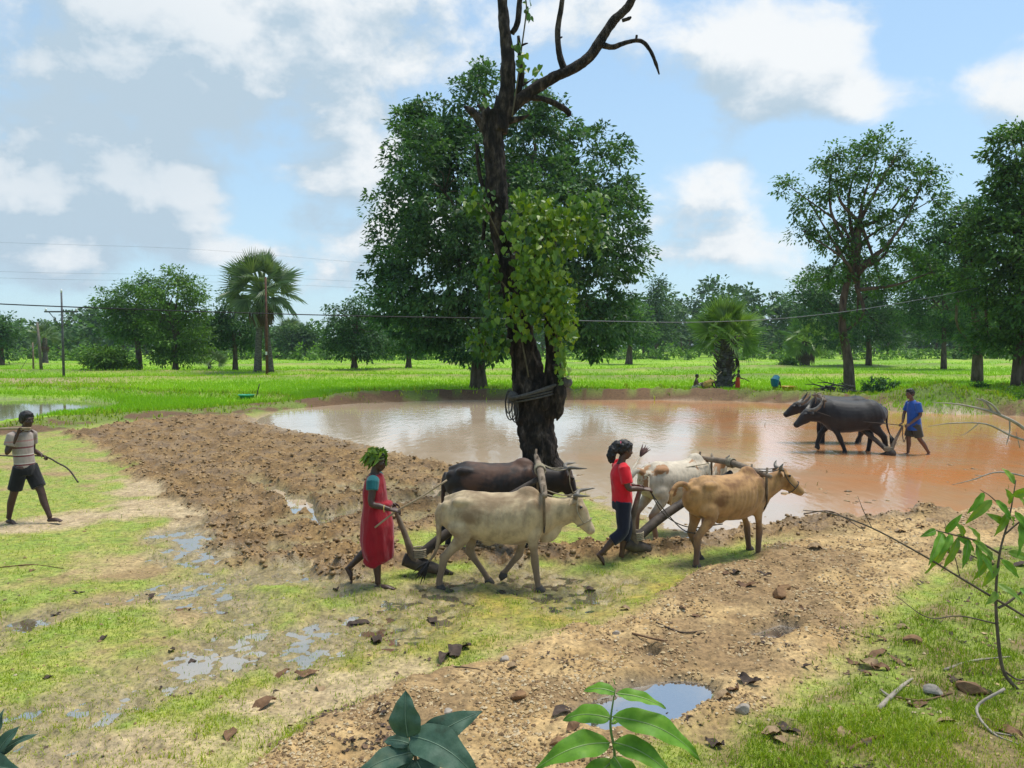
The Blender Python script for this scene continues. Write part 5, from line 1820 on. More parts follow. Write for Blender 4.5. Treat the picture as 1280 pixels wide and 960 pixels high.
SKIN1 = skin_mat('dark_skin', (.060, .030, .020))
SKIN2 = skin_mat('brown_skin', (.095, .048, .030))
SKIN3 = skin_mat('warm_brown_skin', (.13, .068, .042))


def hand(g, wr, d, palm_n, s=1.0, curl=1.0, thumb=1):
    """palm and five bent fingers. d: direction from wrist, palm_n: way the palm faces, thumb: side sign"""
    wr = np.array(wr, dtype=float); d = unit(np.array(d, dtype=float)); pn = np.array(palm_n, dtype=float)
    pn = unit(pn - d * pn.dot(d))
    sd = np.cross(d, pn) * thumb
    g.tube([wr - d * .012 * s, wr + d * .03 * s, wr + d * .065 * s, wr + d * .09 * s], [(.024 * s, .018 * s), (.034 * s, .016 * s), (.040 * s, .015 * s), (.038 * s, .013 * s)], 12, side=tuple(sd))
    for i, (off, ln) in enumerate(((.029, .070), (.010, .080), (-.010, .074), (-.029, .058))):
        p = wr + d * (.088 * s) + sd * off * s
        dirn = d.copy()
        path = [p - d * .012 * s, p]
        for k, seg in enumerate((.45, .32, .23)):
            a = curl * (.55, .85, .6)[k]
            dirn = unit(dirn * math.cos(a) + np.cross(np.cross(dirn, pn), dirn) / (np.linalg.norm(np.cross(np.cross(dirn, pn), dirn)) + 1e-9) * math.sin(a)) if a else dirn
            p = p + dirn * ln * seg * s
            path.append(p)
        g.tube(path, [.0092 * s, .0092 * s, .0085 * s, .0078 * s, .006 * s], 8, side=tuple(sd))
    t0 = wr + d * .028 * s + sd * .024 * s
    t1 = t0 + unit(d * .7 + sd * .75 + pn * .25) * .036 * s
    t2 = t1 + unit(d * .8 + sd * .15 + pn * .5 * curl) * .030 * s
    t3 = t2 + unit(d * .7 - sd * .15 + pn * .6 * curl) * .022 * s
    g.tube([t0, t1, t2, t3], [.014 * s, .011 * s, .010 * s, .007 * s], 8, side=tuple(pn))


def head_geo(g, c, fwd, up, s, ear=True):
    """head centre c; returns frame"""
    f = unit(np.array(fwd, dtype=float)); u = np.array(up, dtype=float)
    u = unit(u - f * u.dot(f)); sd = np.cross(u, f)
    Rm = np.stack([f, sd, u], 1)
    P = lambda a, b, z: np.array(c) + Rm @ (np.array((a, b, z)) * s)
    k = lambda *r: tuple(v * s for v in r)
    g.ell(P(-.012, 0, .032), k(.094, .074, .083), Rm)
    g.ell(P(.018, 0, -.02), k(.068, .062, .075), Rm)
    g.tube([P(.012, 0, -.05), P(.042, 0, -.085), P(.058, 0, -.108)], [k(.056, .05), k(.044, .036), k(.022, .02)], 12, side=tuple(sd))
    g.ell(P(.072, 0, .028), k(.022, .055, .014), Rm)       # brow
    g.tube([P(.078, 0, .018), P(.098, 0, -.012), P(.106, 0, -.028)], [k(.010, .010), k(.013, .011), k(.016, .010)], 8, side=tuple(sd))
    g.ell(P(.092, 0, -.032), k(.014, .020, .010), Rm)
    g.ell(P(.083, 0, -.060), k(.012, .026, .008), Rm)      # lips
    g.ell(P(.080, 0, -.072), k(.012, .022, .008), Rm)
    for q in (-1, 1):
        g.ell(P(.060, q * .042, -.022), k(.022, .02, .022), Rm)   # cheeks
        if ear:
            g.ell(P(-.012, q * .076, -.008), k(.020, .010, .032), Rm)
    return P, Rm, k


def person(label, loc, yaw, J, skin, s=1.0, sc=1.0, girth=1.0, voxel=.0095):
    """builds the body as one mesh; returns root and head frame. J: joints in metres, local frame, +X forward."""
    root = empty('person', loc, yaw, label, 'person')
    g = Geo()
    V = {k: np.array(v, dtype=float) for k, v in J.items() if k in ('pel', 'che', 'nek', 'hd')}
    pel, che, nek, hd = V['pel'], V['che'], V['nek'], V['hd']
    k = lambda *r: tuple(v * s * girth for v in r)
    sh = [np.array(a[0], dtype=float) for a in J['arms']]
    lat = tuple(unit(sh[0] - sh[1])) if len(sh) == 2 else (0, 1, 0)
    tp = smooth_path([pel + (0, 0, -.07 * s), pel, pel * .55 + che * .45, che, che * .35 + nek * .65 + (0, 0, -.02 * s), nek], 3)
    g.tube(tp, lerp_r([k(.125, .095), k(.155, .112), k(.125, .095), k(.150, .105), k(.125, .080), k(.060, .058)], len(tp)), 20, side=lat)
    hf = np.array(J.get('face', (1, 0, -.1)), dtype=float)
    up = np.array(J.get('hup', (0, 0, 1)), dtype=float)
    nb = hd - unit(hf) * .02 * s - up * .06 * s
    g.tube([nek - (0, 0, .04 * s), (nek + nb) / 2, nb], [.058 * s, .050 * s, .052 * s], 12)
    P, Rm, kk = head_geo(g, hd, hf, up, s)
    hg = Geo()
    for a in J['arms']:
        s0, e, w = [np.array(q, dtype=float) for q in a[:3]]
        pth = smooth_path([s0 * .8 + nek * .2, s0, s0 * .5 + e * .5, e, e * .55 + w * .45, w], 3)
        g.tube(pth, lerp_r([.050 * s, .058 * s, .046 * s, .038 * s, .037 * s, .025 * s], len(pth)), 12, side=(0, 1, 0) if abs((e - s0)[1]) < .9 * np.linalg.norm(e - s0) else (1, 0, 0))
        hand(hg, w, a[3], a[4], s * 1.0, a[5] if len(a) > 5 else 1.0, a[6] if len(a) > 6 else 1)
    for l in J['legs']:
        h, kn, an, to = [np.array(q, dtype=float) for q in l[:4]]
        pth = smooth_path([h + (0, 0, .05 * s), h, h * .5 + kn * .5, kn, kn * .62 + an * .38 + (-.012 * s, 0, 0), an * .8 + kn * .2, an], 3)
        g.tube(pth, lerp_r([.085 * s, .090 * s, .074 * s, .054 * s, .053 * s, .037 * s, .036 * s], len(pth)), 14)
        d = to - an
        heel = an - unit(np.array((d[0], d[1], 0)) + 1e-9) * .035 * s + np.array((0, 0, -.045 * s)) * (1 if d[2] < .05 else 0) + np.array((0, 0, .0))
        if d[2] < -.12 * s:      # heel lifted: the foot hangs towards the toes
            heel = an + np.array((-.045 * s, 0, .0))
        ball = to - unit(d) * .05 * s
        g.tube(smooth_path([heel, an * .6 + to * .4 + np.array((0, 0, -.012 * s)), ball, to], 3), lerp_r([(.028 * s, .026 * s), (.036 * s, .032 * s), (.044 * s, .020 * s), (.030 * s, .012 * s)], 10), 12, side=(0, 1, 0))
        fd = unit(np.array((d[0], d[1], d[2] * .6)))
        lt = unit(np.cross(np.array((0, 0, 1.0)), fd))
        for q, rr in ((-.030, .0115), (-.012, .009), (.002, .009), (.016, .0085), (.029, .008)):
            g.ell(to + fd * (.012 - abs(q + .02) * .35) * s + lt * q * s * l[4], (rr * 2.0 * s, rr * s * 1.1, rr * s))
    body = g.build('body', skin, root, remesh=voxel, relax=2)
    hand_me = fuse(hg.mesh('h'), .0042, 2)
    # join the hands into the body mesh so that it stays one mesh
    bm = bmesh.new()
    bm.from_mesh(body.data)
    bm.from_mesh(hand_me)
    bm.to_mesh(body.data)
    bm.free()
    body.data.polygons.foreach_set('use_smooth', np.ones(len(body.data.polygons), dtype=bool))
    for m_ in list(body.data.materials)[1:]:
        pass
    for q in (-1, 1):
        Geo().ell(P(.071, q * .031, .006), kk(.013, .014, .010), Rm).build('eye', M_EYEW, root)
        Geo().ell(P(.0795, q * .032, .006), kk(.006, .0075, .0075), Rm).build('iris', M_EYE, root)
    return root, P, Rm, kk


M_EYEW = simple('eye_white', [(.20, .17, .15)], 5, .3)


def hair_cap(root, P, Rm, kk, seed=1, extra=None, mat=None, thick=1.0, curly=.012):
    g = Geo()
    g.ell(P(-.020, 0, .048), kk(.100 * thick, .083 * thick, .084 * thick), Rm)
    g.ell(P(-.052, 0, .010), kk(.070 * thick, .078 * thick, .082 * thick), Rm)
    g.ell(P(.035, 0, .088), kk(.050, .062, .030), Rm)
    for q in (-1, 1):
        g.ell(P(-.008, q * .066, .020), kk(.040, .018, .046), Rm)
    if extra:
        extra(g, P, kk, Rm)
    return g.build('hair', mat or M_HAIR, root, remesh=.007, relax=1, noise=(curly, (42, 42, 42), seed))


def garment(root, name, mat, fn, voxel=.010, relax=3, noise=(.010, (7, 7, 3), 3)):
    g = Geo()
    fn(g)
    return g.build(name, mat, root, remesh=voxel, relax=relax, noise=noise)


def people():
    # ---------------- woman in the red dress, leaf bundle on her head
    loc = G(462, 731); loc.z = GZ(loc.x, loc.y) - .01
    J = dict(pel=(.075, 0, .76), che=(.055, 0, 1.06), nek=(.06, 0, 1.235), hd=(.105, 0, 1.365), face=(1, -.12, -.12),
             arms=[((.075, .145, 1.17), (.03, .19, .95), (.20, .17, .87), (1, -.1, -.1), (0, -.6, -1), .8, -1),
                   ((.075, -.145, 1.17), (.065, -.20, .945), (.265, -.20, .885), (1, .05, -.12), (0, .55, -1), 1.15, 1)],
             legs=[((.08, .08, .74), (.02, .09, .42), (-.235, .09, .185), (-.215, .09, .025), 1), ((.08, -.08, .74), (.11, -.09, .40), (.105, -.09, .055), (.285, -.10, .0), -1)])
    root, P, Rm, kk = person('woman in a red dress with green leaves on her head, behind the cream ox', loc, 0, J, SKIN1, .90, 1, 1.0)
    RED = cloth_mat('crimson_cloth', (.27, .008, .016), .9)

    def dress(g):
        pp = smooth_path([(.115, 0, .285), (.10, 0, .36), (.085, 0, .52), (.085, 0, .68), (.078, 0, .80), (.07, 0, .92), (.062, 0, 1.04), (.068, 0, 1.14), (.072, 0, 1.20), (.07, 0, 1.235)], 3)
        g.tube(pp, lerp_r([(.135, .140), (.165, .165), (.185, .185), (.190, .172), (.175, .150), (.150, .128), (.158, .128), (.150, .112), (.115, .085), (.065, .060)], len(pp)), 26,
               disp=lambda V, Pc, n: Pc.repeat(n, 0) + (V - Pc.repeat(n, 0)) * (1 + .10 * np.sin(np.tile(np.arange(n) / n * 2 * math.pi * 7, len(Pc)) + V[:, 2] * 4) * np.clip((.85 - V[:, 2]) * 2, 0, 1))[:, None])
        g.tube(smooth_path([(-.03, -.06, .30), (.08, -.10, .27), (.20, -.04, .33)], 3), [(.05, .04)] * 7, 10)
        g.tube([(.05, -.17, .93), (.20, -.06, .90), (.22, .06, .90)], [(.03, .035)] * 3, 10, side=(0, 0, 1))
    garment(root, 'dress', RED, dress, .011, 2, (.024, (8, 8, 2.6), 7))
    TEAL = cloth_mat('teal_blouse', (.012, .105, .115), .5)
    garment(root, 'blouse_sleeve', TEAL, lambda g: (g.tube([(.072, -.115, 1.195), (.072, -.155, 1.165), (.07, -.178, 1.085)], [.066, .070, .064], 12, side=(1, 0, 0))), .009, 2, (.004, (14, 14, 9), 4))
    garment(root, 'blouse_sleeve', TEAL, lambda g: (g.tube([(.072, .115, 1.195), (.072, .155, 1.165), (.06, .170, 1.085)], [.066, .070, .064], 12, side=(1, 0, 0))), .009, 2, (.004, (14, 14, 9), 4))

    def bun(g, P, kk, Rm):
        g.ell(P(-.11, 0, .0), kk(.055, .05, .055), Rm)
    hair_cap(root, P, Rm, kk, 3, bun)
    Geo().tube([(.20 + .0, -.20 + .035 * math.cos(t), .895 + .035 * math.sin(t)) for t in np.linspace(0, 2 * math.pi, 15)], .005, 6, side=(1, 0, 0)).build('bangle', simple('brass', [(.5, .35, .10)], 4, .35), root)
    # leaves on the head
    rng = np.random.default_rng(12)
    n = 130
    hc = np.array(P(-.03, 0, .05))
    d = unit(rng.normal(0, 1, (n, 3)) * np.array((1, .8, .6)) + np.array((-.25, 0, .45)))
    C = hc + d * np.array((.105, .092, .085)) * rng.uniform(.75, 1.1, (n, 1))
    D = unit(np.array((-.75, 0, -.35)) + rng.normal(0, .45, (n, 3)))
    Lh = rng.uniform(.07, .16, n)
    V_, F_ = leaves_np(C - D * .05, D, d + rng.normal(0, .2, (n, 3)), Lh, Lh * .42, .25)
    lv = empty('leaf_bundle', tuple(np.array(loc)), 0, 'bunch of green leaves worn on the head of the woman in red', 'leaves')
    LH = leaf_mat('head_leaves', [(.05, .10, .015), (.11, .19, .025), (.20, .29, .04)], .45, .25)
    link('foliage', mesh_np('foliage', V_, F_, LH, False, np.repeat(rng.uniform(0, 1, n), 4)), lv)
    g = Geo()
    g.tube([hc + np.array((.09 * math.cos(t), .085 * math.sin(t), -.005 + .02 * math.sin(t))) for t in np.linspace(0, 2 * math.pi, 17)], .010, 6, side=(0, 0, 1))
    g.build('twig_band', simple('green_twig', [(.08, .12, .03), (.14, .18, .05)], 9, .8), lv)
    hw = np.array(loc) + np.array((.325, -.205, .865))
    q0, q1 = np.array(loc) + np.array((.105, -.235, .70)), np.array(loc) + np.array((.86, -.16, 1.19))
    cord('goad_stick', [q0, hw, hw * .5 + q1 * .5 + np.array((0, 0, -.01)), q1], .011, 'pale thin stick held by the woman in red', M_STICK, 'stick', 4)

    # ---------------- girl in the red T-shirt
    loc = G(774, 705); loc.z = GZ(loc.x, loc.y) - .03
    J = dict(pel=(.03, 0, .76), che=(.0, 0, 1.03), nek=(.01, 0, 1.215), hd=(.065, 0, 1.365), face=(1, .15, -.22),
             arms=[((.01, .15, 1.16), (.03, .20, .95), (.22, .12, .915), (1, -.1, -.05), (0, -.5, -1), 1.0, -1),
                   ((.01, -.15, 1.16), (.055, -.20, .945), (.245, -.17, .925), (1, .1, -.05), (0, .5, -1), 1.1, 1)],
             legs=[((.03, .075, .74), (.08, .085, .43), (-.225, .09, .165), (-.20, .09, .02), 1), ((.03, -.075, .74), (.115, -.085, .44), (.03, -.09, .07), (.19, -.09, .01), -1)])
    J['legs'] = [((.03, .075, .74), (.115, .085, .43), (.045, .09, .06), (.20, .09, .0), 1), ((.03, -.075, .74), (.02, -.085, .41), (-.245, -.09, .155), (-.205, -.09, .01), -1)]
    root, P, Rm, kk = person('girl in a bright red T-shirt guiding the right plough', loc, R(6), J, SKIN2, .90, 1, .92)
    TRED = cloth_mat('scarlet_cotton', (.62, .012, .022), .6)

    def tee(g):
        pp = smooth_path([(.03, 0, .735), (.03, 0, .84), (.012, 0, .98), (.004, 0, 1.08), (.01, 0, 1.17), (.012, 0, 1.215)], 3)
        g.tube(pp, lerp_r([(.160, .120), (.155, .116), (.158, .118), (.165, .116), (.130, .085), (.062, .056)], len(pp)), 22)
        for sy in (-1, 1):
            g.tube([(.01, sy * .10, 1.18), (.012, sy * .155, 1.165), (.026, sy * .185, 1.06), (.036, sy * .198, 1.0)], [.062, .072, .070, .068], 12, side=(1, 0, 0))
    garment(root, 'shirt', TRED, tee, .010, 2, (.018, (9, 9, 5), 9))
    NAVY = cloth_mat('dark_navy_cloth', (.014, .016, .030), .6)

    def trou(g):
        g.tube([(.03, 0, .67), (.03, 0, .74), (.03, 0, .80)], [(.145, .115), (.150, .118), (.135, .105)], 18)
        for h, kn, an, to, q in J['legs']:
            h, kn, an = map(np.array, (h, kn, an))
            pp = smooth_path([h + np.array((0, 0, .03)), h * .5 + kn * .5, kn, kn * .5 + an * .5 + (0, 0, .02)], 3)
            g.tube(pp, lerp_r([.098, .086, .075, .070], len(pp)), 14)
    garment(root, 'trousers', NAVY, trou, .010, 3, (.010, (9, 9, 5), 2))

    def pony(g, P, kk, Rm):
        g.tube(smooth_path([P(-.09, 0, .06), P(-.135, 0, .045), P(-.165, 0, -.03), P(-.175, .0, -.12), P(-.14, 0, -.20)], 4), lerp_r([kk(.04, .04), kk(.05, .055), kk(.055, .07), kk(.05, .065), kk(.02, .03)], 17), 12)
    hair_cap(root, P, Rm, kk, 5, pony, curly=.016, thick=1.06)
    Geo().tube([P(-.103 + .012 * math.sin(t), .038 * math.cos(t), .062 + .038 * math.sin(t)) for t in np.linspace(0, 2 * math.pi, 13)], .010, 7, side=(1, 0, 0)).build('hair_tie', simple('pink_elastic', [(.65, .10, .16)], 9, .6), root)
    girl = loc

    # ---------------- boy at the left with a pole on his shoulder
    loc = G(35, 657); loc.z = GZ(loc.x, loc.y)
    J = dict(pel=(-.02, 0, .80), che=(-.045, 0, 1.13), nek=(-.02, 0, 1.335), hd=(.045, 0, 1.495), face=(1, -.2, -.06),
             arms=[((-.05, .165, 1.28), (-.12, .24, 1.03), (.06, .22, .95), (1, -.2, -.1), (0, -.6, -1), 1.0, -1),
                   ((-.05, -.165, 1.28), (-.075, -.235, 1.045), (.035, -.16, 1.30), (.25, .25, 1), (1, .3, -.2), 1.2, 1)],
             legs=[((-.02, .085, .79), (.155, .09, .45), (.30, .09, .075), (.50, .08, .035), 1), ((-.02, -.085, .79), (-.14, -.09, .43), (-.245, -.09, .07), (-.13, -.10, .0), -1)])
    root, P, Rm, kk = person('boy in a striped polo shirt and black shorts walking at the left', loc, R(-14), J, SKIN1, .97, 1, .95)
    POLO = cloth_mat('striped_polo', (.30, .245, .21), .5, stripes=[(.86, .012, (.12, .03, .035)), (.875, .006, (.45, .4, .36)), (.985, .011, (.14, .035, .04)), (1.003, .006, (.5, .45, .4)), (1.105, .011, (.13, .035, .04)), (1.20, .010, (.30, .16, .14))])

    def polo(g):
        pp = smooth_path([(-.02, 0, .80), (-.025, 0, .90), (-.04, 0, 1.05), (-.045, 0, 1.17), (-.03, 0, 1.285), (-.02, 0, 1.34)], 3)
        g.tube(pp, lerp_r([(.150, .122), (.145, .116), (.148, .116), (.156, .116), (.135, .09), (.062, .06)], len(pp)), 22)
        for sy, e in ((1, (-.12, .24, 1.03)), (-1, (-.075, -.235, 1.045))):
            a = np.array((-.05, sy * .165, 1.28)); e = np.array(e)
            g.tube([a * .8 + np.array((-.02, 0, 1.3)) * .2, a, a * .4 + e * .6], [.066, .076, .072], 12, side=(1, 0, 0))
    garment(root, 'polo_shirt', POLO, polo, .011, 3, (.010, (7, 7, 4), 12))
    garment(root, 'collar', POLO, lambda g: g.tube([(-.02 + .066 * math.cos(t), .07 * math.sin(t), 1.335 + .012 * math.cos(t)) for t in np.linspace(0, 2 * math.pi, 17)], [(.012, .020)] * 17, 8, side=(0, 0, 1)), .006, 1, None)
    BLK = cloth_mat('black_shorts', (.012, .012, .014), .6)

    def shorts(g):
        g.tube([(-.02, 0, .70), (-.02, 0, .78), (-.02, 0, .86)], [(.150, .122), (.158, .126), (.146, .114)], 18)
        for l in J['legs']:
            h, kn = np.array(l[0]), np.array(l[1])
            g.tube([h + np.array((0, 0, .04)), h * .6 + kn * .4, h * .18 + kn * .82], [.098, .098, .098], 14)
    garment(root, 'shorts', BLK, shorts, .011, 3, (.010, (9, 9, 5), 3))
    hair_cap(root, P, Rm, kk, 8, None, curly=.012, thick=1.08)
    def bw(x, y, z):
        return yaw_pt(loc, R(-14), (x, y, z))
    cord('carrying_pole', [bw(-1.15, -.20, 1.33), bw(-.4, -.145, 1.365), bw(.05, -.135, 1.385), bw(.24, -.135, 1.39)], .021, 'straight wooden pole carried on the shoulder of the boy', M_STICK, 'pole', 4)
    cord('bent_switch', [bw(-1.0, .16, .94), bw(-.4, .19, .93), bw(.10, .20, .945), bw(.40, .16, .86), bw(.60, .14, .78), bw(.78, .12, .60)], .011, 'thin dark bent switch held low by the boy', M_WOOD_D, 'stick', 5)

    # ---------------- man in the blue shirt, in the pond
    loc = G(1141, 566); loc.z = -.10
    J = dict(pel=(-.0, 0, .80), che=(.015, 0, 1.15), nek=(.045, 0, 1.37), hd=(.12, 0, 1.535), face=(1, .25, -.05),
             arms=[((.02, .17, 1.31), (-.02, .215, 1.03), (.22, .17, .82), (1, -.15, -.55), (0, -.5, -1), 1.1, -1), ((.02, -.17, 1.31), (.10, -.22, 1.04), (.22, -.10, .83), (1, .15, -.5), (0, .5, -1), 1.1, 1)],
             legs=[((.0, .09, .78), (-.10, .10, .45), (-.36, .10, .10), (-.24, .11, .02), 1), ((.0, -.09, .78), (.06, -.09, .45), (.055, -.10, .09), (.24, -.10, .03), -1)])
    yawm = R(180 + 8)
    root, P, Rm, kk = person('man in a blue shirt and grey shorts ploughing behind the buffaloes', loc, yawm, J, SKIN3, 1.02, 1, 1.0, .010)
    BLUE = cloth_mat('blue_cotton', (.022, .085, .33), .6)

    def shirt(g):
        pp = smooth_path([(-.03, 0, .66), (-.015, 0, .80), (.0, 0, .98), (.012, 0, 1.17), (.035, 0, 1.30), (.045, 0, 1.375)], 3)
        g.tube(pp, lerp_r([(.195, .165), (.185, .15), (.178, .135), (.180, .128), (.150, .10), (.066, .064)], len(pp)), 22)
        for sy, e in ((1, (-.02, .215, 1.03)), (-1, (.10, -.22, 1.04))):
            a = np.array((.02, sy * .17, 1.31)); e = np.array(e)
            g.tube([a * .8 + np.array((.04, 0, 1.33)) * .2, a, a * .25 + e * .75], [.068, .080, .076], 12, side=(1, 0, 0))
    garment(root, 'shirt', BLUE, shirt, .012, 3, (.014, (6, 6, 3), 15))
    garment(root, 'shorts', cloth_mat('grey_green_shorts', (.055, .055, .042), .5), lambda g: (g.tube([(0, 0, .66), (0, 0, .74), (0, 0, .82)], [(.155, .125), (.16, .13), (.15, .12)], 16),
            [g.tube([np.array(l[0]) + np.array((0, 0, .02)), np.array(l[0]) * .5 + np.array(l[1]) * .5, np.array(l[0]) * .12 + np.array(l[1]) * .88], [.11, .108, .108], 14) for l in J['legs']]), .012, 3, (.008, (9, 9, 5), 3))
    hair_cap(root, P, Rm, kk, 18, None, thick=1.03)
    man = loc
    bhand = yaw_pt(man, yawm, (.30, .0, .76))

    # ---------------- people on the far bank
    Yf = 42.6
    b = W(868, 490, Yf); b.z = hgt(b.x, b.y)
    J = dict(pel=(0, 0, .12), che=(.06, 0, .45), nek=(.09, 0, .66), hd=(.14, 0, .80), face=(1, -.3, -.1),
             arms=[((.09, .16, .60), (.22, .20, .36), (.45, .12, .32), (1, -.1, -.1), (0, -.5, -1), 1, -1), ((.09, -.16, .60), (.20, -.22, .36), (.45, -.12, .30), (1, .1, -.1), (0, .5, -1), 1, 1)],
             legs=[((.03, .10, .13), (.42, .14, .42), (.52, .12, .08), (.70, .12, .03), 1), ((.03, -.10, .13), (.40, -.16, .40), (.50, -.12, .08), (.68, -.12, .03), -1)])
    root, P, Rm, kk = person('bare chested person sitting on the far bank left of the young palm', b, R(-20), J, SKIN2, .95, 1, 1, .014)
    hair_cap(root, P, Rm, kk, 21)
    garment(root, 'loincloth', cloth_mat('pale_cloth', (.35, .30, .27), .5), lambda g: (g.tube([(-.02, 0, .02), (0, 0, .14), (.02, 0, .26)], [(.19, .15), (.19, .16), (.16, .13)], 14), g.tube([(.0, .1, .14), (.36, .14, .38)], [.11, .09], 10), g.tube([(.0, -.1, .14), (.36, -.15, .36)], [.11, .09], 10)), .015, 2, None)
    q = np.array(b)
    cord('bamboo_rod', [q + np.array((.75, -.05, .12)), q + np.array((1.1, 0, .62)), q + np.array((1.5, .05, 1.05))], .022, 'thin rod leaning between the seated person and the young palm', M_STICK, 'stick', 3)
    # crouching in yellow
    b = W(885, 490, Yf); b.z = hgt(b.x, b.y)
    J = dict(pel=(-.12, 0, .30), che=(.16, 0, .44), nek=(.34, 0, .46), hd=(.46, 0, .40), face=(.7, 0, -.7), hup=(.7, 0, .7),
             arms=[((.32, .16, .42), (.38, .20, .20), (.50, .12, .06), (.6, -.1, -.8), (-1, 0, 0), .6, -1), ((.32, -.16, .42), (.38, -.20, .20), (.50, -.12, .06), (.6, .1, -.8), (-1, 0, 0), .6, 1)],
             legs=[((-.10, .10, .28), (.16, .16, .30), (.0, .12, .07), (.18, .12, .02), 1), ((-.10, -.10, .28), (.16, -.16, .30), (.0, -.12, .07), (.18, -.12, .02), -1)])
    root, P, Rm, kk = person('person in yellow cloth crouching left of the young palm trunk', b, R(10), J, SKIN1, .9, 1, 1, .014)
    hair_cap(root, P, Rm, kk, 22)
    garment(root, 'wrap', cloth_mat('mustard_cloth', (.40, .25, .06), .6), lambda g: (g.tube([(-.26, 0, .16), (-.12, 0, .34), (.14, 0, .47), (.33, 0, .47)], [(.17, .13), (.20, .17), (.17, .13), (.10, .09)], 16), g.tube([(-.1, .08, .26), (.14, .14, .28)], [.12, .10], 10), g.tube([(-.1, -.08, .26), (.14, -.14, .28)], [.12, .10], 10)), .015, 2, (.012, (8, 8, 8), 2))
    # standing in red behind the bank
    b = W(922, 492, 43.3); b.z = hgt(b.x, b.y) - .12
    J = dict(pel=(0, 0, .62), che=(.02, 0, .86), nek=(.03, 0, 1.0), hd=(.05, 0, 1.12), face=(1, .1, -.2),
             arms=[((.03, .13, .96), (.10, .17, .78), (.30, .14, .70), (1, 0, -.1), (0, -.5, -1), 1, -1), ((.03, -.13, .96), (.10, -.17, .78), (.30, -.14, .72), (1, 0, -.1), (0, .5, -1), 1, 1)],
             legs=[((0, .07, .6), (.03, .08, .33), (0, .08, .06), (.15, .08, .02), 1), ((0, -.07, .6), (.0, -.08, .33), (-.03, -.08, .06), (.12, -.08, .02), -1)])
    root, P, Rm, kk = person('child in an orange red wrap standing right of the young palm', b, R(0), J, SKIN2, .78, 1, 1, .013)
    hair_cap(root, P, Rm, kk, 23)
    garment(root, 'wrap', cloth_mat('orange_red_cloth', (.50, .05, .02), .6), lambda g: g.tube([(0, 0, .20), (0, 0, .45), (0, 0, .64), (.01, 0, .80)], [(.15, .14), (.16, .14), (.15, .12), (.12, .10)], 16), .014, 2, (.010, (8, 8, 4), 2))
    q = np.array(b)
    cord('hand_tool', [q + np.array((.30, -.14, .74)), q + np.array((.45, -.14, .66)), q + np.array((.62, -.14, .58))], .025, 'dark tool held by the child in the orange red wrap', M_WOOD_D, 'tool', 3)
    # bending over in teal
    b = W(969, 494, 42.0); b.z = hgt(b.x, b.y)
    J = dict(pel=(0, 0, .62), che=(.10, .10, .66), nek=(.20, .22, .52), hd=(.24, .27, .38), face=(.3, .3, -.9), hup=(.6, .6, .2),
             arms=[((.20, .30, .50), (.26, .36, .28), (.28, .36, .10), (.2, .2, -1), (-1, 0, 0), .6, -1), ((.26, .12, .50), (.34, .18, .28), (.36, .26, .10), (.2, .2, -1), (-1, 0, 0), .6, 1)],
             legs=[((-.02, .12, .60), (.0, .16, .33), (-.02, .16, .06), (.12, .2, .02), 1), ((-.02, -.10, .60), (.0, -.16, .33), (-.02, -.16, .06), (.14, -.14, .02), -1)])
    root, P, Rm, kk = person('person in teal cloth bending over beside the yellow tub', b, R(0), J, SKIN1, .95, 1, 1, .014)
    hair_cap(root, P, Rm, kk, 24)
    garment(root, 'sari', cloth_mat('teal_cloth', (.012, .13, .19), .8), lambda g: (g.tube([(-.02, 0, .26), (-.03, 0, .42), (-.02, 0, .60), (.06, .06, .74), (.18, .2, .60)], [(.24, .16), (.27, .20), (.28, .24), (.22, .16), (.12, .09)], 18)), .015, 2, (.02, (6, 6, 4), 2))
    return girl, man, yawm


M_STICK = simple('peeled_stick', [(.22, .155, .09), (.40, .30, .19)], 9, .75, .3, .004)
GIRL, MAN, YAWM = people()

# ploughs: woman's team, girl's team, man's team
sh1 = G(508, 701); sh1.z = GZ(sh1.x, sh1.y) + .02
wl = G(462, 731)
sh1 = np.array((wl.x + .47, wl.y + .30, sh1.z))
plough('dark plough behind the dress of the woman in red', sh1, (wl.x + .24, wl.y + .18, .83), tuple(Y1 + np.array((-.02, 0, -.06))), None, curve=-.02)
sh2 = np.array((GIRL.x + .20, GIRL.y + .16, GZ(GIRL.x + .2, GIRL.y + .16) + .02))
plough('plough with a long roped beam behind the girl in red', sh2, (GIRL.x + .27, GIRL.y + .13, .90), tuple(Y2 + np.array((0, 0, -.08))), None, curve=.16, beam_r=(.062, .05, .035))
mh = yaw_pt(MAN, YAWM, (.31, .03, .76))
sh3 = yaw_pt(MAN, YAWM, (.66, .05, .04))
plough('plough dragging in the pond in front of the man in blue', sh3, mh, tuple(Y3 + np.array((0, 0, -.08))), M_WOOD_D, curve=-.04)

# reins and guide ropes
h_ = yaw_pt(GIRL, R(6), (.31, -.16, .92))
cord('rein', [h_, h_ + np.array((.16, .05, -.22)), h_ + np.array((.42, .12, -.50)), h_ + np.array((.62, .12, -.56))], .008, 'slack dark rein hanging from the hand of the girl', M_ROPE_DK)
pa = yaw_pt(COWS['patch'][0], COWS['patch'][1], (-.62, -.12, .98), COWS['patch'][2])
cord('rein', [h_, h_ + np.array((.22, .2, -.34)), h_ + np.array((.55, .3, -.52)), h_ + np.array((.95, .3, -.48))], .007, 'second thin rein running low from the girl to her plough beam', M_ROPE_DK)
cord('rein', [h_ + np.array((0, .02, .0)), (h_ + pa) / 2 + np.array((0, 0, .05)), pa, yaw_pt(COWS['patch'][0], COWS['patch'][1], (.4, -.2, 1.06), COWS['patch'][2])], .007, 'pale rein from the girl along the back of the white patched ox', M_ROPE)


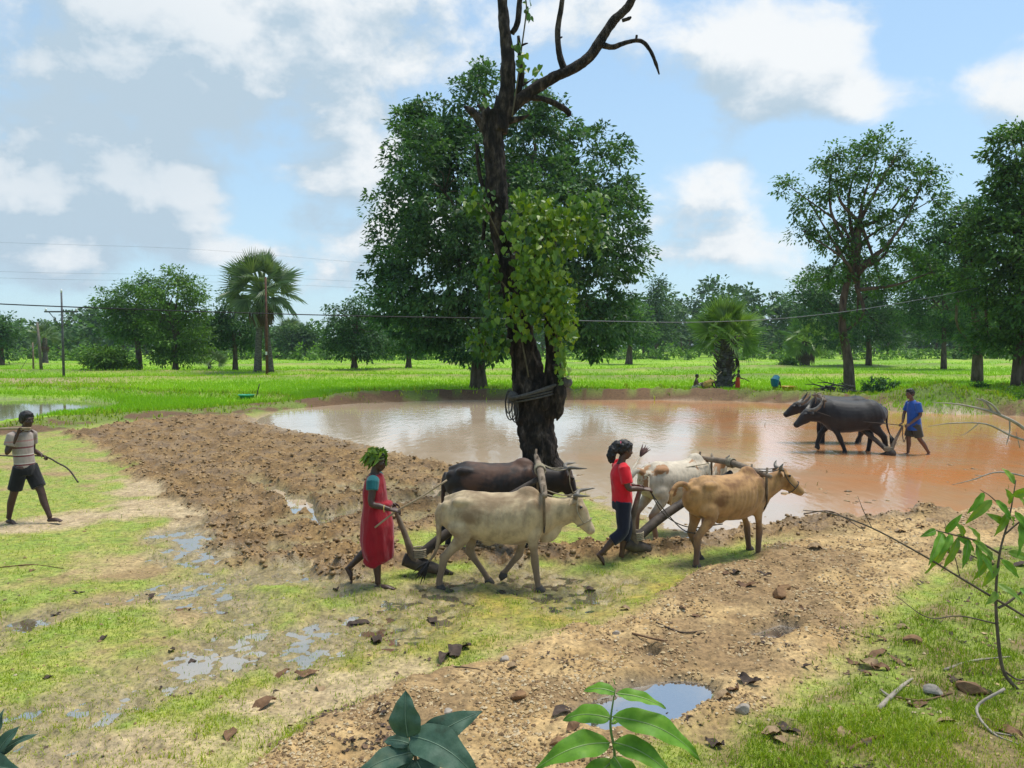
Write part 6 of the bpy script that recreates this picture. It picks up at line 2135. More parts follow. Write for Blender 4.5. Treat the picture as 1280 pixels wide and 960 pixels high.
def halter(key, label, mat):
    loc, yw, s, root, fr = COWS[key]
    P, f, sd, up = fr['P'], fr['fwd'], fr['side'], fr['up']
    k = 1.15 if 'buf' in key else 1.0
    pts = []
    for t in np.linspace(0, 2 * math.pi, 17):
        pts.append(P + f * .27 - up * .045 + sd * .068 * k * math.cos(t) + up * .095 * k * math.sin(t))
    g = Geo().tube(pts, .007, 5, side=tuple(f))
    for sg in (-1, 1):
        g.tube(smooth_path([P - f * .03 + sd * sg * .05 + up * .05, P + f * .11 + sd * sg * .098 * k - up * .03, P + f * .27 + sd * sg * .068 * k - up * .045], 4), .007, 5, side=(0, 0, 1))
        g.tube(smooth_path([P - f * .02 + sd * sg * .05 + up * .05, P + np.array((-.16, 0, .03)) + sd * sg * .08, np.array((.50, 0, 1.12)) + sd * sg * .1], 4), .007, 5, side=(0, 0, 1))
    o = g.build('halter', mat, None)
    o.location = loc
    o.rotation_euler = (0, 0, yw)
    o.scale = (s, s, s)
    tag(o, label, 'halter')


halter('cream', 'thin rope halter on the head of the cream ox', M_ROPE)
halter('dark', 'pale rope halter on the head of the dark brown ox', M_ROPE)
halter('tan', 'dark halter on the head of the tan ox', M_ROPE_DK)
m_h = yaw_pt(MAN, YAWM, (.33, .04, .78))
cord('rein', [m_h, m_h + np.array((-.7, .1, .06)), m_h + np.array((-1.35, .25, .12)), m_h + np.array((-2.1, .3, .35))], .010, 'dark rein from the man in blue to the buffaloes', M_ROPE_DK)
cord('rein', [m_h + np.array((.02, 0, 0)), m_h + np.array((.02, 0, -.25)), m_h + np.array((.06, 0, -.40)), m_h + np.array((.12, 0, -.15)), m_h + np.array((.06, 0, .02))], .010, 'loop of dark rein hanging from the hand of the man in blue', M_ROPE_DK)
# ------------------------------------------------------------------ poles and wires
M_STEEL = simple('grey_steel', [(.05, .05, .055), (.12, .12, .125)], 6, .6)
M_RUST = simple('rusty_steel', [(.05, .022, .015), (.14, .06, .035)], 6, .8)
M_CABLE = simple('black_cable', [(.012, .012, .013)], 3, .6)
M_WIRE = simple('dull_wire', [(.14, .15, .16)], 3, .6)
M_CERAM = simple('white_insulator', [(.6, .6, .58)], 3, .3)


def pole(name, px, py_base, py_top, r, mat, label, arm=None, lean=0.0, stay=False, mark=False):
    b = G(px, py_base)
    b.z = hgt(b.x, b.y)
    top = W(px, py_top, b.y)
    h = top.z - b.z
    root = empty(name, b, 0, label, 'pole')
    Geo().tube([(0, 0, -.2), (lean * .5, 0, h * .5), (lean, 0, h)], [r * 1.15, r, r * .75], 10, side=(1, 0, 0)).build('post', mat, root)
    if arm:
        z, w = arm
        Geo().box((lean, -.08, h - z), (w, .05, .05)).build('crossarm', mat, root, smooth=False)
        for sg in (-1, 1):
            Geo().tube([(lean, -.06, h - z - 1.1), (lean + sg * w * .75, -.08, h - z)], .025, 6).build('brace', mat, root)
            Geo().tube([(lean + sg * w * .92, -.08, h - z + .05), (lean + sg * w * .92, -.08, h - z + .14), (lean + sg * w * .92, -.08, h - z + .24)], [.05, .07, .04], 8, side=(1, 0, 0)).build('insulator', M_CERAM, root)
        Geo().tube([(lean, 0, h), (lean, 0, h + .12), (lean, 0, h + .26)], [.05, .07, .04], 8, side=(1, 0, 0)).build('insulator', M_CERAM, root)
    if stay:
        Geo().tube([(-1.6, -.4, 0), (0, 0, h * .7)], .02, 6).build('stay_wire', M_WIRE, root)
    if mark:
        Geo().box((0, -r - .01, 1.9), (r * .7, .012, .12)).build('tag_plate', M_CERAM, root, smooth=False)
    return root


pole('utility_pole', 80, 479, 366, .075, M_STEEL, 'slim dark power pole with a V braced crossarm left in the fields', (1.3, 1.15))
pole('utility_pole', 334, 474, 346, .10, M_RUST, 'rusty brown pole standing in front of the tall fan palm', None, 0, False, True)
pole('utility_pole', 52, 468, 403, .12, simple('weathered_pole', [(.10, .085, .07), (.20, .17, .14)], 5, .9), 'leaning wooden pole with a stay wire at the far left', None, -.25, True)
pole('utility_pole', 42, 466, 428, .08, M_WOOD, 'short thin pole just left of the leaning wooden pole', None, 0)


def wire(name, pts, r, label, mat, k=14):
    P = [np.array(tuple(p)) for p in pts]
    o = P[0]
    q = smooth_path([p - o for p in P], k)
    ob = Geo().tube(q, r, 5, side=(0, 0, 1)).build(name, mat)
    ob.location = o
    return tag(ob, label, 'wire')


wire('service_cable', [W(-160, 371, 16.5), W(0, 380, 17.2), W(150, 386, 18), W(300, 391, 19), W(450, 395, 20.5), W(620, 398, 22.5)], .014, 'black cable crossing the left half of the sky in front of the palm', M_CABLE)
wire('service_cable', [W(620, 398.3, 22.5), W(760, 401.5, 25), W(880, 402.5, 28), W(1000, 396, 31), W(1130, 378, 35), W(1300, 344, 40)], .012, 'grey cable crossing low in front of the huge tree towards the right', M_WIRE)
for k, (a, b_, c) in enumerate(((303, 312, 328), (339, 344, 352), (347, 352, 360))):
    wire('power_line', [W(-200, a - 6, 52), W(60, a + 2, 56), W(250, b_, 60), W(450, c, 66), W(640, c + 12, 72)], .006, ('topmost', 'middle', 'lowest')[k] + ' of the three faint thin wires in the left sky', M_WIRE)

# ------------------------------------------------------------------ shrubs, brushwood and tubs on the far bank
BUSH = [((1105, 489), 39.5, [(1095, 480, 16, 9), (1112, 484, 16, 7), (1085, 484, 10, 6)], L_BIG, 'dark leafy shrub on the bank right of the airy tree trunk'),
        ((1165, 498), 35, [(1162, 492, 14, 8), (1178, 495, 12, 6)], L_MID, 'low shrub on the bank just right of the head of the man in blue'),
        ((1226, 491), 36, [(1226, 486, 6.5, 5.5)], L_MID, 'small round dark bush alone on the right bank'),
        ((1262, 500), 33, [(1258, 494, 16, 10), (1280, 492, 18, 14), (1300, 490, 18, 16)], L_LIGHT, 'light green bush at the right edge above the pond'),
        ((1205, 503), 33, [(1200, 499, 16, 6), (1222, 500, 14, 6)], L_BIG, 'low dark creeper on the right bank below the round bush'),
        ((1130, 499), 35, [(1126, 496, 10, 5)], L_LIGHT, 'small light weed clump on the bank left of the man in blue'),
        ((985, 460), 88, [(985, 456, 8, 5)], L_LIGHT, 'small bush in the paddy right of the young palm'),
        ((160, 466), 70, [(150, 458, 14, 9), (166, 460, 12, 8)], L_LIGHT, 'low bush under the dark left tree')]
for i, (bp, Y, lob, mt, lab) in enumerate(BUSH):
    b, lo = at_px(bp, Y, lob)
    root = empty('shrub', b, 0, lab, 'shrub')
    rng = np.random.default_rng(200 + i)
    V, F, T, cl = crown_np(lo, 700, .0045 * Y, .007 * Y, rng, .2, 20, .5)
    link('foliage', mesh_np('foliage', V, F, mt, False, T), root)
    g = Geo()
    for l in lo:
        for _ in range(3):
            g.tube([(l[0] * .3, l[1] * .3, -.05), (l[0] + rng.uniform(-.2, .2), l[1], l[2])], [.02, .008], 5, side=(1, 0, 0))
    g.build('stem', M_BARK, root)


def brush_pile():
    b = G(1040, 496); b.z = hgt(b.x, b.y)
    root = empty('brushwood_pile', b, 0, 'heap of dry brushwood at the foot of the airy tree', 'brushwood')
    rng = np.random.default_rng(31)
    ms = []
    for k in range(4):
        ln = rng.uniform(.5, .95)
        p = smooth_path([(-ln, 0, 0), (-ln * .3, rng.uniform(-.08, .08), rng.uniform(-.06, .1)), (ln * .4, rng.uniform(-.1, .1), rng.uniform(-.05, .1)), (ln, rng.uniform(-.2, .2), rng.uniform(0, .25))], 4)
        g = Geo().tube(p, lerp_r([.05, .04, .03, .012], len(p)), 6)
        g.tube([p[7], p[7] + np.array((.35, .2, .12)), p[7] + np.array((.6, .35, .3))], [.02, .015, .006], 5)
        ms.append(g.mesh('stick', M_BARK_G))
    for k in range(20):
        o = link('stick', ms[k % 4], root)
        o.location = (rng.uniform(-.7, .7), rng.uniform(-.5, .5), .06 + .025 * k * rng.uniform(.4, 1))
        o.rotation_euler = (rng.uniform(-.2, .2), rng.uniform(-.2, .2), rng.uniform(-.5, .5) + (math.pi if k % 2 else 0))


brush_pile()


def tub(name, px, py, r, h, col, label, lid=False):
    b = G(px, py); b.z = hgt(b.x, b.y) + .01
    root = empty(name, b, 0, label, 'tub')
    m = simple(col[0], [col[1]], 4, .4, spec=.5)
    n = 24
    prof = [(0, 0), (r * .72, 0), (r * .98, h), (r * 1.06, h), (r * 1.06, h - .02), (r * .93, h - .03), (r * .66, .03), (0, .03)]
    V = [(math.cos(2 * math.pi * k / n) * p[0], math.sin(2 * math.pi * k / n) * p[0], p[1]) for p in prof for k in range(n)]
    F = [(i * n + k, i * n + (k + 1) % n, (i + 1) * n + (k + 1) % n, (i + 1) * n + k) for i in range(len(prof) - 1) for k in range(n)]
    link('bowl', mesh_np('bowl', V, np.array(F), m, True), root)
    Geo().tube([(math.cos(t) * r * 1.05, math.sin(t) * r * 1.05, h) for t in np.linspace(0, 2 * math.pi, n + 1)], .014, 6, side=(0, 0, 1)).build('rim', m, root)
    return root


tub('washing_tub', 308, 503.5, .34, .16, ('green_plastic', (.02, .30, .16)), 'green plastic tub on the bank left of the huge tree')
tub('washing_tub', 985, 493.5, .36, .30, ('yellow_plastic', (.75, .38, .01)), 'yellow plastic tub beside the person in teal')
q = G(321, 503.5); q.z = hgt(q.x, q.y)
cord('planted_stick', [q + Vector((-.03, 0, -.05)), q + Vector((.05, 0, .3)), q + Vector((.14, 0, .62))], .022, 'dark stick standing upright beside the green tub', M_WOOD_D, 'stick', 3)

# ------------------------------------------------------------------ foreground plants
L_SAP = simple('sapling_leaf', [(.06, .15, .012), (.12, .27, .022), (.19, .34, .035)], 7, .55, .35, .006, spec=.25)
L_DARKL = simple('bluish_leaf', [(.022, .042, .022), (.036, .080, .050), (.06, .115, .075), (.12, .16, .10)], 7, .6, .45, .006, spec=.3)
L_YOUNG = simple('yellow_green_leaf', [(.09, .18, .012), (.16, .28, .02), (.24, .34, .035)], 9, .42, .2, .006, spec=.45)
for m_ in (L_SAP, L_DARKL, L_YOUNG):
    nt_ = m_.node_tree
    p_ = nt_.nodes['Principled BSDF']
    tr_ = nd(nt_, 'ShaderNodeBsdfTranslucent')
    src = p_.inputs['Base Color'].links[0].from_socket
    lk(nt_, mix_c(nt_, 1.0, src, (1.6, 1.5, .5), 'MULTIPLY'), tr_.inputs[0])
    mx_ = nd(nt_, 'ShaderNodeMixShader')
    mx_.inputs[0].default_value = .22 if m_ is not L_DARKL else .06
    lk(nt_, p_.outputs[0], mx_.inputs[1]); lk(nt_, tr_.outputs[0], mx_.inputs[2])
    lk(nt_, mx_.outputs[0], nt_.nodes['Material Output'].inputs[0])
M_RIB = simple('pale_midrib', [(.22, .30, .10)], 6, .5)
M_RIBD = simple('grey_midrib', [(.12, .18, .12)], 6, .5)
M_GSTEM = simple('green_stem', [(.10, .17, .04), (.16, .24, .07)], 6, .6)


def broad_leaf(root, a, b, width, mat, rib=None, up=(0, -.4, 1), arch=.12, fold=.22, wav=.03, seed=0, shape=1.0, name='leaf', holes=False, ribr=.004):
    """a leaf blade from a to b (world), arched, folded on its midrib, wavy edged; rib as sub-part"""
    o = np.array(root.location)
    a = np.array(tuple(a)) - o; b = np.array(tuple(b)) - o
    rng = np.random.default_rng(seed)
    d = b - a
    L = np.linalg.norm(d)
    t_ = d / L
    u = np.array(up, dtype=float); u = unit(u - t_ * u.dot(t_))
    s = np.cross(t_, u)
    nu, nv = 18, 9
    V = []
    mids = []
    ph = rng.uniform(0, 6)
    for i in range(nu + 1):
        t = i / nu
        c = a + d * t + u * arch * L * math.sin(math.pi * t * .92) - np.array((0, 0, 1)) * arch * .5 * L * t * t
        mids.append(c)
        w = width * (math.sin(math.pi * min(1, t ** (.72 * shape))) ** .85) * (1 - .25 * t) + .003
        for j in range(nv):
            v = j / (nv - 1) * 2 - 1
            rip = wav * L * math.sin(t * 17 + ph + v) * abs(v) ** 1.5
            vein = .006 * L * math.sin((t * 9 - abs(v) * 1.1) * 2 * math.pi) * (1 - abs(v)) * 2 * abs(v)
            V.append(c + s * v * w * .5 * (1 - .12 * fold) + u * (abs(v) * w * fold + rip + vein - .10 * w * abs(v) ** 2.5))
    F = [(i * nv + j, i * nv + j + 1, (i + 1) * nv + j + 1, (i + 1) * nv + j) for i in range(nu) for j in range(nv - 1)]
    me = mesh_np(name, np.array(V), np.array(F), mat, True)
    ob = link(name, me, root)
    if rib:
        Geo().tube([m - u * .003 + u * .004 for m in mids], lerp_r([ribr, ribr * .7, ribr * .2], len(mids)), 6, side=tuple(s)).build('midrib', rib, ob)
    return ob


def sapling():
    Y = 3.7
    b = W(768, 480, Y); b.z = hgt(b.x, Y)
    root = empty('sapling', b, 0, 'bright green broad leaved sapling at the bottom edge right of centre', 'plant')
    L = lambda px, py, dy=0: W(px, py, Y) + Vector((0, dy, 0))
    o = np.array(b)
    st = smooth_path([np.array((0, 0, -.03)), np.array(L(770, 1000)) - o, np.array(L(768, 940)) - o, np.array(L(763, 905)) - o, np.array(L(769, 861)) - o], 5)
    Geo().tube(st, lerp_r([.011, .009, .007, .006, .003], len(st)), 8, side=(1, 0, 0)).build('stem', M_GSTEM, root)
    for i, (a, c, w, dy, ar, up) in enumerate(((((769, 866), (730, 867), .075, .04, .16, (0, -.55, 1))), ((770, 867), (831, 881), .075, -.02, .10, (.1, -.6, 1)), ((764, 898), (706, 910), .12, .10, .16, (-.2, -.6, 1)),
                                               ((765, 896), (871, 936), .145, -.04, .20, (.25, -.8, 1)), ((762, 929), (667, 941), .15, -.10, .20, (-.2, -.85, 1)), ((766, 928), (834, 944), .13, -.16, .18, (.2, -.9, 1)),
                                               ((767, 945), (798, 985), .13, -.28, .12, (.2, -1, .6)), ((768, 855), (765, 848), .012, 0, .1, (1, 0, .3)), ((767, 950), (700, 990), .14, -.2, .15, (-.2, -.9, .8)), ((765, 905), (800, 900), .05, .12, .1, (0, -.4, 1)))):
        broad_leaf(root, L(*a), L(c[0], c[1], dy), w, L_SAP, M_RIB, up, ar, .20, .022, 50 + i, 1.0)


sapling()


def dark_plant():
    Y = 3.75
    b = W(522, 480, Y); b.z = hgt(b.x, Y)
    root = empty('seedling', b, 0, 'dark bluish broad leaved seedling at the bottom edge left of the sapling', 'plant')
    L = lambda px, py, dy=0: W(px, py, Y) + Vector((0, dy, 0))
    o = np.array(b)
    st = smooth_path([np.array((0, 0, -.03)), np.array(L(524, 990)) - o, np.array(L(519, 945)) - o, np.array(L(512, 918)) - o], 5)
    Geo().tube(st, lerp_r([.012, .010, .008, .004], len(st)), 8, side=(1, 0, 0)).build('stem', simple('brown_stem', [(.06, .05, .03), (.12, .09, .05)], 8, .7), root)
    for i, (a, c, w, dy, ar, up) in enumerate(((((510, 922), (506, 866), .19, .06, .10, (-.3, -1, .2))), ((513, 920), (604, 958), .21, -.10, .26, (.35, -.8, .8)), ((518, 940), (444, 962), .13, -.06, .16, (-.2, -.8, .9)),
                                               ((520, 935), (602, 897), .16, .12, .14, (.2, -.8, .7)), ((512, 930), (478, 932), .09, .05, .14, (0, -.6, 1)), ((520, 950), (560, 990), .18, -.2, .14, (.2, -1, .6)), ((518, 950), (480, 990), .15, -.15, .1, (-.2, -1, .7)), ((522, 945), (548, 930), .10, .02, .1, (.2, -.6, .6)))):
        broad_leaf(root, L(*a), L(c[0], c[1], dy), w, L_DARKL, M_RIBD, up, ar, .16, .03, 70 + i, .9)
    Y = 3.6
    b = W(-30, 480, Y); b.z = hgt(b.x, Y)
    root = empty('seedling', b, 0, 'dark broad leaves cut off by the bottom left corner', 'plant')
    o = np.array(b)
    st = smooth_path([np.array((0, 0, -.03)), np.array(L(-28, 1000)) - o, np.array(L(-15, 960)) - o], 5)
    Geo().tube(st, lerp_r([.012, .010, .006], len(st)), 8, side=(1, 0, 0)).build('stem', M_GSTEM, root)
    for i, (a, c, w, dy, ar, up) in enumerate(((((-12, 962), (24, 906), .13, .02, .1, (-.5, -1, .5))), ((-12, 965), (46, 944), .15, -.1, .2, (.2, -.9, .9)), ((-15, 960), (-10, 895), .14, .1, .1, (-.3, -1, .2)), ((-10, 975), (40, 990), .17, -.2, .15, (.2, -1, .7)), ((-14, 958), (40, 921), .07, .06, .14, (.1, -.6, 1)))):
        broad_leaf(root, L(*a), L(c[0], c[1], dy), w, L_DARKL, M_RIBD, up, ar, .18, .02, 90 + i, .9)


dark_plant()

M_TWIG = simple('grey_brown_twig', [(.07, .05, .035), (.16, .12, .085)], 14, .85, .4, .004)
M_PALEB = simple('bleached_branch', [(.22, .18, .14), (.42, .36, .29)], 10, .85, .4, .006)


def right_shrub():
    b = G(1292, 872); b.z = hgt(b.x, b.y)
    Y = b.y
    root = empty('straggly_shrub', b, 0, 'straggly shrub with bare stems and hanging leaves at the right edge', 'shrub')
    L = lambda px, py, dy=0: W(px, py, Y) + Vector((0, dy, 0))
    o = np.array(b)
    T = lambda lst: [np.array(L(*p)) - o for p in lst]
    br = [([(1292, 880), (1272, 862), (1254, 838), (1247, 790), (1245, 740), (1250, 690), (1262, 645), (1270, 600)], (.016, .014, .013, .012, .010, .008, .006, .003)),
          ([(1248, 760), (1262, 752), (1282, 735)], (.010, .009, .007)), ([(1250, 692), (1220, 676), (1190, 668), (1165, 662)], (.009, .007, .006, .003)),
          ([(1256, 668), (1275, 652), (1296, 640)], (.007, .006, .004)), ([(1246, 720), (1225, 700), (1205, 690)], (.006, .005, .003)), ([(1262, 645), (1240, 622), (1225, 612)], (.005, .004, .002)),
          ([(1247, 780), (1200, 770), (1160, 772), (1120, 745)], (.006, .005, .004, .002)), ([(1300, 782), (1250, 752), (1200, 722), (1150, 692), (1090, 660), (1040, 642), (1004, 638)], (.009, .009, .008, .007, .006, .005, .003)),
          ([(1254, 838), (1275, 850), (1300, 842)], (.008, .007, .005)), ([(1090, 660), (1080, 640), (1072, 620)], (.003, .003, .0015)), ([(1200, 722), (1192, 690), (1180, 650)], (.004, .003, .0015))]
    for p, r in br:
        q = smooth_path(T(p), 5)
        Geo().tube(q, lerp_r(r, len(q)), 7, side=(0, 1, 0)).build('branch', M_TWIG, root)
    lv = [((1188, 668), (1160, 716), .075), ((1178, 666), (1150, 700), .07), ((1198, 671), (1178, 712), .07), ((1210, 675), (1200, 708), .06), ((1170, 663), (1146, 668), .055), ((1220, 680), (1216, 716), .06), ((1225, 690), (1232, 718), .05),
          ((1196, 668), (1222, 690), .06), ((1205, 670), (1190, 650), .06), ((1240, 625), (1212, 655), .07), ((1230, 616), (1205, 640), .06), ((1260, 640), (1240, 668), .065), ((1268, 640), (1285, 668), .065), ((1275, 652), (1262, 690), .06),
          ((1262, 630), (1246, 606), .07), ((1266, 620), (1290, 604), .07), ((1268, 605), (1256, 585), .06), ((1280, 648), (1298, 630), .06), ((1290, 642), (1276, 620), .06), ((1245, 625), (1258, 648), .055), ((1285, 645), (1302, 668), .06), ((1247, 740), (1226, 752), .06), ((1246, 730), (1268, 748), .06), ((1249, 705), (1232, 735), .06), ((1252, 700), (1275, 722), .06), ((1215, 674), (1240, 700), .06), ((1182, 666), (1200, 640), .055), ((1172, 664), (1186, 690), .06),
          ((1190, 668), (1168, 690), .06), ((1260, 690), (1290, 700), .065), ((1265, 655), (1250, 640), .06), ((1275, 735), (1292, 760), .06), ((1225, 678), (1206, 655), .055), ((1255, 655), (1230, 640), .06), ((1240, 690), (1215, 725), .06)]
    rng = np.random.default_rng(4)
    for i, (a, c, w) in enumerate(lv):
        broad_leaf(root, L(*a), L(c[0], c[1], rng.uniform(-.12, .06)), w * 1.0, L_YOUNG if rng.uniform() < .6 else L_SAP, M_RIB if i < 9 else None, (rng.uniform(-.4, .4), -1, .5), .10, .2, .02, 120 + i, 1.0, ribr=.002)


right_shrub()


def dead_branch():
    Y = 9.5
    b = W(1345, 600, Y); b.z = hgt(b.x, Y)
    root = empty('dead_branch', b, 0, 'bleached bare branch reaching over the pond at the right edge', 'branch')
    o = np.array(b)
    for p, r in (([(1345, 700), (1335, 620), (1300, 556), (1275, 532), (1250, 519), (1225, 511), (1195, 505), (1165, 503)], (.045, .038, .028, .022, .018, .014, .009, .003)),
                 ([(1250, 518), (1240, 506), (1226, 498)], (.016, .013, .006)), ([(1240, 514), (1232, 503), (1220, 498)], (.014, .011, .005)), ([(1300, 556), (1265, 545), (1232, 530), (1190, 529), (1160, 533)], (.016, .013, .010, .008, .003)),
                 ([(1262, 524), (1262, 540), (1258, 556)], (.010, .008, .004)), ([(1225, 528), (1210, 540), (1200, 545)], (.006, .005, .002)), ([(1300, 600), (1250, 590), (1215, 600), (1190, 606)], (.012, .010, .007, .003)),
                 ([(1275, 560), (1270, 540)], (.006, .003))):
        q = smooth_path([np.array(W(a, c, Y)) - o for a, c in p], 5)
        Geo().tube(q, lerp_r(r, len(q)), 8, side=(0, 1, 0)).build('branch', M_PALEB, root)


dead_branch()

# ------------------------------------------------------------------ litter on the ground
M_DRY = [simple('dry_leaf_' + n_, c_, 10, .75, .5, .006) for n_, c_ in (('brown', [(.07, .035, .018), (.16, .085, .04), (.25, .15, .08)]), ('dark', [(.025, .016, .012), (.06, .038, .026), (.10, .07, .05)]), ('pale', [(.22, .14, .07), (.36, .25, .14)]))]


def dry_leaf_mesh(seed, mat, L=.22, w=.13):
    rng = np.random.default_rng(seed)
    nu, nv = 8, 5
    V = []
    cu, ph, tw = rng.uniform(.1, .5), rng.uniform(0, 6), rng.uniform(-.5, .5)
    for i in range(nu + 1):
        t = i / nu
        ww = w * math.sin(math.pi * min(1, t ** .8)) ** .8 + .004
        for j in range(nv):
            v = j / (nv - 1) * 2 - 1
            z = cu * abs(v) ** 1.6 * ww * .9 + .03 * math.sin(t * 7 + ph) + .02 * math.sin(t * 13 + ph * 2 + v * 3) + tw * v * (t - .5) * ww
            V.append(((t - .5) * L, v * ww * .5 * (1 - .25 * cu * abs(v)), z * .8 + .02 + rng.uniform(-.004, .004)))
    V = np.array(V)
    V[:, 2] -= V[:, 2].min() - .002
    F = np.array([(i * nv + j, i * nv + j + 1, (i + 1) * nv + j + 1, (i + 1) * nv + j) for i in range(nu) for j in range(nv - 1)])
    return mesh_np('dry_leaf', V, F, mat, True)


DRYM = [dry_leaf_mesh(300 + i, M_DRY[i % 3], .17 + .03 * (i % 4), .09 + .02 * (i % 3)) for i in range(9)]
# (px, py, mesh, scale, label or None)
LEAFS = [(330, 887, 0, 1.5, 'brown curled leaf lying alone on the pale wet ground, bottom left'), (228, 762, 3, 1.0, 'pale brown leaf on green grass left of the puddles'), (280, 766, 1, .9, 'small dark leaf just right of the pale leaf on the grass'),
         (440, 780, 4, 1.3, 'dark leaf heap edge on the wet grass below the woman in red'), (452, 778, 7, 1.0, 'dark leaf touching the leaf heap below the woman in red'), (470, 800, 1, 1.1, 'maroon dark leaf right of the wet streak, below the cream ox'),
         (540, 773, 4, 1.1, 'dark leaf below the hind legs of the cream ox'), (383, 846, 6, 1.0, 'brown leaf on sparse grass above the curled brown leaf'), (350, 843, 3, .9, 'dull leaf left of the brown leaf on sparse grass'),
         (288, 925, 0, 1.2, 'brown leaf at the edge of the gravel, bottom left'), (568, 820, 4, 1.4, 'large dark leaf in the litter at the gravel edge, centre'), (575, 812, 1, 1.3, 'dark leaf on top of the litter at the gravel edge'), (555, 826, 7, 1.1, 'dark wet leaf left in the gravel edge litter'),
         (98, 743, 1, .7, 'tiny dark leaf on the left grass'), (40, 715, 0, .9, 'brown leaf near the left edge of the grass'), (735, 735, 4, 1.2, 'dark leaf on the mud below the feet of the girl'), (400, 860, 2, .7, None), (215, 812, 1, .6, None), (240, 822, 4, .6, None), (190, 745, 4, .7, None), (70, 768, 1, .6, None), (60, 850, 4, .6, None), (130, 800, 7, .6, None), (420, 735, 4, .7, None)]
LITTER = [(920, 725), (935, 735), (950, 728), (905, 730), (1090, 840), (1105, 850), (1080, 850), (1120, 838), (1100, 828), (1070, 835), (1135, 660), (1150, 668), (1165, 660), (1120, 672), (1195, 700), (1210, 708), (1180, 705), (1240, 715), (960, 940), (975, 950), (990, 935), (1065, 940), (1080, 948),
          (1050, 935), (850, 770), (870, 778), (700, 905), (720, 925), (910, 880), (920, 870), (935, 862), (1000, 845), (780, 760), (640, 845), (1150, 900), (1180, 920), (1230, 880), (1255, 930), (1200, 860), (1040, 690), (1020, 700), (1075, 668), (985, 760), (1005, 770), (890, 935), (1260, 745), (1275, 720), (1130, 800), (1110, 810)]


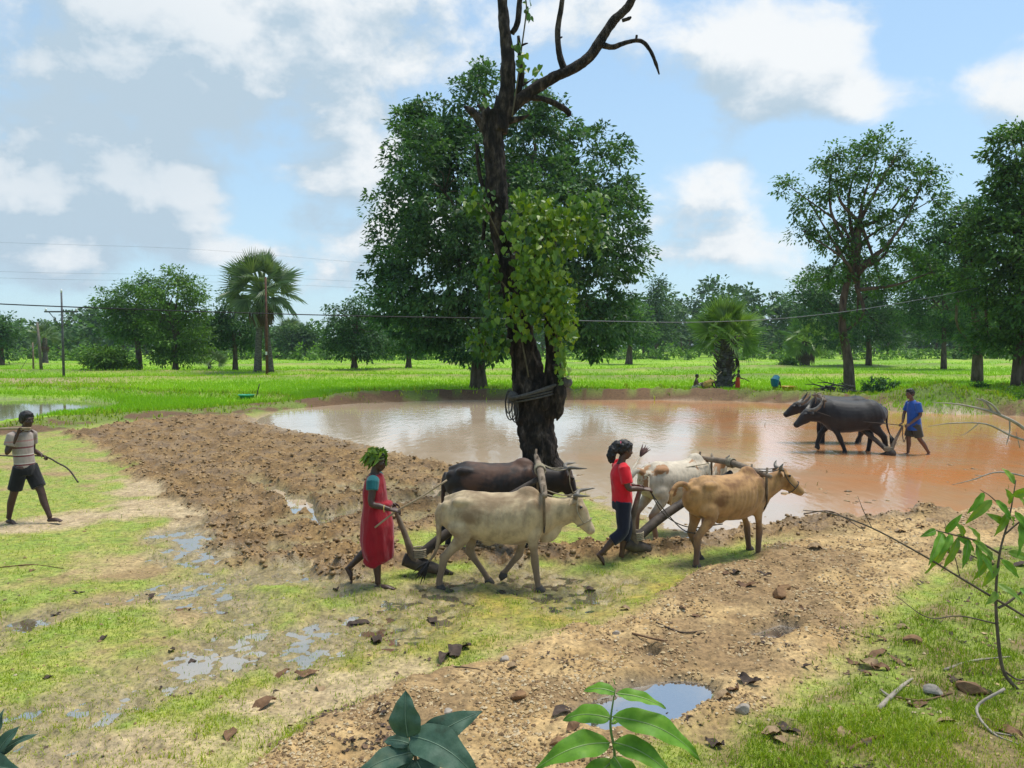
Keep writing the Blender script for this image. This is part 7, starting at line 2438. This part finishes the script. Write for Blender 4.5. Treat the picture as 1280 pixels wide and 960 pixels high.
def litter():
    rng = np.random.default_rng(61)
    items = [(a, b, m, s, l, None) for a, b, m, s, l in LEAFS]
    items += [(a + rng.uniform(-5, 5), b + rng.uniform(-4, 4), int(rng.integers(0, 9)), rng.uniform(.55, 1.15), None, 'g') for a, b in LITTER]
    # every unlabelled leaf is told apart by its heap and its place in it
    heaps = [((928, 730), 45, 'in the leaf heap below the tan ox'), ((1093, 842), 50, 'in the leaf heap beside the right grass'), ((1145, 665), 45, 'in the shore litter left of the hanging leaves'),
             ((1215, 708), 60, 'in the litter under the hanging leaves'), ((975, 942), 50, 'in the leaf pile right of the sapling'), ((1065, 941), 40, 'in the leaf pile beside the brown rotten stick'),
             ((920, 872), 60, 'in the leaf group right of the clear puddle'), ((1190, 890), 90, 'among the leaves lying under the shrub stem'), ((1050, 690), 60, 'among the gravel leaves by the pond shore'),
             ((700, 880), 110, 'among the leaves left of the clear puddle'), ((900, 770), 130, 'among the loose leaves along the gravel track'), ((240, 790), 330, 'among the small dark leaves on the wet left grass')]
    place = {}
    for k, it in enumerate(items):
        if it[4] is None:
            d = [math.hypot(it[0] - c[0], (it[1] - c[1]) * 1.5) / r for c, r, _ in heaps]
            place.setdefault(int(np.argmin(d)), []).append(k)
    ords = ['first', 'second', 'third', 'fourth', 'fifth', 'sixth', 'seventh', 'eighth', 'ninth', 'tenth', 'eleventh', 'twelfth', 'thirteenth']
    auto = {}
    for hp, ks in place.items():
        for r, k in enumerate(sorted(ks, key=lambda q: items[q][0])):
            auto[k] = (('brown', 'dark', 'pale')[items[k][2] % 3] + ' leaf, ' + ords[r] + ' from left ' + heaps[hp][2], heaps[hp][2].split(' ', 1)[1])
    for k, (a, b, m, s, l, gg) in enumerate(items):
        p = G(a, b)
        z = hgt(p.x, p.y)
        o = link('dry_leaf', DRYM[m])
        o.location = (p.x, p.y, max(z, WATER_Z) - .004)
        o.rotation_euler = (rng.uniform(-.2, .2), rng.uniform(-.2, .2), rng.uniform(0, 6.28))
        o.scale = (s * .85, s * .85, s * rng.uniform(.3, .75))
        if l:
            tag(o, l, 'leaf', 'single dry leaves on the wet ground')
        else:
            tag(o, auto[k][0], 'leaf', 'dry leaves ' + ('in ' if 'heap' in auto[k][1] or 'pile' in auto[k][1] else 'of ') + auto[k][1])
    # twigs and pale sticks
    TW = [([(1098, 905), (1112, 890), (1128, 872), (1140, 862)], .018, M_PALEB, 'thick pale forked stick on the right grass', [(1112, 890), (1100, 878)]),
          ([(1216, 885), (1220, 915), (1240, 935), (1275, 950)], .010, M_PALEB, 'thin pale curved stick standing in the bottom right grass', [(1240, 935), (1268, 938)]),
          ([(1060, 960), (1085, 948), (1110, 940)], .016, M_DRY[0], 'brown rotten stick in the bottom right grass', None), ([(1180, 850), (1215, 842), (1262, 838)], .012, M_PALEB, 'pale straight stick under the shrub at the right', None),
          ([(790, 805), (830, 812), (865, 808)], .010, M_DRY[0], 'brown twig on the gravel above the clear puddle', None), ([(820, 790), (850, 802), (880, 795)], .008, M_DRY[1], 'thin dark twig on the gravel right of centre', None),
          ([(1005, 640), (1040, 655), (1080, 672)], .010, M_DRY[1], 'dark twig on the shore at the near edge of the pond', None), ([(545, 842), (570, 850), (600, 852)], .007, M_DRY[1], 'thin dark twig on the gravel above the dark seedling', None),
          ([(0, 712), (40, 708), (80, 712)], .007, M_DRY[0], 'thin brown twig on the left grass', None), ([(1110, 885), (1150, 892), (1190, 880)], .010, M_DRY[0], 'brown twig lying right of the forked stick', None)]
    for pts, r, mt, lab, fork in TW:
        W3 = []
        for a, b in pts:
            p = G(a, b)
            W3.append(np.array((p.x, p.y, max(hgt(p.x, p.y), WATER_Z) + r * .8)))
        if 'standing' in lab:
            W3[0][2] += .22; W3[1][2] += .08
            W3[0][1] = W3[1][1]
        q = smooth_path([w - W3[0] for w in W3], 5)
        g = Geo().tube(q, lerp_r([r, r * .9, r * .5], len(q)), 7, side=(0, 0, 1))
        if fork:
            f = []
            for a, b in fork:
                p = G(a, b); f.append(np.array((p.x, p.y, hgt(p.x, p.y) + r)) - W3[0])
            g.tube(f, [r * .7, r * .4], 6, side=(0, 0, 1))
        o = g.build('stick', mt)
        o.location = W3[0]
        tag(o, lab, 'stick')
    # larger stones
    ST = [(630, 838, .05, 'grey rounded stone on the gravel left of the clear puddle'), (648, 888, .06, 'brown stone between the seedling and the sapling'), (700, 950, .06, 'dark stone beside the foot of the sapling'), (1215, 876, .09, 'orange brown rock in the right grass under the shrub'),
          (1165, 880, .07, 'pale rock left of the orange rock in the right grass'), (975, 750, .09, 'brown block of earth standing on the gravel ridge'), (720, 945, .05, 'small dark stone right of the stone at the sapling'), (930, 900, .05, 'pale orange stone by the puddle edge'),
          (1140, 815, .06, 'flat reddish stone beside the leaf litter at right'), (770, 797, .035, 'small pale stone on the gravel above the clear puddle'), (980, 742, .06, 'lump of brown clay beside the block of earth'), (560, 905, .03, 'small pale stone right of the dark seedling')]
    for a, b, r, lab in ST:
        p = G(a, b)
        bm = bmesh.new()
        bmesh.ops.create_icosphere(bm, subdivisions=3, radius=1.0)
        sd = int(a)
        co = np.array([tuple(v.co) for v in bm.verts])
        k = .75 + .5 * fbm3(co * 1.1 + sd, 3, sd)
        pl = unit(np.random.default_rng(sd).normal(0, 1, (6, 3)))
        for w in pl:
            dd = co @ w
            co = np.where((dd > .62)[:, None], co - w * (dd - .62)[:, None], co)
        co = co * k[:, None] * np.array((1.15, .9, .72)) * r
        for v, c in zip(bm.verts, co):
            v.co = c
        me = bpy.data.meshes.new('stone')
        bm.to_mesh(me); bm.free()
        me.materials.append(M_ROCKS[0] if 'grey' in lab or 'pale' in lab else M_ROCKS[1])
        o = link('stone', me)
        o.location = (p.x, p.y, hgt(p.x, p.y) + r * .3)
        o.rotation_euler = (0, 0, sd)
        tag(o, lab, 'stone')


M_ROCKS = [simple('pale_rock', [(.24, .20, .16), (.42, .36, .29)], 8, .85, .6, .01), simple('laterite_rock', [(.13, .07, .035), (.30, .17, .075)], 8, .85, .6, .01)]
litter()


# ------------------------------------------------------------------ the damp air over the fields
def haze():
    x0, x1, y0, y1, z0, z1 = -1000, 1000, -90, 1020, -2.0, 24.0
    V = [(x, y, z) for x in (x0, x1) for y in (y0, y1) for z in (z0, z1)]
    F = np.array([(0, 1, 3, 2), (4, 6, 7, 5), (0, 4, 5, 1), (2, 3, 7, 6), (0, 2, 6, 4), (1, 5, 7, 3)])
    m = bpy.data.materials.new('damp_air')
    m.use_nodes = True
    nt = m.node_tree
    nt.nodes.clear()
    out = nt.nodes.new('ShaderNodeOutputMaterial')
    v = nt.nodes.new('ShaderNodeVolumePrincipled')
    v.inputs['Color'].default_value = (.80, .90, 1.0, 1)
    v.inputs['Density'].default_value = HAZE
    v.inputs['Anisotropy'].default_value = .2
    lk(nt, v.outputs[0], out.inputs['Volume'])
    o = link('haze', mesh_np('haze', V, F, m))
    o['kind'] = 'stuff'


HAZE = .00022
haze()
